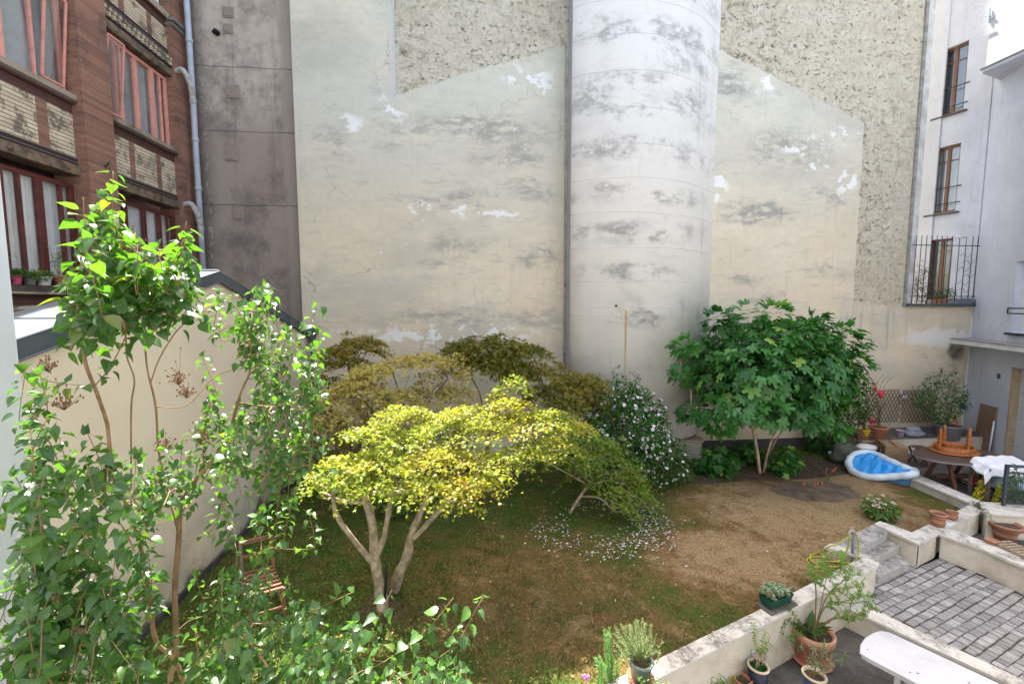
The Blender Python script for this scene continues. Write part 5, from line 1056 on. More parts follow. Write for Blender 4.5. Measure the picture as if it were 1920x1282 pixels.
# torch lilies / roses in the bare bed
rf = plain('orange_red_flower', (.72, .07, .02), (.8, .2, .03), 10, .6)
for i, (x, y, hgt, lab) in enumerate(((1524, 938, .36, 'leafless rose stem with red buds in the middle of the bare earth bed'), (1551, 905, .32, 'thin rose with orange red bloom and green leaves nearer the blue pool'))):
    c_ = onz(x, y); t = thing('rose_plant', c_, lab, 'plant'); m = MB(); fm_ = MB(); lv = Leaves(OVAL)
    for k in range(4):
        e = c_+Vector((random.uniform(-.22, .22), random.uniform(-.12, .12), hgt*random.uniform(.7, 1.2))); P = smooth_path([c_, c_.lerp(e, .5)+rv()*.03, e], 4); m.tube(P, [.008]*(len(P)-1)+[.004], 6); fm_.blob(e, (.014, .014, .028), 8, 6, .25, k); along(lv, P, .08, .09, .05, .3, .7)
    m.build('stem', M['bark_dark'], t, True); fm_.build('flower_heads', rf, t, True); lv.build('leaves', M['l_mid'], t)
# ---------------------------------------------------------------- grass, petals, litter
def grass():
    N = 270000; k = 0
    x = rng.uniform(-4.2, 11, N*3); y = rng.uniform(3.6, 11.6, N*3); keep = rng.random(N*3) < np.clip((7.5/np.hypot(x, y))**2, .25, 1)*.75
    x, y = x[keep], y[keep]
    # inside the lawn
    poly = lawn_poly; ins_ = np.zeros(len(x), bool); n = len(poly)
    for i in range(n):
        a, b = poly[i], poly[i-1]; cnd = (a[1] > y) != (b[1] > y)
        with np.errstate(divide='ignore', invalid='ignore'): xi = (b[0]-a[0])*(y-a[1])/(b[1]-a[1]+1e-12)+a[0]
        ins_ ^= cnd & (x < xi)
    # bare spots
    c_ = onz(1530, 920); bare = ((x-c_.x)/1.0)**2+((y-c_.y)/.55)**2 < .9; thin = rng.random(len(x)) < np.clip((x-2)*.05, 0, .4); ins_ &= ~bare & ~thin
    x, y = x[ins_], y[ins_]; n = len(x); lush = np.clip(1.4-.25*x, .3, 1.6)
    tuft = .6+.9*(np.sin(x*7.3+2*np.sin(y*5.1))*np.sin(y*8.7+x*3.1) > .35); h = rng.uniform(.012, .04, n)*np.clip(lush, .6, 1.35)*tuft; a = rng.uniform(0, 6.283, n); ln = rng.uniform(.2, 1.1, n)*h; w_ = rng.uniform(.0025, .006, n)
    ca, sa = np.cos(a), np.sin(a); b = rng.uniform(0, 6.283, n); V = np.zeros((n, 3, 3))
    V[:, 0, 0] = x-sa*w_; V[:, 0, 1] = y+ca*w_; V[:, 1, 0] = x+sa*w_; V[:, 1, 1] = y-ca*w_; V[:, 2, 0] = x+np.cos(b)*ln; V[:, 2, 1] = y+np.sin(b)*ln; V[:, 2, 2] = h
    me = bpy.data.meshes.new('grass'); me.vertices.add(n*3); me.vertices.foreach_set('co', V.ravel()); me.loops.add(n*3); me.loops.foreach_set('vertex_index', np.arange(n*3, dtype=np.int32))
    me.polygons.add(n); me.polygons.foreach_set('loop_start', np.arange(0, n*3, 3, dtype=np.int32)); me.update(calc_edges=True)
    at = me.attributes.new('rnd', 'FLOAT', 'POINT'); at.data.foreach_set('value', np.repeat(rng.random(n), 3).astype(np.float32))
    g = G('grass_blades'); X = g.sep(); xx = X[0]
    dry, f = dryness(g); f = g.math('ADD', f, g.math('MULTIPLY', g.math('SUBTRACT', g.attr('rnd'), .5), .32))
    col = g.mix(g.rng(f, .30, .62), (.055, .12, .018), (.29, .19, .085)); col = g.mix(g.math('MULTIPLY', g.rng(g.attr('rnd'), .62, .95, 0, 1), g.math('ADD', g.math('MULTIPLY', dry, .8), .15)), col, (.58, .44, .25)); col = g.mix(g.rng(g.noise(15, 8, .84), .47, .62, 0, .72), col, (.07, .048, .02)); g.done(col, .8, None, 0, .15)
    tag(link('grass', me, g.mat), kind='stuff')
grass()
lv = Leaves(OVAL); pc = onz(1125, 985)
for k in range(760):
    a = random.gauss(-.6, 1.5); q = random.uniform(.35, 1.0)**.7+random.gauss(0, .10); x, y = pc.x+math.cos(a)*1.45*q, pc.y+math.sin(a)*1.15*q
    lv.add((x, y, random.uniform(.018, .04)), Vector((random.uniform(-1, 1), random.uniform(-1, 1), .1)), UP+rv()*.3, random.uniform(.018, .055), random.random()**.6)
for k in range(50): lv.add((pc.x+random.uniform(-2, 3), pc.y+random.uniform(-1.5, 2), .03), Vector((random.uniform(-1, 1), random.uniform(-1, 1), .1)), UP+rv()*.3, random.uniform(.03, .05), .3)
tag(lv.build('fallen_petals', M['petal']), kind='stuff')
lv = Leaves(OVAL)
for k in range(3200):
    x, y = random.uniform(-4, 10), random.uniform(4, 11.5)
    if inside(x, y, lawn_poly): lv.add((x, y, random.uniform(.01, .035)), Vector((random.uniform(-1, 1), random.uniform(-1, 1), .1)), UP+rv()*.4, random.uniform(.02, .05))
tag(lv.build('leaf_litter', leafmat('fallen_leaf', (.30, .18, .09), (.20, .10, .05), (.5, .4, .25), .8, .1, (1, 1, 1))), kind='stuff')
# low weeds in the dark lower left of the lawn
lv = Leaves(OVAL)
for k in range(5200):
    x, y = random.gauss(-2.4, 1.3), random.gauss(5.2, 1.1)
    if -4.15 < x < .6 and 3.6 < y < 8.5: lv.add((x, y, random.uniform(.01, .09)), rv()*.8+UP*.2, UP+rv()*.5, random.uniform(.02, .045))
tag(lv.build('ground_cover', M['l_mid']), kind='stuff')
# ================================================================ OBJECTS
clay = plain('terracotta', (.42, .175, .095), (.33, .14, .08), 7, .8, .25, 50, lo=.4, hi=.75); clayold = plain('old_terracotta', (.36, .17, .10), (.25, .13, .085), 5, .85, .4, 40, lo=.4, hi=.7)
clayp = plain('smooth_terracotta', (.60, .29, .20), (.52, .24, .16), 3, .55, .1, 40)
bluegl = plain('blue_glaze', (.010, .013, .034), (.018, .022, .05), 6, .3, .05, 30, 0, .35); rimgl = plain('cream_rim', (.55, .48, .34), (.48, .4, .27), 8, .5)
def colr(n, c, r=.5, b=.05): return plain(n, c, tuple(x*.85 for x in c), 5, r, b, 50)
def pot(name, pos, h, rt, rb, label, mat, rim=.02, rimh=.04, soil=True, rimmat=None, cat='plant pot', group=None, sx=1, sy=1, n=32, ribs=0, saucer=None, base=None, t=None):
    t = t or thing(name, pos, label, cat, group); p = Vector(pos); z0 = 0
    if saucer:
        m = MB(); m.lathe([(rb*.8, 0), (rb*1.35, 0), (rb*1.5, .035), (rb*1.42, .035), (rb*1.25, .012), (0.001, .012)], p, n, sx, sy, False); m.build('saucer', saucer, t, True); z0 = .013
    pr = [(rb*.9, z0), (rb, z0+.006)]
    if ribs:
        for k in range(ribs): q = (k+1)/(ribs+1); r_ = rb+(rt-rb)*q; pr += [(r_-.001, h*(q-.025)), (r_+.012, h*q), (r_-.001, h*(q+.025))]
    pr += [(rt, h-rimh)]
    body = list(pr)+[(rt-.015, h-rimh-.001)] if rimmat else list(pr)+[(rt+rim, h-rimh+.004), (rt+rim+.004, h-.012), (rt+rim-.004, h), (rt+rim-.02, h), (rt-.018, h-.03), (rt-.03, h-.07)]
    m = MB(); m.lathe(body, p, n, sx, sy, not rimmat); m = m; m.build('pot_body', mat, t, True)
    if rimmat: m = MB(); m.lathe([(rt-.004, h-rimh), (rt+rim, h-rimh+.006), (rt+rim+.003, h-.01), (rt+rim-.006, h), (rt+rim-.022, h), (rt-.02, h-.05)], p, n, sx, sy, False); m.build('rim', rimmat, t, True)
    if soil: m = MB(); m.lathe([(rt*.985, h-.045), (rt*.6, h-.03), (.001, h-.028)], p, 20, sx, sy, False); m.build('soil', M['soil'], t, True)
    return t
def stemplant(t, base, L, lm, lsize, bm=None, r=.006, step=.05, droop=.3, tmpl=OVAL, name='leaves', up=.6, start=.05, extra=0):
    m = MB(); lv = Leaves(tmpl)
    for P in L:
        P = smooth_path([Vector(p) for p in P], 5); m.tube(P, [r*(1-.6*i/(len(P)-1)) for i in range(len(P))], 6); along(lv, P, start, step, lsize, droop, up, petiole=.005)
    m.build('stem', bm or M['twig'], t, True); lv.build(name, lm, t)
# --- planter bed at the foot of the far wall
pl = thing('planter_bed', (12.9, 11.5, .02), 'long raised planter bed with white front and gravel top under the trellis', 'planter')
m = MB(); m.box(11.0, 14.95, 11.05, 11.99, .02, .47); m.build('planter_wall', M['wallpaint'], pl, bevel=.006); m = MB(); m.box(10.97, 14.97, 11.02, 11.985, .471, .50); m.build('planter_top', plain('dark_gravel', (.12, .115, .11), (.06, .058, .055), 9, .95, .9, 60), pl, bevel=.006)
ZP = .50
# --- trellises
def trellis(px0, px1, pyt, pyb, label, seed):
    a = ony(px0, pyt, 11.93); b = ony(px1, pyb, 11.93); t = thing('trellis', ((a.x+b.x)/2, 11.93, b.z), label, 'trellis', None); m = MB(); w_ = b.x-a.x; h = a.z-b.z; k = 0; sp = .115; ln = h*.55
    for s, yy in ((1, 11.935), (-1, 11.925)):
        x = a.x-(ln)
        while x < b.x+ln:
            x0, x1, z0, z1 = (x, x+ln, b.z, a.z) if s > 0 else (x+ln, x, b.z, a.z)
            # clip to panel
            def cl(t_): return x0+(x1-x0)*t_, z0+(z1-z0)*t_
            t0, t1 = 0.0, 1.0
            for lim, sg in ((a.x, 1), (b.x, -1)):
                d0, d1 = (x0-lim)*sg, (x1-lim)*sg
                if d0 < 0 and d1 < 0: t1 = -1
                elif d0 < 0: t0 = max(t0, d0/(d0-d1))
                elif d1 < 0: t1 = min(t1, d0/(d0-d1))
            if t1-t0 > .12: p, q = cl(t0), cl(t1); m.beam((p[0], yy, p[1]), (q[0], yy, q[1]), .008, .017, (0, 1, 0))
            x += sp
    m.build('lattice', plain('brown_lath', (.17, .10, .065), (.11, .065, .045), 12, .8), t); return t
trellis(1622, 1685, 731, 791, 'left hand brown lattice trellis fixed to the wall above the orange pot', 1); trellis(1692, 1752, 731, 791, 'right hand brown lattice trellis partly hidden by the shrub in the grey tub', 2)
q = ony(1690, 745, 11.9); t = thing('wall_lamp', q, 'small metal wall lamp between the two lattice trellises', 'lamp'); m = MB(); m.lathe([(.02, .1), (.05, .09), (.10, 0), (.09, 0), (.04, .075)], q+Vector((0, -.1, -.02)), 14, cap=False); m.build('lamp_shade', colr('galvanised', (.3, .3, .29)), t, True); m = MB(); m.tube([q+Vector((0, .08, .03)), q+Vector((0, -.1, .08))], .012, 6); m.build('bracket', M['iron'], t)
# --- pots on the planter
def top(x, y, z): return onz(x, y, z)
p = top(1620, 821, ZP); t = pot('plant_pot', p, .26, .13, .10, 'yellow plastic pot with thin reddish stems at the left end of the planter bed', colr('yellow_plastic', (.75, .50, .03)), .008, .02)
stemplant(t, p, [[p+UP*.22, p+Vector((random.uniform(-.12, .12), random.uniform(-.1, .1), .6)), p+Vector((random.uniform(-.3, .4), random.uniform(-.1, .2), random.uniform(.7, 1.1)))] for _ in range(7)], M['l_mid'], .07, M['dry'])
p = top(1646, 821, ZP); t = pot('plant_pot', p, .34, .22, .16, 'orange clay pot holding a thin rose with crimson blooms in front of the left trellis', clay, .015, .05)
L = [[p+UP*.28, p+Vector((random.uniform(-.1, .1), 0, .7)), p+Vector((random.uniform(-.45, .35), random.uniform(-.1, .2), random.uniform(.9, 1.5)))] for _ in range(8)]
stemplant(t, p, L, M['l_dark'], .06, M['dry'], .007, .06); crim = colr('crimson_bloom', (.62, .03, .07)); m = MB()
for e, s in ((ony(1633, 789, 11.3), .08), (ony(1652, 739, 11.4), .11), (ony(1641, 729, 11.4), .07), (ony(1640, 791, 11.25), .05)): m.blob(e, (s*.7, s*.6, s), 8, 6, .3, 3)
m.build('flower_heads', crim, t, True)
L = [[ony(1630+k*6, 735, 11.5), ony(1628+k*9, 715, 11.5), ony(1632+k*12, 702+abs(k-3)*2, 11.5)] for k in range(5)]; stemplant(t, p, L, M['l_dark'], .035, M['dry'], .006, .05, name='shoot_leaves')
p = top(1687, 818, ZP); pot('plant_pot', p, .19, .10, .075, 'small lilac coloured plastic pot on the gravel of the planter bed', colr('lilac_plastic', (.45, .33, .50)), .006, .015)
p = top(1712, 817, ZP); t = thing('folded_bag', p, 'crumpled grey bag lying on the planter bed between lilac pot and grey tub', 'bag'); m = MB(); m.blob(p+UP*.08, (.30, .18, .10), 14, 8, .16, 4); m.blob(p+Vector((.02, .03, .2)), (.22, .14, .08), 12, 7, .2, 5); m.build('bag_cloth', colr('grey_cloth', (.22, .24, .27), .8, .3), t, True)
p = top(1775, 822, ZP-.1); t = pot('plant_pot', p, .42, .33, .27, 'large grey plastic tub with a big leafy shrub in the corner by the white house', colr('grey_plastic', (.28, .29, .32)), .015, .03)
bush('tub', '', p, p+Vector((-.25, .05, 1.15)), (.82, .5, .72), M['l_dark'], M['bark_dark'], .06, 2300, tips=110, spikes=10, parent=t, zmin=.7)
m = MB(); m.blob(ony(1782, 789, 11.1), (.05, .05, .05), 8, 6, .2, 1); m.build('flower_heads', colr('orange_bloom', (.8, .35, .03)), t, True); m = MB(); m.blob(ony(1793, 798, 11.1), (.06, .05, .06), 8, 6, .2, 1); m.build('red_flower', crim, t, True)
# --- tools in the corner
def pole(name, label, cat, pts, r, mat, part='pole'): P = [Vector(p) for p in pts]; t = thing(name, P[0], label, cat); m = MB(); m.tube(P, r, 8); m.build(part, mat, t, True); return t
a, b = ony(1803, 832, 11.3), ony(1804, 765, 11.85); t = pole('broom', 'upright broom with blue head leaning in the corner of cream wall and white house', 'broom', [a, b], .012, colr('silver_handle', (.5, .53, .56))); m = MB(); m.beam(b+Vector((-.05, 0, 0)), b+Vector((.05, 0, .12)), .05, .16); m.build('broom_head', colr('blue_bristle', (.02, .05, .16)), t, bevel=.01)
a, b = ony(1806, 826, 11.2), ony(1789, 776, 11.75); t = pole('garden_tool', 'dark wooden handled tool leaning slantwise beside the blue headed broom', 'garden tool', [a, b], .016, M['bark_dark']); m = MB(); m.beam(a+UP*.02, a+Vector((.03, 0, .2)), .03, .14); m.build('tool_head', M['iron'], t, bevel=.008)
a = onz(1812, 828, .02); t = pole('wooden_post', 'short pale round post standing beside the leaning tools', 'post', [a, a+UP*.62], .05, plain('pale_wood', (.5, .4, .26), (.4, .3, .2), 8), 'post_shaft'); m = MB(); m.tube([a+UP*.62, a+UP*.65], .055, 12); m.build('post_cap', clay, t)
p = onz(1815, 838, .02); t = thing('rubble_heap', p, 'low heap of dark rags and sticks by the foot of the white house', 'rubble'); m = MB(); m.blob(p+UP*.05, (.4, .2, .10), 12, 6, .3, 9); m.blob(p+Vector((.2, .1, .1)), (.2, .15, .12), 10, 6, .35, 2); m.build('rags', M['zincdark'], t, True)
# --- brown board and white pole leaning on the white house
hb = (W2.hit(1837, 800)[0], W2.hit(1868, 800)[0]); A0, A1 = W2.at(hb[0], .02, .12), W2.at(hb[1], .02, .12); t = thing('leaning_board', A0, 'tall brown folded cardboard sheet leaning against the white house', 'board')
up_ = UP*1.36-W2.n*.075; bw = A1-A0; A0 = A0+W2.n*.0; m = MB(); m.slab([A0, A0+bw, A0+bw+up_, A0+up_], W2.n, .04)
m.build('sheet', plain('brown_card', (.24, .155, .095), (.20, .13, .08), 3, .85), t, bevel=.004); m = MB()
for q_ in (.3, .62): m.beam(A0+up_*q_+W2.n*.003, A0+bw+up_*q_+W2.n*.003, .004, .012)
m.build('fold_line', M['bark_dark'], t)
a = W2.at(W2.hit(1869, 800)[0], .02, .12); pole('white_pole', 'white plastic pole leaning beside the brown cardboard sheet', 'pole', [a, a+UP*.98-W2.n*.05], .022, M['white'])
P_ = W2.at(W2.hit(1876, 838)[0], .02, .1); m = MB(); t = thing('rubble_heap', P_, 'pinkish stones lying at the foot of the shutter door jamb', 'stones')
for k in range(7): m.blob(P_+Vector((random.uniform(-.2, .5), random.uniform(-.2, .1), .05)), (.09, .08, .06), 7, 5, .3, k)
m.build('stones', plain('pink_stone', (.5, .33, .27), (.35, .25, .22), 9), t, True)
# --- blue ornament on the white house
h_ = W2.hit(1874, 705); t = thing('wall_ornament', W2.at(h_[0], h_[1], .01), 'small blue flower shaped ornament fixed to the white house wall', 'ornament'); m = MB()
for k in range(6): a = k*1.047; m.beam(W2.at(h_[0], h_[1], .016), W2.at(h_[0]+math.cos(a)*.075, h_[1]+math.sin(a)*.075, .016), .02, .035, W2.n)
m.build('petals', colr('teal_ceramic', (.01, .12, .18), .3), t, bevel=.006)
# --- wooden oval table with a round table upside down on it
c = onz(1797, 852, .76); tc = c; t = thing('oval_table', (c.x, c.y, .02), 'large dark oval wooden garden table on trestle legs on the terrace', 'table'); wd = wood('dark_teak', (.10, .06, .045), (.065, .04, .032), (2, 14, 2)); wr = wood('orange_pine', (.40, .135, .03), (.26, .08, .02), (3, 14, 3), .4); wb = wood('brown_teak', (.16, .07, .04), (.10, .045, .03), (8, 8, 1))
tx, ty = 1.0, .58
m = MB(); m.lathe([(.98, .715), (1.0, .722), (1.0, .745), (.985, .757)], (c.x, c.y, 0), 48, tx, ty); m.build('tabletop', wd, t)
m = MB(); m.lathe([(1.0, .700), (1.018, .705), (1.018, .74), (1.002, .74)], (c.x, c.y, 0), 48, tx, ty, False); m.build('table_edge', colr('grey_edge_band', (.2, .19, .2)), t, True)
for sx_ in (-.38, .38):
    x = c.x+sx_
    m = MB(); m.beam((x-.05, c.y-.34, .06), (x+.0, c.y-.10, .70), .07, .07); m.beam((x-.05, c.y+.34, .06), (x, c.y+.10, .70), .07, .07); m.build('trestle_leg', wb, t, bevel=.006); m = MB(); m.beam((x-.06, c.y-.45, .05), (x-.06, c.y+.45, .05), .09, .06); m.beam((x, c.y-.4, .68), (x, c.y+.4, .68), .07, .05); m.build('trestle_foot', wb, t, bevel=.006)
m = MB(); m.beam((c.x-.5, c.y, .25), (c.x+.5, c.y, .25), .04, .09); m.build('stretcher', wb, t)
c2 = onz(1788, 843, .80); t = thing('round_table', (c2.x, c2.y, .765), 'orange brown round wooden table lying upside down with its four legs in the air', 'table'); RT = .46
m = MB(); m.lathe([(RT, .765), (RT+.02, .775), (RT+.02, .79), (RT-.02, .80), (.001, .80)], (c2.x, c2.y, 0), 40, 1.08, .85, False); m.build('tabletop', wr, t, True)
m = MB(); m.lathe([(RT-.08, .80), (RT-.075, .91), (RT-.10, .91), (RT-.105, .80)], (c2.x, c2.y, 0), 40, 1.08, .85, False); m.build('apron', wr, t, True)
for (x, y) in ((-.34, .02), (.02, -.28), (.04, .27), (.34, -.02)):
    m = MB(); m.lathe([(.045, .80), (.05, .90), (.03, .95), (.045, .99), (.042, 1.04), (.030, 1.24), (.040, 1.27), (.02, 1.29), (.026, 1.32), (.012, 1.34)], (c2.x+x*1.08, c2.y+y, 0), 12); m.build('leg', wr, t, True)
# folding stool/chair seen beneath
c3 = onz(1732, 874, .02); t = thing('folding_stool', c3, 'brown folding stool with crossed legs half under the oval table', 'stool')
for s in (0, .3):
    for d in (1, -1):
        m = MB(); m.beam(c3+Vector((-.12*d, s, 0)), c3+Vector((.14*d, s, .45)), .035, .035); m.build('leg', wb, t)
m = MB(); m.beam(c3+Vector((-.1, .15, .46)), c3+Vector((.2, .15, .46)), .34, .025); m.build('seat', wb, t, bevel=.005)
# --- draped cloth over a low table
P4 = [onz(1824, 857, .86), onz(1897, 853, .86), onz(1945, 882, .78), onz(1856, 876, .78)]
t = thing('draped_table', (P4[0]+P4[2])/2-UP*.9, 'low table covered with a creased white and blue cloth beside the mesh railing', 'table')
vs = []; fs = []; NX, NY = 40, 34; ca, cb, cd = P4[0], P4[1], P4[3]
for j in range(NY+1):
    for i in range(NX+1):
        u_, v_ = -.30+1.6*i/NX, -.12+1.45*j/NY; uc, vc = min(max(u_, 0), 1), min(max(v_, 0), 1); q = ca.lerp(cb, uc).lerp(cd.lerp(P4[2], uc), vc); eu, ev = u_-uc, v_-vc
        q = q+(cb-ca)*eu*.45+(cd-ca)*ev*.35; q.z -= (abs(eu)*1.1+abs(ev)*.9)*.55; q.z += .012*math.sin(u_*19)+.02*math.sin(v_*9+u_*4)*(abs(eu)+abs(ev)+.25)*1.5; q.z = max(q.z, .06); vs.append(q)
for j in range(NY):
    for i in range(NX): k = j*(NX+1)+i; fs.append((k, k+1, k+NX+2, k+NX+1))
g = G('striped_white_cloth'); X = g.sep(); s_ = g.math('SINE', g.math('MULTIPLY', g.math('ADD', X[0], g.math('MULTIPLY', X[1], .3)), 26)); cl_ = g.mix(g.rng(s_, .55, .85, 0, .35), (.74, .75, .78), (.45, .52, .64)); cl_ = g.mix(g.rng(g.noise(2, 4), .4, .7, 0, .3), cl_, (.55, .6, .7)); clothm = g.done(cl_, .8, g.bump(g.noise(8, 4), .3, .02))
m = MB(); m.add(vs, fs); o = m.build('cloth', clothm, t, True); s_ = o.modifiers.new('t', 'SOLIDIFY'); s_.thickness = .006
for q in P4[:]: m = MB(); m.beam((q.x, q.y, .02), (q.x, q.y, q.z-.03), .05, .05); m.build('leg', M['bark_dark'], t)
m = MB(); m.blob(onz(1875, 893, .1)+UP*.1, (.5, .35, .14), 12, 7, .3, 6); m.build('stored_things', M['zincdark'], t, True)
c = onz(1828, 907, .02); t = thing('white_bowl', c, 'shallow white bowl with a crimson thing in it on the terrace floor', 'bowl'); m = MB(); m.lathe([(.1, 0), (.22, .035), (.24, .05), (.22, .05), (.1, .015), (.001, .015)], c, 24, 1.25, .8, False); m.build('bowl', M['white'], t, True); m = MB(); m.blob(c+UP*.10, (.06, .05, .06), 8, 6, .3, 2); m.blob(c+Vector((-.04, 0, .05)), (.04, .04, .05), 8, 6, .3, 3); m.build('red_contents', crim, t, True)
# --- yellow flowering pots behind the wall
yel = leafmat('yellow_flower', (.78, .58, .02), (.62, .60, .05), (.3, .4, .05), .5, .3, (1.3, 1.3, .6), .3, None, .3)
for (x, y, h, w_, lab) in ((1838, 934, .26, .14, 'yellow flowering plant in a pot at the wall corner'), (1872, 941, .26, .10, 'hanging yellow green plant right against the railing post')):
    c = onz(x, y, .03); t = pot('plant_pot', c, .14, .08, .06, lab, M['zincdark'], .01, .03); lv = Leaves(OVAL)
    for k in range(420):
        a = random.random()*6.28; q_ = random.random()**.5; pp_ = c+Vector((math.cos(a)*w_*q_, math.sin(a)*w_*.7*q_, .18+h*(1-q_*q_)*random.random()*1.2-.15*q_)); lv.add(pp_, Vector((math.cos(a)*.5, math.sin(a)*.5, -1)), rv()*.5+UP*.5, random.uniform(.03, .06))
    lv.build('flowers', yel, t); m = MB()
    for k in range(8): a = random.random()*6.28; m.tube([c+UP*.15, c+Vector((math.cos(a)*.08, math.sin(a)*.08, .35)), c+Vector((math.cos(a)*w_, math.sin(a)*w_*.7, .3))], .004, 4)
    m.build('stem', M['twig'], t)
# --- mesh railing
a = onz(1881, 948, .197); t = thing('mesh_railing', a, 'dark slate steel railing with wire mesh infill on the low wall at the right edge', 'railing'); b = onz(2090, 962, .197); dr = (b-a).normalized(); nrm_ = Vector((dr.y, -dr.x, 0))
Htop = .86
m = MB(); m.beam(a, a+UP*Htop, .055, .055, dr); m.build('post', M['railing'], t, bevel=.006); m = MB(); m.beam(a+UP*(Htop-.02)-dr*.03, a+dr*1.6+UP*(Htop-.02), .055, .05); m.build('top_rail', M['railing'], t, bevel=.006)
for z in (.70, .06): m = MB(); m.beam(a+UP*z, a+dr*1.6+UP*z, .03, .03); m.build('cross_rail', M['railing'], t)
m = MB(); k = .04
while k < 1.55: m.tube([a+dr*k+UP*.06, a+dr*k+UP*.70], .0028, 4, False); k += .036
z = .085
while z < .7: m.tube([a+dr*.02+UP*z, a+dr*1.58+UP*z], .0028, 4, False); z += .036
m.build('wire_mesh', M['railing'], t)
c = a+dr*.45+nrm_*-.35; t = thing('climber', (c.x, c.y, .02), 'leafy green climber growing behind the mesh of the dark railing', 'plant'); stemplant(t, c, [[Vector((c.x+random.uniform(-.3, .3), c.y, .05)), Vector((c.x+random.uniform(-.3, .4), c.y, .5)), Vector((c.x+random.uniform(-.2, .6), c.y+random.uniform(-.1, .1), random.uniform(.6, 1.05)))] for _ in range(9)], M['l_mid'], .10, None, .006, .07)
c = onz(1906, 925, .05); t = thing('folded_sheet', c, 'crumpled pale blue plastic sheet lying behind the mesh railing', 'sheet'); m = MB(); m.blob(c+Vector((.2, .3, .12)), (.55, .35, .16), 16, 8, .25, 8); m.build('sheet', colr('pale_blue_plastic', (.42, .58, .72), .3, .3), t, True)
# --- cardboard box, chair, cushion, covered heap by the pool
c0, c1, c2_ = onz(1650, 865, .02), onz(1678, 862, .02), onz(1632, 846, .02); c0 = onz(1658, 868, .02)
ux = (onz(1679, 858, .02)-c0); ux.z = 0; uy = (onz(1636, 848, .02)-c0); uy.z = 0; uy = uy.normalized()*.62; ux = Vector((uy.y, -uy.x, 0)).normalized()*.48
card = plain('cardboard', (.33, .215, .125), (.28, .18, .10), 3, .85, .1, 30); t = thing('cardboard_box', c0, 'closed brown cardboard box with a white label standing behind the blue paddling pool', 'box')
m = MB(); m.prism([(c0.x, c0.y), ((c0+ux).x, (c0+ux).y), ((c0+ux+uy).x, (c0+ux+uy).y), ((c0+uy).x, (c0+uy).y)], .022, .50); m.build('carton', card, t, bevel=.006)
m = MB(); nn = Vector((uy.y, -uy.x, 0)).normalized()*-1; a_ = c0+uy*.62+nn*.004; m.slab([a_+UP*.14, a_-uy*.2+UP*.14, a_-uy*.2+UP*.34, a_+UP*.34], nn, .003); m.build('paper_label', M['white'], t); m = MB(); m.slab([c0+ux*.46+UP*.503, c0+ux*.54+UP*.503, c0+ux*.54+uy+UP*.503, c0+ux*.46+uy+UP*.503], UP, .002); m.build('tape', plain('brown_tape', (.24, .14, .07)), t)
c = onz(1609, 856, 0); t = thing('folding_chair', c, 'dark brown slatted garden chair behind the paddling pool', 'chair')
d1 = Vector((.42, -.12, 0)); db = Vector((.06, .2, 0))
for s in (0, 1):
    b0_ = c+d1*s; m = MB(); m.beam(b0_, b0_+UP*.78+db*.4, .035, .03); m.build('leg', wb, t); m = MB(); m.beam(b0_-db*1.8, b0_-db*1.6+UP*.42, .03, .03); m.build('leg', wb, t)
for k in range(5): m = MB(); m.beam(c+UP*(.50+k*.06)+db*(.25+k*.03), c+d1+UP*(.50+k*.06)+db*(.25+k*.03), .015, .04); m.build('back_slat', wb, t)
m = MB()
for k in range(6): m.beam(c-db*(k*.32)+UP*.42, c+d1-db*(k*.32)+UP*.42, .045, .018)
m.build('seat', wb, t)
c = onz(1630, 848, .3); t = thing('cushion', c, 'white cushion lying between the slatted chair and the cardboard box', 'cushion'); m = MB(); m.blob(c+Vector((0, .1, .12)), (.26, .2, .08), 14, 8, .08, 3); m.build('cushion_cover', M['white'], t, True)
c = onz(1588, 868, 0); t = thing('covered_heap', c, 'dark green tarpaulin heap slumped at the left end of the paddling pool', 'tarpaulin'); m = MB(); m.blob(c+Vector((.05, .15, .22)), (.38, .30, .28), 22, 12, .10, 11); m.blob(c+Vector((-.12, .1, .12)), (.3, .24, .16), 16, 8, .14, 12); m.build('tarpaulin', plain('dark_green_tarp', (.05, .065, .045), (.09, .10, .075), 9, .6, .8, 25), t, True)
c = onz(1568, 866, 0); t = thing('inflatable_ring', c, 'deflated blue and white ring poking out behind the green tarpaulin', 'ring'); m = MB(); m.tube(smooth_path([c+Vector((.1, .3, .1)), c+Vector((-.05, .15, .2)), c+Vector((.0, .02, .12)), c+Vector((.15, -.08, .07))], 6), .06, 12); m.build('tube', colr('pale_blue_vinyl', (.45, .62, .78), .25), t, True)
c = onz(1596, 842, .02)+Vector((.1, .3, 0)); t = thing('stone_block', c, 'pinkish brick planter block behind the dark slatted chair', 'block'); m = MB(); m.box(c.x-.15, c.x+.35, c.y, c.y+.3, .02, .55); m.build('block', M['wallpaint'], t, bevel=.01); t.children[0].data.materials[0] = plain('pink_brick', (.32, .2, .16), (.22, .15, .12), 8)
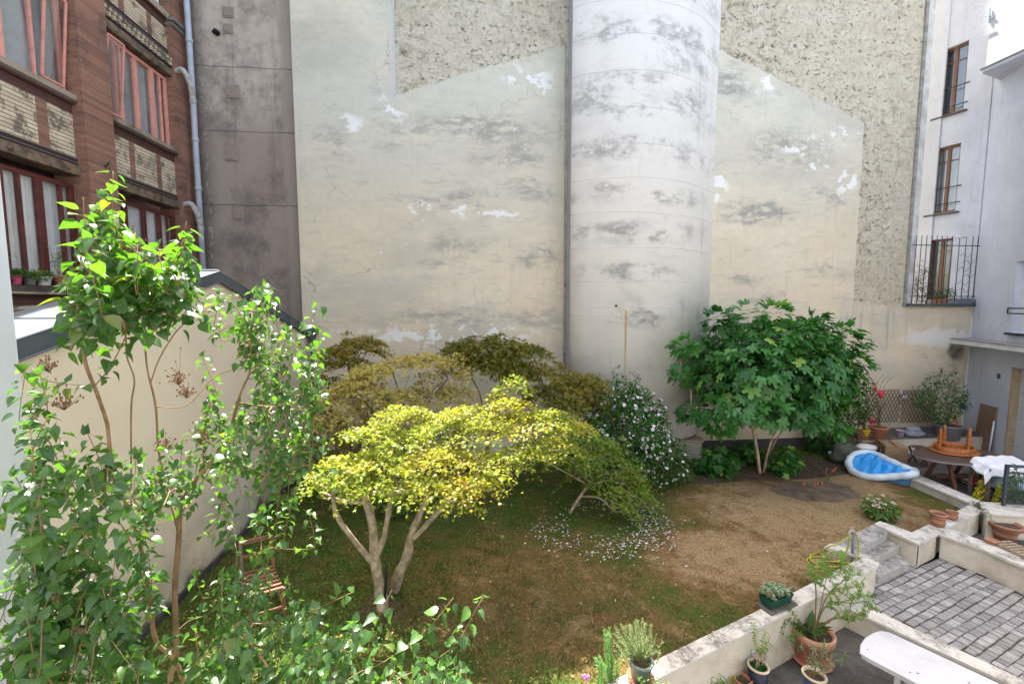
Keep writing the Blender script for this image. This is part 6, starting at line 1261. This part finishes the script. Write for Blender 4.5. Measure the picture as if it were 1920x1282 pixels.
# --- paddling pool
ring = [(1590, 869, .20), (1600, 884, .09), (1632, 894, .08), (1672, 893, .17), (1705, 890, .29), (1716, 884, .33), (1695, 876, .36), (1664, 862, .40), (1637, 850, .42), (1612, 849, .40), (1596, 857, .32)]
RP = [onz(x, y, z) for x, y, z in ring]; RP2 = smooth_path(RP+[RP[0]], 8)[:-1]
pc_ = sum(RP2, Vector((0, 0, 0)))/len(RP2); t = thing('paddling_pool', (pc_.x, pc_.y, 0), 'half deflated paddling pool with white rim and bright blue liner slumped over the low wall', 'paddling pool')
n = len(RP2); vs = []; fs = []; NR = 12
for i in range(n):
    T_ = (RP2[(i+1) % n]-RP2[i-1]).normalized(); u_ = T_.cross(UP).normalized(); v_ = u_.cross(T_); rr_ = .085*(1+.06*math.sin(i*1.1))
    for k in range(NR): a = 6.283*k/NR; vs.append(RP2[i]+u_*math.cos(a)*rr_+v_*math.sin(a)*rr_)
for i in range(n):
    for k in range(NR): j = (i+1) % n; fs.append((i*NR+k, i*NR+(k+1) % NR, j*NR+(k+1) % NR, j*NR+k))
m = MB(); m.add(vs, fs); m.build('inflated_rim', colr('white_vinyl', (.62, .72, .80), .25), t, True)
vs = []; fs = []; NQ = 22
for q_ in range(NQ+1):
    f_ = 1-q_/NQ
    for i in range(n):
        p = pc_.lerp(RP2[i], f_); wv = math.sin(p.x*17+p.y*9)*.03+math.sin(p.y*31-p.x*14+2)*.022+math.sin((p.x+p.y)*47)*.010+abs(math.sin(p.x*8-p.y*13))*.07; e = 1-f_**3
        vs.append(Vector((p.x, p.y, max(p.z+.02+wv*e*(1.0)-.02*(1-abs(2*f_-1)), .02))))
for q_ in range(NQ):
    for i in range(n): j = (i+1) % n; fs.append((q_*n+i, q_*n+j, (q_+1)*n+j, (q_+1)*n+i))
m = MB(); m.add(vs, fs); m.build('liner', colr('bright_blue_vinyl', (.035, .33, .80), .35, .15), t, True)
m = MB(); lo = [Vector((pc_.x+(p.x-pc_.x)*.93, pc_.y+(p.y-pc_.y)*.93, max(.01, .0))) for p in RP2]; m.add([p+UP*.0 for p in RP2]+lo, [(i, (i+1) % n, n+(i+1) % n, n+i) for i in range(n)]); m.build('pool_wall', colr('mid_blue_vinyl', (.08, .2, .42), .4), t, True)
# --- clay pots at the corner
p = onz(1758, 985, TOPZ+.003); pot('plant_pot', p, .25, .118, .095, 'empty weathered clay pot on the wide low wall, larger of the two', clayold, .018, .035, ribs=2)
p = onz(1784, 973, TOPZ+.003); t = thing('plant_pot', p, 'small bulbous empty clay pot just behind the larger one on the low wall', 'plant pot'); m = MB(); m.lathe([(a_*.5, b_*.62) for a_, b_ in [(.12, 0), (.17, .05), (.19, .12), (.16, .19), (.15, .21), (.20, .235), (.20, .255), (.155, .25), (.13, .2), (.14, .06), (.001, .04)]], p, 28, cap=False); m.build('pot_body', clayold, t, True)
p = onz(1883, 1012, -.3); pot('plant_pot', p, .34, .215, .135, 'very large wide clay pot of dry soil on the landing below the railing', clayold, .035, .07, ribs=2, n=40)
p = onz(1861, 1019, TOPZ-.002); t = thing('clay_saucer', p, 'empty clay bowl standing on the patio wall below the very large clay pot', 'bowl'); m = MB(); m.lathe([(a_*.5, b_*.6) for a_, b_ in [(.13, 0), (.20, .09), (.215, .11), (.20, .112), (.19, .10), (.12, .02), (.001, .02)]], p, 30, cap=False); m.build('bowl', clayold, t, True)
p = onz(1903, 1033, TOPZ-.002); t = thing('slatted_tray', p, 'small wooden slatted tray beside the clay bowl at the right edge', 'tray'); d1 = (onz(1925, 1042, .15)-onz(1885, 1024, .15)).normalized(); d2 = Vector((-d1.y, d1.x, 0)); lt = plain('pale_slat', (.36, .28, .19), (.25, .18, .12), 9)
for k in range(9): m = MB(); b_ = p+d1*(k*.075-.2)+UP*.05; m.beam(b_-d2*.14, b_+d2*.20, .04, .015); m.build('slat', lt, t)
for s in (-.12, .18): m = MB(); m.beam(p-d1*.23+d2*s+UP*.022, p+d1*.45+d2*s+UP*.022, .03, .04); m.build('side_rail', lt, t)
c = onz(1848, 960, .197); t = thing('wall_weed', c, 'thin weed hanging over the wall corner above the very large clay pot', 'plant'); stemplant(t, c, [[c+Vector((-.15, .05, .03)), c+Vector((0, -.02, .06)), c+Vector((.06, -.1, -.2))], [c, c+Vector((-.1, .05, .1)), c+Vector((-.25, .1, .18))]], M['l_mid'], .05, None, .005, .05)
# --- stand pipe and yellow hose
p = onz(1597, 1052, 0); t = thing('standpipe', p, 'grey standpipe with a brass tap at the end of the stone steps', 'standpipe'); m = MB(); m.tube([p, p+UP*.50], .022, 10); m.build('pipe', colr('grey_post', (.17, .19, .22)), t, True); m = MB(); b_ = p+UP*.5; m.tube(smooth_path([b_, b_+Vector((-.03, -.01, .05)), b_+Vector((-.09, -.02, .04)), b_+Vector((-.11, -.02, -.02))], 5), .018, 10); m.tube([b_+Vector((-.05, 0, .05)), b_+Vector((-.05, 0, .09))], .008, 6); m.beam(b_+Vector((-.09, 0, .09)), b_+Vector((-.01, 0, .09)), .014, .014); m.build('tap', colr('brass_tap', (.38, .37, .33), .3), t, True)
g = G('yellow_green_hose'); s_ = g.math('SINE', g.math('MULTIPLY', g.math('ADD', g.math('ADD', g.sep()[0], g.sep()[1]), g.math('MULTIPLY', g.sep()[2], 1.5)), 160)); hm = g.done(g.mix(g.rng(s_, -.3, .3), (.60, .56, .03), (.10, .16, .03)), .45)
tp = b_+Vector((-.11, -.02, -.04)); t = thing('garden_hose', p, 'yellow and green hose looped from the tap down onto the dry grass', 'hose'); m = MB()
for L in ([tp, tp+Vector((-.18, .05, -.18)), onz(1560, 1022, .30), onz(1533, 1035, .10), onz(1519, 1042, .03), onz(1525, 1055, .02), onz(1545, 1052, .02), onz(1590, 1054, .02)],
          [tp+Vector((.12, 0, .06)), tp+Vector((.17, -.02, -.12)), tp+Vector((.12, -.06, -.36)), onz(1585, 1060, .03), onz(1560, 1062, .02), onz(1525, 1062, .02), onz(1513, 1048, .02), onz(1530, 1043, .02), onz(1556, 1046, .02)],
          [tp+Vector((.02, 0, .03)), tp+Vector((0, .0, -.2)), tp+Vector((-.06, .02, -.40)), onz(1572, 1052, .02), onz(1600, 1056, .02)]):
    m.tube(smooth_path(L, 8), .0115, 8)
m.build('hose', hm, t, True)
h_ = onz(1634, 1075, 0); 
# --- low terrace pots
ZB_ = -.6
def rimpos(x, y, h): q = onz(x, y, ZB_+h); return Vector((q.x, q.y, ZB_))
p = rimpos(1525, 1180, .44); t = pot('plant_pot', p, .44, .235, .17, 'large smooth pink terracotta pot with saucer holding a leafy shrub beside the low wall', clayp, .022, .12, saucer=clayp, n=40)
e = lambda x, y, Y: ony(x, y, Y)
Y0 = p.y; Lp = [[p+Vector((.02, .02, .40)), e(1540, 1130, Y0), e(1548, 1090, Y0+.1), e(1560, 1040, Y0+.15)], [p+Vector((.04, 0, .40)), e(1545, 1140, Y0-.05), e(1570, 1130, Y0-.05), e(1610, 1120, Y0-.1)], [p+Vector((.05, 0, .40)), e(1560, 1160, Y0-.1), e(1600, 1155, Y0-.15), e(1640, 1140, Y0-.15)],
     [p+Vector((0, 0, .40)), e(1530, 1110, Y0+.1), e(1525, 1070, Y0+.15), e(1530, 1035, Y0+.2)], [p+Vector((0.02, 0.02, .40)), e(1550, 1120, Y0), e(1590, 1080, Y0), e(1610, 1060, Y0)]]
br = Branches(); a0 = p+Vector((.03, .01, .38)); br.limb([a0, a0+UP*.08+Vector((.01, 0, 0)), e(1543, 1140, Y0)], k=4)
for L in Lp: br.limb(L[1:], attach=1, k=5)
T = []
for (x, y, rx, ry, n_) in ((1560, 1058, 34, 24, 70), (1590, 1088, 34, 26, 62), (1535, 1075, 25, 25, 42), (1618, 1130, 26, 28, 70), (1575, 1125, 30, 22, 34), (1600, 1155, 30, 12, 34), (1652, 1142, 12, 5, 4)):
    for k in range(n_): a = random.random()*6.28; q_ = math.sqrt(random.random()); T.append(e(x+rx*q_*math.cos(a), y+ry*q_*math.sin(a), Y0+random.uniform(-.22, .22)))
chs = br.grow(T, a0, wig=.08, k=4); lv = Leaves(OVAL)
for ch in chs: along(lv, [br.P[j] for j in ch], .015, .015, .033, .3, .8, petiole=.003)
br.mesh(tip_r=.0016, p=2.1, n=5, rmax=.016).build('shrub_stem', M['twig'], t, True); lv.build('shrub_leaves', M['l_bright'], t)
lv = Leaves(leaf_oval(.14, .3, .25)); 
for k in range(26): a = random.random()*6.28; lv.add(p+Vector((-.08+math.cos(a)*.07, .02+math.sin(a)*.06, .40)), Vector((math.cos(a)*.8, math.sin(a)*.8, random.uniform(.5, 1.8))), UP*.3-Vector((math.cos(a), math.sin(a), 0)), random.uniform(.18, .30))
lv.build('broad_leaves', leafmat('broad_leaf', (.05, .12, .03), (.08, .16, .05), (.2, .15, .06), .35, .25, (1.3, 1.5, .5), .5, (.2, .28, .1), .15), t)
p2 = p; L = [[p2+Vector((-.15, -.03, .42)), e(1475, 1160, Y0), e(1465, 1185, Y0-.05)], [p2+Vector((-.15, -.03, .42)), e(1480, 1140, Y0), e(1462, 1150, Y0)], [p2+Vector((-.15, -.05, .42)), e(1485, 1190, Y0-.15), e(1500, 1225, Y0-.2)], [p2+Vector((-.15, -.05, .42)), e(1478, 1195, Y0-.15), e(1485, 1205, Y0-.2)]]
stemplant(t, p2, L, M['l_mid'], .05, M['twig'], .005, .035, name='trailing_leaves', start=.02)
p = rimpos(1422, 1246, .38); t = pot('plant_pot', p, .38, .118, .088, 'dark navy glazed pot with cream rim and thin pruned stems beside the low wall', bluegl, .008, .028, rimmat=rimgl)
tops_ = [e(1412, 1166, p.y), e(1436, 1180, p.y), e(1432, 1200, p.y+.05), e(1444, 1190, p.y), e(1438, 1215, p.y), e(1450, 1205, p.y-.05), e(1425, 1210, p.y)]
stemplant(t, p, [[p+Vector((random.uniform(-.07, .09), random.uniform(-.05, .05), .34)), p.lerp(q_, .5)+Vector((0, 0, .2)), q_] for q_ in tops_], M['l_bright'], .042, plain('pale_cane', (.42, .3, .18), (.34, .22, .13), 8), .006, .022, start=.22)
lv = Leaves(NEEDLE)
for k in range(500): a = random.random()*6.28; q_ = random.random()**.5*.10; lv.add(p+Vector((math.cos(a)*q_, math.sin(a)*q_, .34)), Vector((random.gauss(0, .5), random.gauss(0, .5), 1)), rv(), random.uniform(.02, .06))
lv.build('moss', M['l_dark'], t); m = MB()
for z in (.46, .52): m.tube([p+Vector((math.cos(a)*.09-.01, math.sin(a)*.09, z)) for a in np.linspace(0, 6.283, 20)], .0025, 4)
for a in (0, 2, 4): m.tube([p+Vector((math.cos(a)*.09-.01, math.sin(a)*.09, .33)), p+Vector((math.cos(a)*.09-.01, math.sin(a)*.09, .53))], .0025, 4)
m.build('wire_ring', colr('green_wire', (.08, .12, .09)), t)
p = rimpos(1527, 1262, .32); t = pot('plant_pot', p, .32, .125, .095, 'slate blue glazed pot with cream rim and small grey leaved shrub, nearest the white table', colr('slate_blue_glaze', (.045, .07, .14), .3), .01, .028, rimmat=rimgl)
br = Branches(); a0 = p+Vector((0, 0, .28)); br.limb([a0, a0+UP*.07, a0+UP*.14+Vector((.02, 0, 0))], k=3); T = [e(x+random.uniform(-14, 14), y+random.uniform(-10, 10), p.y+random.uniform(-.12, .15)) for x, y in ((1535, 1222), (1560, 1215), (1548, 1240), (1530, 1240), (1575, 1235), (1515, 1215), (1582, 1225), (1555, 1255), (1540, 1210)) for _ in range(5)]
chs = br.grow(T, a0, wig=.1, k=4); lv = Leaves(leaf_oval(.2)); [along(lv, [br.P[j] for j in ch], .03, .025, .045, .2, .8, petiole=.003) for ch in chs]; br.mesh(tip_r=.002, p=2.1, n=5, rmax=.012).build('stem', M['twig'], t, True); lv.build('leaves', leafmat('sage_leaf', (.10, .16, .08), (.16, .22, .12), None, .5, .2, (1.2, 1.4, .7)), t)
def sqpot(x, y, s, h, rot, label, top_=True):
    p = rimpos(x, y, h); t = thing('plant_pot', p, label, 'plant pot'); m = MB(); Mx = Matrix.Translation(p) @ Matrix.Rotation(rot, 4, 'Z'); so2 = s*.8
    v0 = [(-so2, -so2, 0), (so2, -so2, 0), (so2, so2, 0), (-so2, so2, 0), (-s, -s, h), (s, -s, h), (s, s, h), (-s, s, h)]; i_ = s*.86; v0 += [(-i_, -i_, h), (i_, -i_, h), (i_, i_, h), (-i_, i_, h), (-i_*.9, -i_*.9, h-.04), (i_*.9, -i_*.9, h-.04), (i_*.9, i_*.9, h-.04), (-i_*.9, i_*.9, h-.04)]
    fs_ = [(3, 2, 1, 0)]+[(k, (k+1) % 4, (k+1) % 4+4, k+4) for k in range(4)]+[(k+4, (k+1) % 4+4, (k+1) % 4+8, k+8) for k in range(4)]+[(k+8, (k+1) % 4+8, (k+1) % 4+12, k+12) for k in range(4)]
    m.add([Mx @ Vector(v_) for v_ in v0], fs_); m.build('pot_body', clay, t, bevel=.006); m = MB(); m.add([Mx @ Vector(v_)-UP*.001 for v_ in v0[12:]], [(0, 1, 2, 3)]); m.build('soil', M['soil'], t); return t, p
sqpot(1392, 1270, .10, .22, .5, 'square orange clay pot of dry soil next to the navy glazed pot')
t, p = sqpot(1335, 1262, .15, .12, .6, 'flat brown clay tray among bright leaves at the foot of the low wall')
c = rimpos(1335, 1290, .2); t = thing('leafy_plant', c, 'bright green leafy plant at the bottom edge before the low wall', 'plant'); stemplant(t, c, [[c, c+UP*.15, e(1290+k*11, 1272+random.uniform(-8, 8), c.y+random.uniform(-.05, .15))] for k in range(10)], M['l_bright'], .055, None, .004, .03, start=.1)
c = onz(1215, 1292, TOPZ); t = thing('leafy_plant', c, 'light green leaves poking up in front of the grey green pot at the bottom edge', 'plant'); stemplant(t, c, [[c+Vector((.1, -.12, -.4)), c+Vector((.1, -.12, -.1)), e(1195+k*11, 1268+random.uniform(-6, 8), c.y-.05)] for k in range(6)], M['l_bright'], .045, None, .004, .03, start=.2)
# lavender pot on the wall
p = onz(1201, 1272, TOPZ); t = pot('plant_pot', p, .23, .125, .10, 'grey green plastic pot with a bushy rosemary on the near end of the low wall', colr('grey_green_plastic', (.16, .22, .20), .4), .012, .03, saucer=clay)
def needleplant(t, base, tips_, lm, ls, r=.004, nm='needles'):
    m = MB(); lv = Leaves(NEEDLE)
    for q_ in tips_: P = smooth_path([base+Vector((random.uniform(-.04, .04), random.uniform(-.04, .04), 0)), base.lerp(q_, .5)+Vector((0, 0, -.02))+rv()*.02, q_], 5); m.tube(P, [r*(1-.7*i/(len(P)-1)) for i in range(len(P))], 5); along(lv, P, .06, .008, ls, -.5, .2, petiole=0, spread=.7)
    m.build('stem', M['twig'], t, True); lv.build(nm, lm, t)
needleplant(t, p+UP*.2, [e(x+random.uniform(-9, 9), y+random.uniform(-8, 22), p.y+random.uniform(-.14, .2)) for x, y in ((1158, 1180), (1170, 1170), (1185, 1172), (1200, 1168), (1215, 1175), (1228, 1190), (1225, 1210), (1175, 1200), (1195, 1195), (1210, 1200), (1160, 1205), (1235, 1205)) for _ in range(5)], leafmat('rosemary_leaf', (.12, .19, .07), (.20, .27, .10), None, .5, .2, (1.3, 1.5, .7)), .032)
c = onz(1148, 1290, TOPZ-.1); t = thing('conifer_plant', c, 'feathery light green upright plant left of the rosemary pot', 'plant'); needleplant(t, c, [e(1138+random.uniform(-6, 8), 1175+k*4, c.y+random.uniform(-.05, .05)) for k in range(8)]+[e(1120+random.uniform(-8, 45), 1240+random.uniform(-15, 15), c.y+random.uniform(-.1, .1)) for k in range(16)], leafmat('feathery_leaf', (.09, .24, .06), (.15, .32, .08), None, .5, .25, (1.3, 1.5, .7)), .034)
c = onz(1121, 1300, TOPZ-.1); t = thing('cactus', c, 'ribbed green cactus column at the bottom edge left of the feathery plant', 'cactus'); m = MB(); tp_ = e(1126, 1240, c.y); H_ = tp_.z-c.z; ct = Vector((tp_.x, c.y, c.z)); vs = []; fs = []
for i in range(10):
    z = H_*i/9; rr_ = .019*(1-.15*(i/9)) if i < 9 else .006
    for k in range(16): a = 6.283*k/16; r_ = rr_*(1.15 if k % 2 == 0 else .8); vs.append(ct+Vector((math.cos(a)*r_, math.sin(a)*r_, z)))
for i in range(9):
    for k in range(16): fs.append((i*16+k, i*16+(k+1) % 16, (i+1)*16+(k+1) % 16, (i+1)*16+k))
m.add(vs, fs); m.build('cactus_body', colr('cactus_green', (.10, .30, .05), .5), t, True)
m = MB()
for k in range(10): m.blob(e(1097+random.uniform(-5, 8), 1268+random.uniform(-4, 8), c.y), (.015, .015, .012), 6, 4, .2, k)
o = m.build('pink_flowers', colr('magenta_petal', (.5, .15, .45)), t)
# --- green trough of succulents
a, b = onz(1424, 1143, TOPZ), onz(1478, 1122, TOPZ); d1 = (b-a).normalized(); d2 = Vector((-d1.y, d1.x, 0)); c = (a+b)/2; t = thing('succulent_trough', c, 'small dark green trough crowded with pale rosette succulents on the low wall', 'planter'); Ls, Ws = .22, .10
Mx = Matrix((d1, d2, UP)).transposed().to_4x4(); Mx.translation = c+d2*-.02
m = MB(); m.box(-.25, .27, -.13, .12, .001, .03, Mx); tb = m.build('wooden_board', plain('grey_board', (.14, .12, .10), (.09, .08, .07), 8, .85), t, bevel=.005)
m = MB(); v0 = [(-Ls*.88, -Ws*.75, .031), (Ls*.88, -Ws*.75, .031), (Ls*.88, Ws*.75, .031), (-Ls*.88, Ws*.75, .031), (-Ls, -Ws, .16), (Ls, -Ws, .16), (Ls, Ws, .16), (-Ls, Ws, .16), (-Ls*1.05, -Ws*1.1, .165), (Ls*1.05, -Ws*1.1, .165), (Ls*1.05, Ws*1.1, .165), (-Ls*1.05, Ws*1.1, .165), (-Ls*.93, -Ws*.88, .166), (Ls*.93, -Ws*.88, .166), (Ls*.93, Ws*.88, .166), (-Ls*.93, Ws*.88, .166), (-Ls*.9, -Ws*.85, .14), (Ls*.9, -Ws*.85, .14), (Ls*.9, Ws*.85, .14), (-Ls*.9, Ws*.85, .14)]
fs_ = [(3, 2, 1, 0), (16, 17, 18, 19)]
for b_ in (0, 4, 8, 12): fs_ += [(k+b_, (k+1) % 4+b_, (k+1) % 4+b_+4, k+b_+4) for k in range(4)]
m.add([Mx @ Vector(v_) for v_ in v0], fs_); m.build('trough', colr('dark_green_plastic', (.01, .07, .05), .35), t, bevel=.004)
lv = Leaves(leaf_oval(.26, .3, -.2))
for k in range(62):
    q_ = Mx @ Vector((random.uniform(-Ls, Ls)*1.05, random.uniform(-Ws, Ws)*1.1, .17+random.uniform(-.01, .09))); rs = random.uniform(.035, .06); rn = random.random()
    for j in range(22): a = j*2.4; el_ = j/22; lv.add(q_, Vector((math.cos(a)*(1-el_*.8), math.sin(a)*(1-el_*.8), .15+el_)), UP-Vector((math.cos(a), math.sin(a), 0))*.6, rs*(1-.35*el_), rn)
lv.build('rosettes', leafmat('succulent_leaf', (.30, .42, .27), (.42, .50, .34), (.35, .30, .2), .5, .1, (1, 1.1, .8)), t)
lv = Leaves(OVAL)
for k in range(420):
    x, y = random.uniform(3.4, 10), random.uniform(3.2, 7.2)
    z = -.297 if inside(x, y, pp) else -.615
    if inside(x, y, lawn_poly) or inside(x, y, [(p_.x, p_.y) for p_ in LOW]) or inside(x, y, [(p_.x, p_.y) for p_ in CURB]): continue
    if z < -.5 and random.random() < .2: z = -.60
    lv.add((x, y, z+random.uniform(.004, .015)), Vector((random.uniform(-1, 1), random.uniform(-1, 1), .1)), UP+rv()*.3, random.uniform(.015, .04), random.random())
tag(lv.build('leaf_litter', leafmat('dry_litter', (.16, .10, .06), (.30, .22, .12), (.45, .04, .06), .8, .1, (1, 1, 1), .2, None, .1)), kind='stuff')
# --- white plastic table
TP = [(1612, 1222), (1613, 1207), (1622, 1194), (1637, 1185), (1652, 1181), (1668, 1184)]; q = [onz(x, y, .15) for x, y in TP]; far = onz(1895, 1290, .15); dirt_ = (far-q[-1]).normalized(); near0 = onz(1624, 1230, .15); near1 = onz(1720, 1286, .15)
poly = [near0]+q+[q[-1]+dirt_*2.2]; w_ = near0-q[-1]; wp_ = w_-dirt_*w_.dot(dirt_); poly += [poly[-1]+wp_, ]
t = thing('plastic_table', (sum(poly, Vector((0, 0, 0)))/len(poly))-UP*.75, 'worn white plastic garden table with rounded corners at the bottom right', 'table'); wpl = plain('worn_white_plastic', (.52, .525, .55), (.42, .42, .44), 2.2, .42, .1, 30, 0, .5, .45, .75)
m = MB(); m.prism([(p_.x, p_.y) for p_ in poly], .118, .15); m.build('tabletop', wpl, t, bevel=.010)
inn = [p_+(sum(poly, Vector((0, 0, 0)))/len(poly)-p_)*.03 for p_ in poly]; m = MB(); m.prism([(p_.x, p_.y) for p_ in inn], .085, .1175); m.build('apron', wpl, t)
wp_n = wp_.normalized(); ww = wp_.length
for s, k_ in ((.14, .22), (.86, .22), (.14, 1.9), (.86, 1.9)):
    b_ = q[-1]+dirt_*k_+wp_*s; m = MB(); m.beam(Vector((b_.x, b_.y, -.6)), Vector((b_.x, b_.y, .085)), .075, .05, dirt_); m.build('leg', wpl, t, bevel=.01)
m = MB()
for x, y in ((1627, 1217), (1706, 1260), (1721, 1261), (1817, 1279)): b_ = onz(x, y, .152); m.blob(b_, (.012, .008, .003), 7, 4, .3, x)
tag(m.build('fallen_bits', plain('dry_petal', (.10, .03, .03))), kind='stuff')
# --- old wooden chair frame on the lawn at the left
fr_ = thing('wooden_chair', onz(490, 1140), 'old reddish brown wooden garden chair standing by the outbuilding wall behind the lilac', 'chair'); wc = plain('old_red_wood', (.20, .085, .05), (.12, .06, .04), 9, .8)
b1_, b2_ = onz(458, 1128), onz(516, 1112); f1, f2 = onz(472, 1175), onz(534, 1155); Hs = .42; bk = ((b1_+b2_)/2-(f1+f2)/2).normalized()*.12
m = MB(); m.beam(b1_, b1_+UP*.88+bk, .045, .045); m.build('leg', plain('grey_wood', (.16, .12, .09), (.1, .08, .06), 9), fr_, bevel=.005)
m = MB(); m.beam(b2_, b2_+UP*.86+bk, .045, .045); m.build('leg', wc, fr_, bevel=.005)
for f_ in (f1, f2): m = MB(); m.beam(f_, f_+UP*Hs, .045, .045); m.build('leg', wc, fr_, bevel=.005)
for z_, w_ in ((.84, .06), (.62, .04)): m = MB(); m.beam(b1_+UP*z_+bk*.9, b2_+UP*z_+bk*.9, .03, w_); m.build('back_rail', wc, fr_, bevel=.004)
for k in range(7): q_ = k/6; m = MB(); m.beam(b1_.lerp(f1, q_)+UP*(Hs+.01), b2_.lerp(f2, q_)+UP*(Hs+.01), .045, .018); m.build('seat_slat', wc, fr_, bevel=.003)
for a_, b_ in ((b1_, f1), (b2_, f2), (f1, f2)): m = MB(); m.beam(a_+UP*.15, b_+UP*.15, .03, .03); m.build('stretcher', wc, fr_)
# --- pots on the brick sill, left
zs_ = 4.605
for i, (y, h, rt, mt, lab, kind) in enumerate(((7.76, .16, .07, colr('pink_plastic', (.62, .10, .22)), 'pink pot, leftmost on the brick window sill', 0), (7.98, .15, .08, colr('grey_pot', (.2, .2, .22)), 'grey pot with low leaves between the pink and white pots on the sill', 0),
        (8.22, .15, .10, M['white'], 'oval white pot with trailing leaves on the brick window sill', 0), (8.50, .19, .085, clay, 'clay pot with tall thin green canes on the brick window sill', 1), (8.86, .14, .09, clayold, 'low reddish clay pot at the right end of the same brick window sill', 2), (7.56, .15, .07, clay, 'clay pot with feathery plant half hidden by the white pier on the sill', 1))):
    p = Vector((-7.20, y, zs_)); t = pot('plant_pot', p, h, rt, rt*.8, lab, mt, .006, .025, n=20); o_ = p+UP*(h-.03)
    if kind == 0: stemplant(t, p, [[o_, o_+Vector((random.uniform(-.05, .1), random.uniform(-.12, .12), .08)), o_+Vector((random.uniform(0, .16), random.uniform(-.17, .17), random.uniform(-.03, .13)))] for _ in range(12)], M['l_mid'] if i else M['l_dark'], .055, None, .003, .025, start=.02)
    elif kind == 1: stemplant(t, p, [[o_, o_+Vector((random.uniform(-.04, .04), random.uniform(-.06, .06), .25)), o_+Vector((random.uniform(-.03, .1), random.uniform(-.16, .16), random.uniform(.3, .6)))] for _ in range(6)], M['l_bright'], .06, None, .004, .06, start=.2)
    else: stemplant(t, p, [[o_, o_+Vector((0, random.uniform(-.05, .05), .2)), o_+Vector((random.uniform(0, .1), random.uniform(-.1, .1), random.uniform(.3, .45)))] for _ in range(4)], M['l_mid'], .05, None, .004, .05)
# --- plants on the ledge
c = ony(1728, 562, 12.25); c.z = 4.30; t = bush('ledge_shrub', 'conical brownish green shrub behind the spiked bars on the high ledge', c, c+UP*.55, (.42, .22, .75), leafmat('brown_green_leaf', (.10, .10, .03), (.16, .14, .05), (.25, .14, .06), .6, .2, (1.2, 1.3, .6)), M['bark_dark'], .05, 900, tips=40, zmin=4.33)
c = ony(1768, 565, 12.2); c.z = 4.30; t = thing('ledge_trough', c, 'clay trough of low bushy plants behind the spiked bars', 'planter'); m = MB(); m.box(c.x-.25, c.x+.45, c.y-.08, c.y+.1, 4.302, 4.45); m.build('trough', clay, t, bevel=.006); bush('x', '', c+UP*.12, c+Vector((.05, 0, .28)), (.42, .14, .2), M['l_dark'], M['twig'], .05, 420, tips=24, zmin=4.4, parent=t)
# ================================================================ groups of look-alikes
GR = dict(garden_wall='low white garden walls', maple_tree='maples of the garden', plant_pot='flower pots', undershrub='shade plants under the trees', fig_sucker='fig suckers at the foot of the tree', rose_plant='roses in the bare bed',
          trellis='lattice trellises', ivy_bush='evergreen climbers by the wall', hibiscus_shrub='white flowering shrubs', leafy_plant='leafy plants at the bottom edge', rubble_heap='heaps by the white house')
for o in list(bpy.data.objects):
    if o.parent is None and 'label' in o and 'group' not in o:
        k = o.name.split('.')[0]
        if k in GR: o['group'] = GR[k]
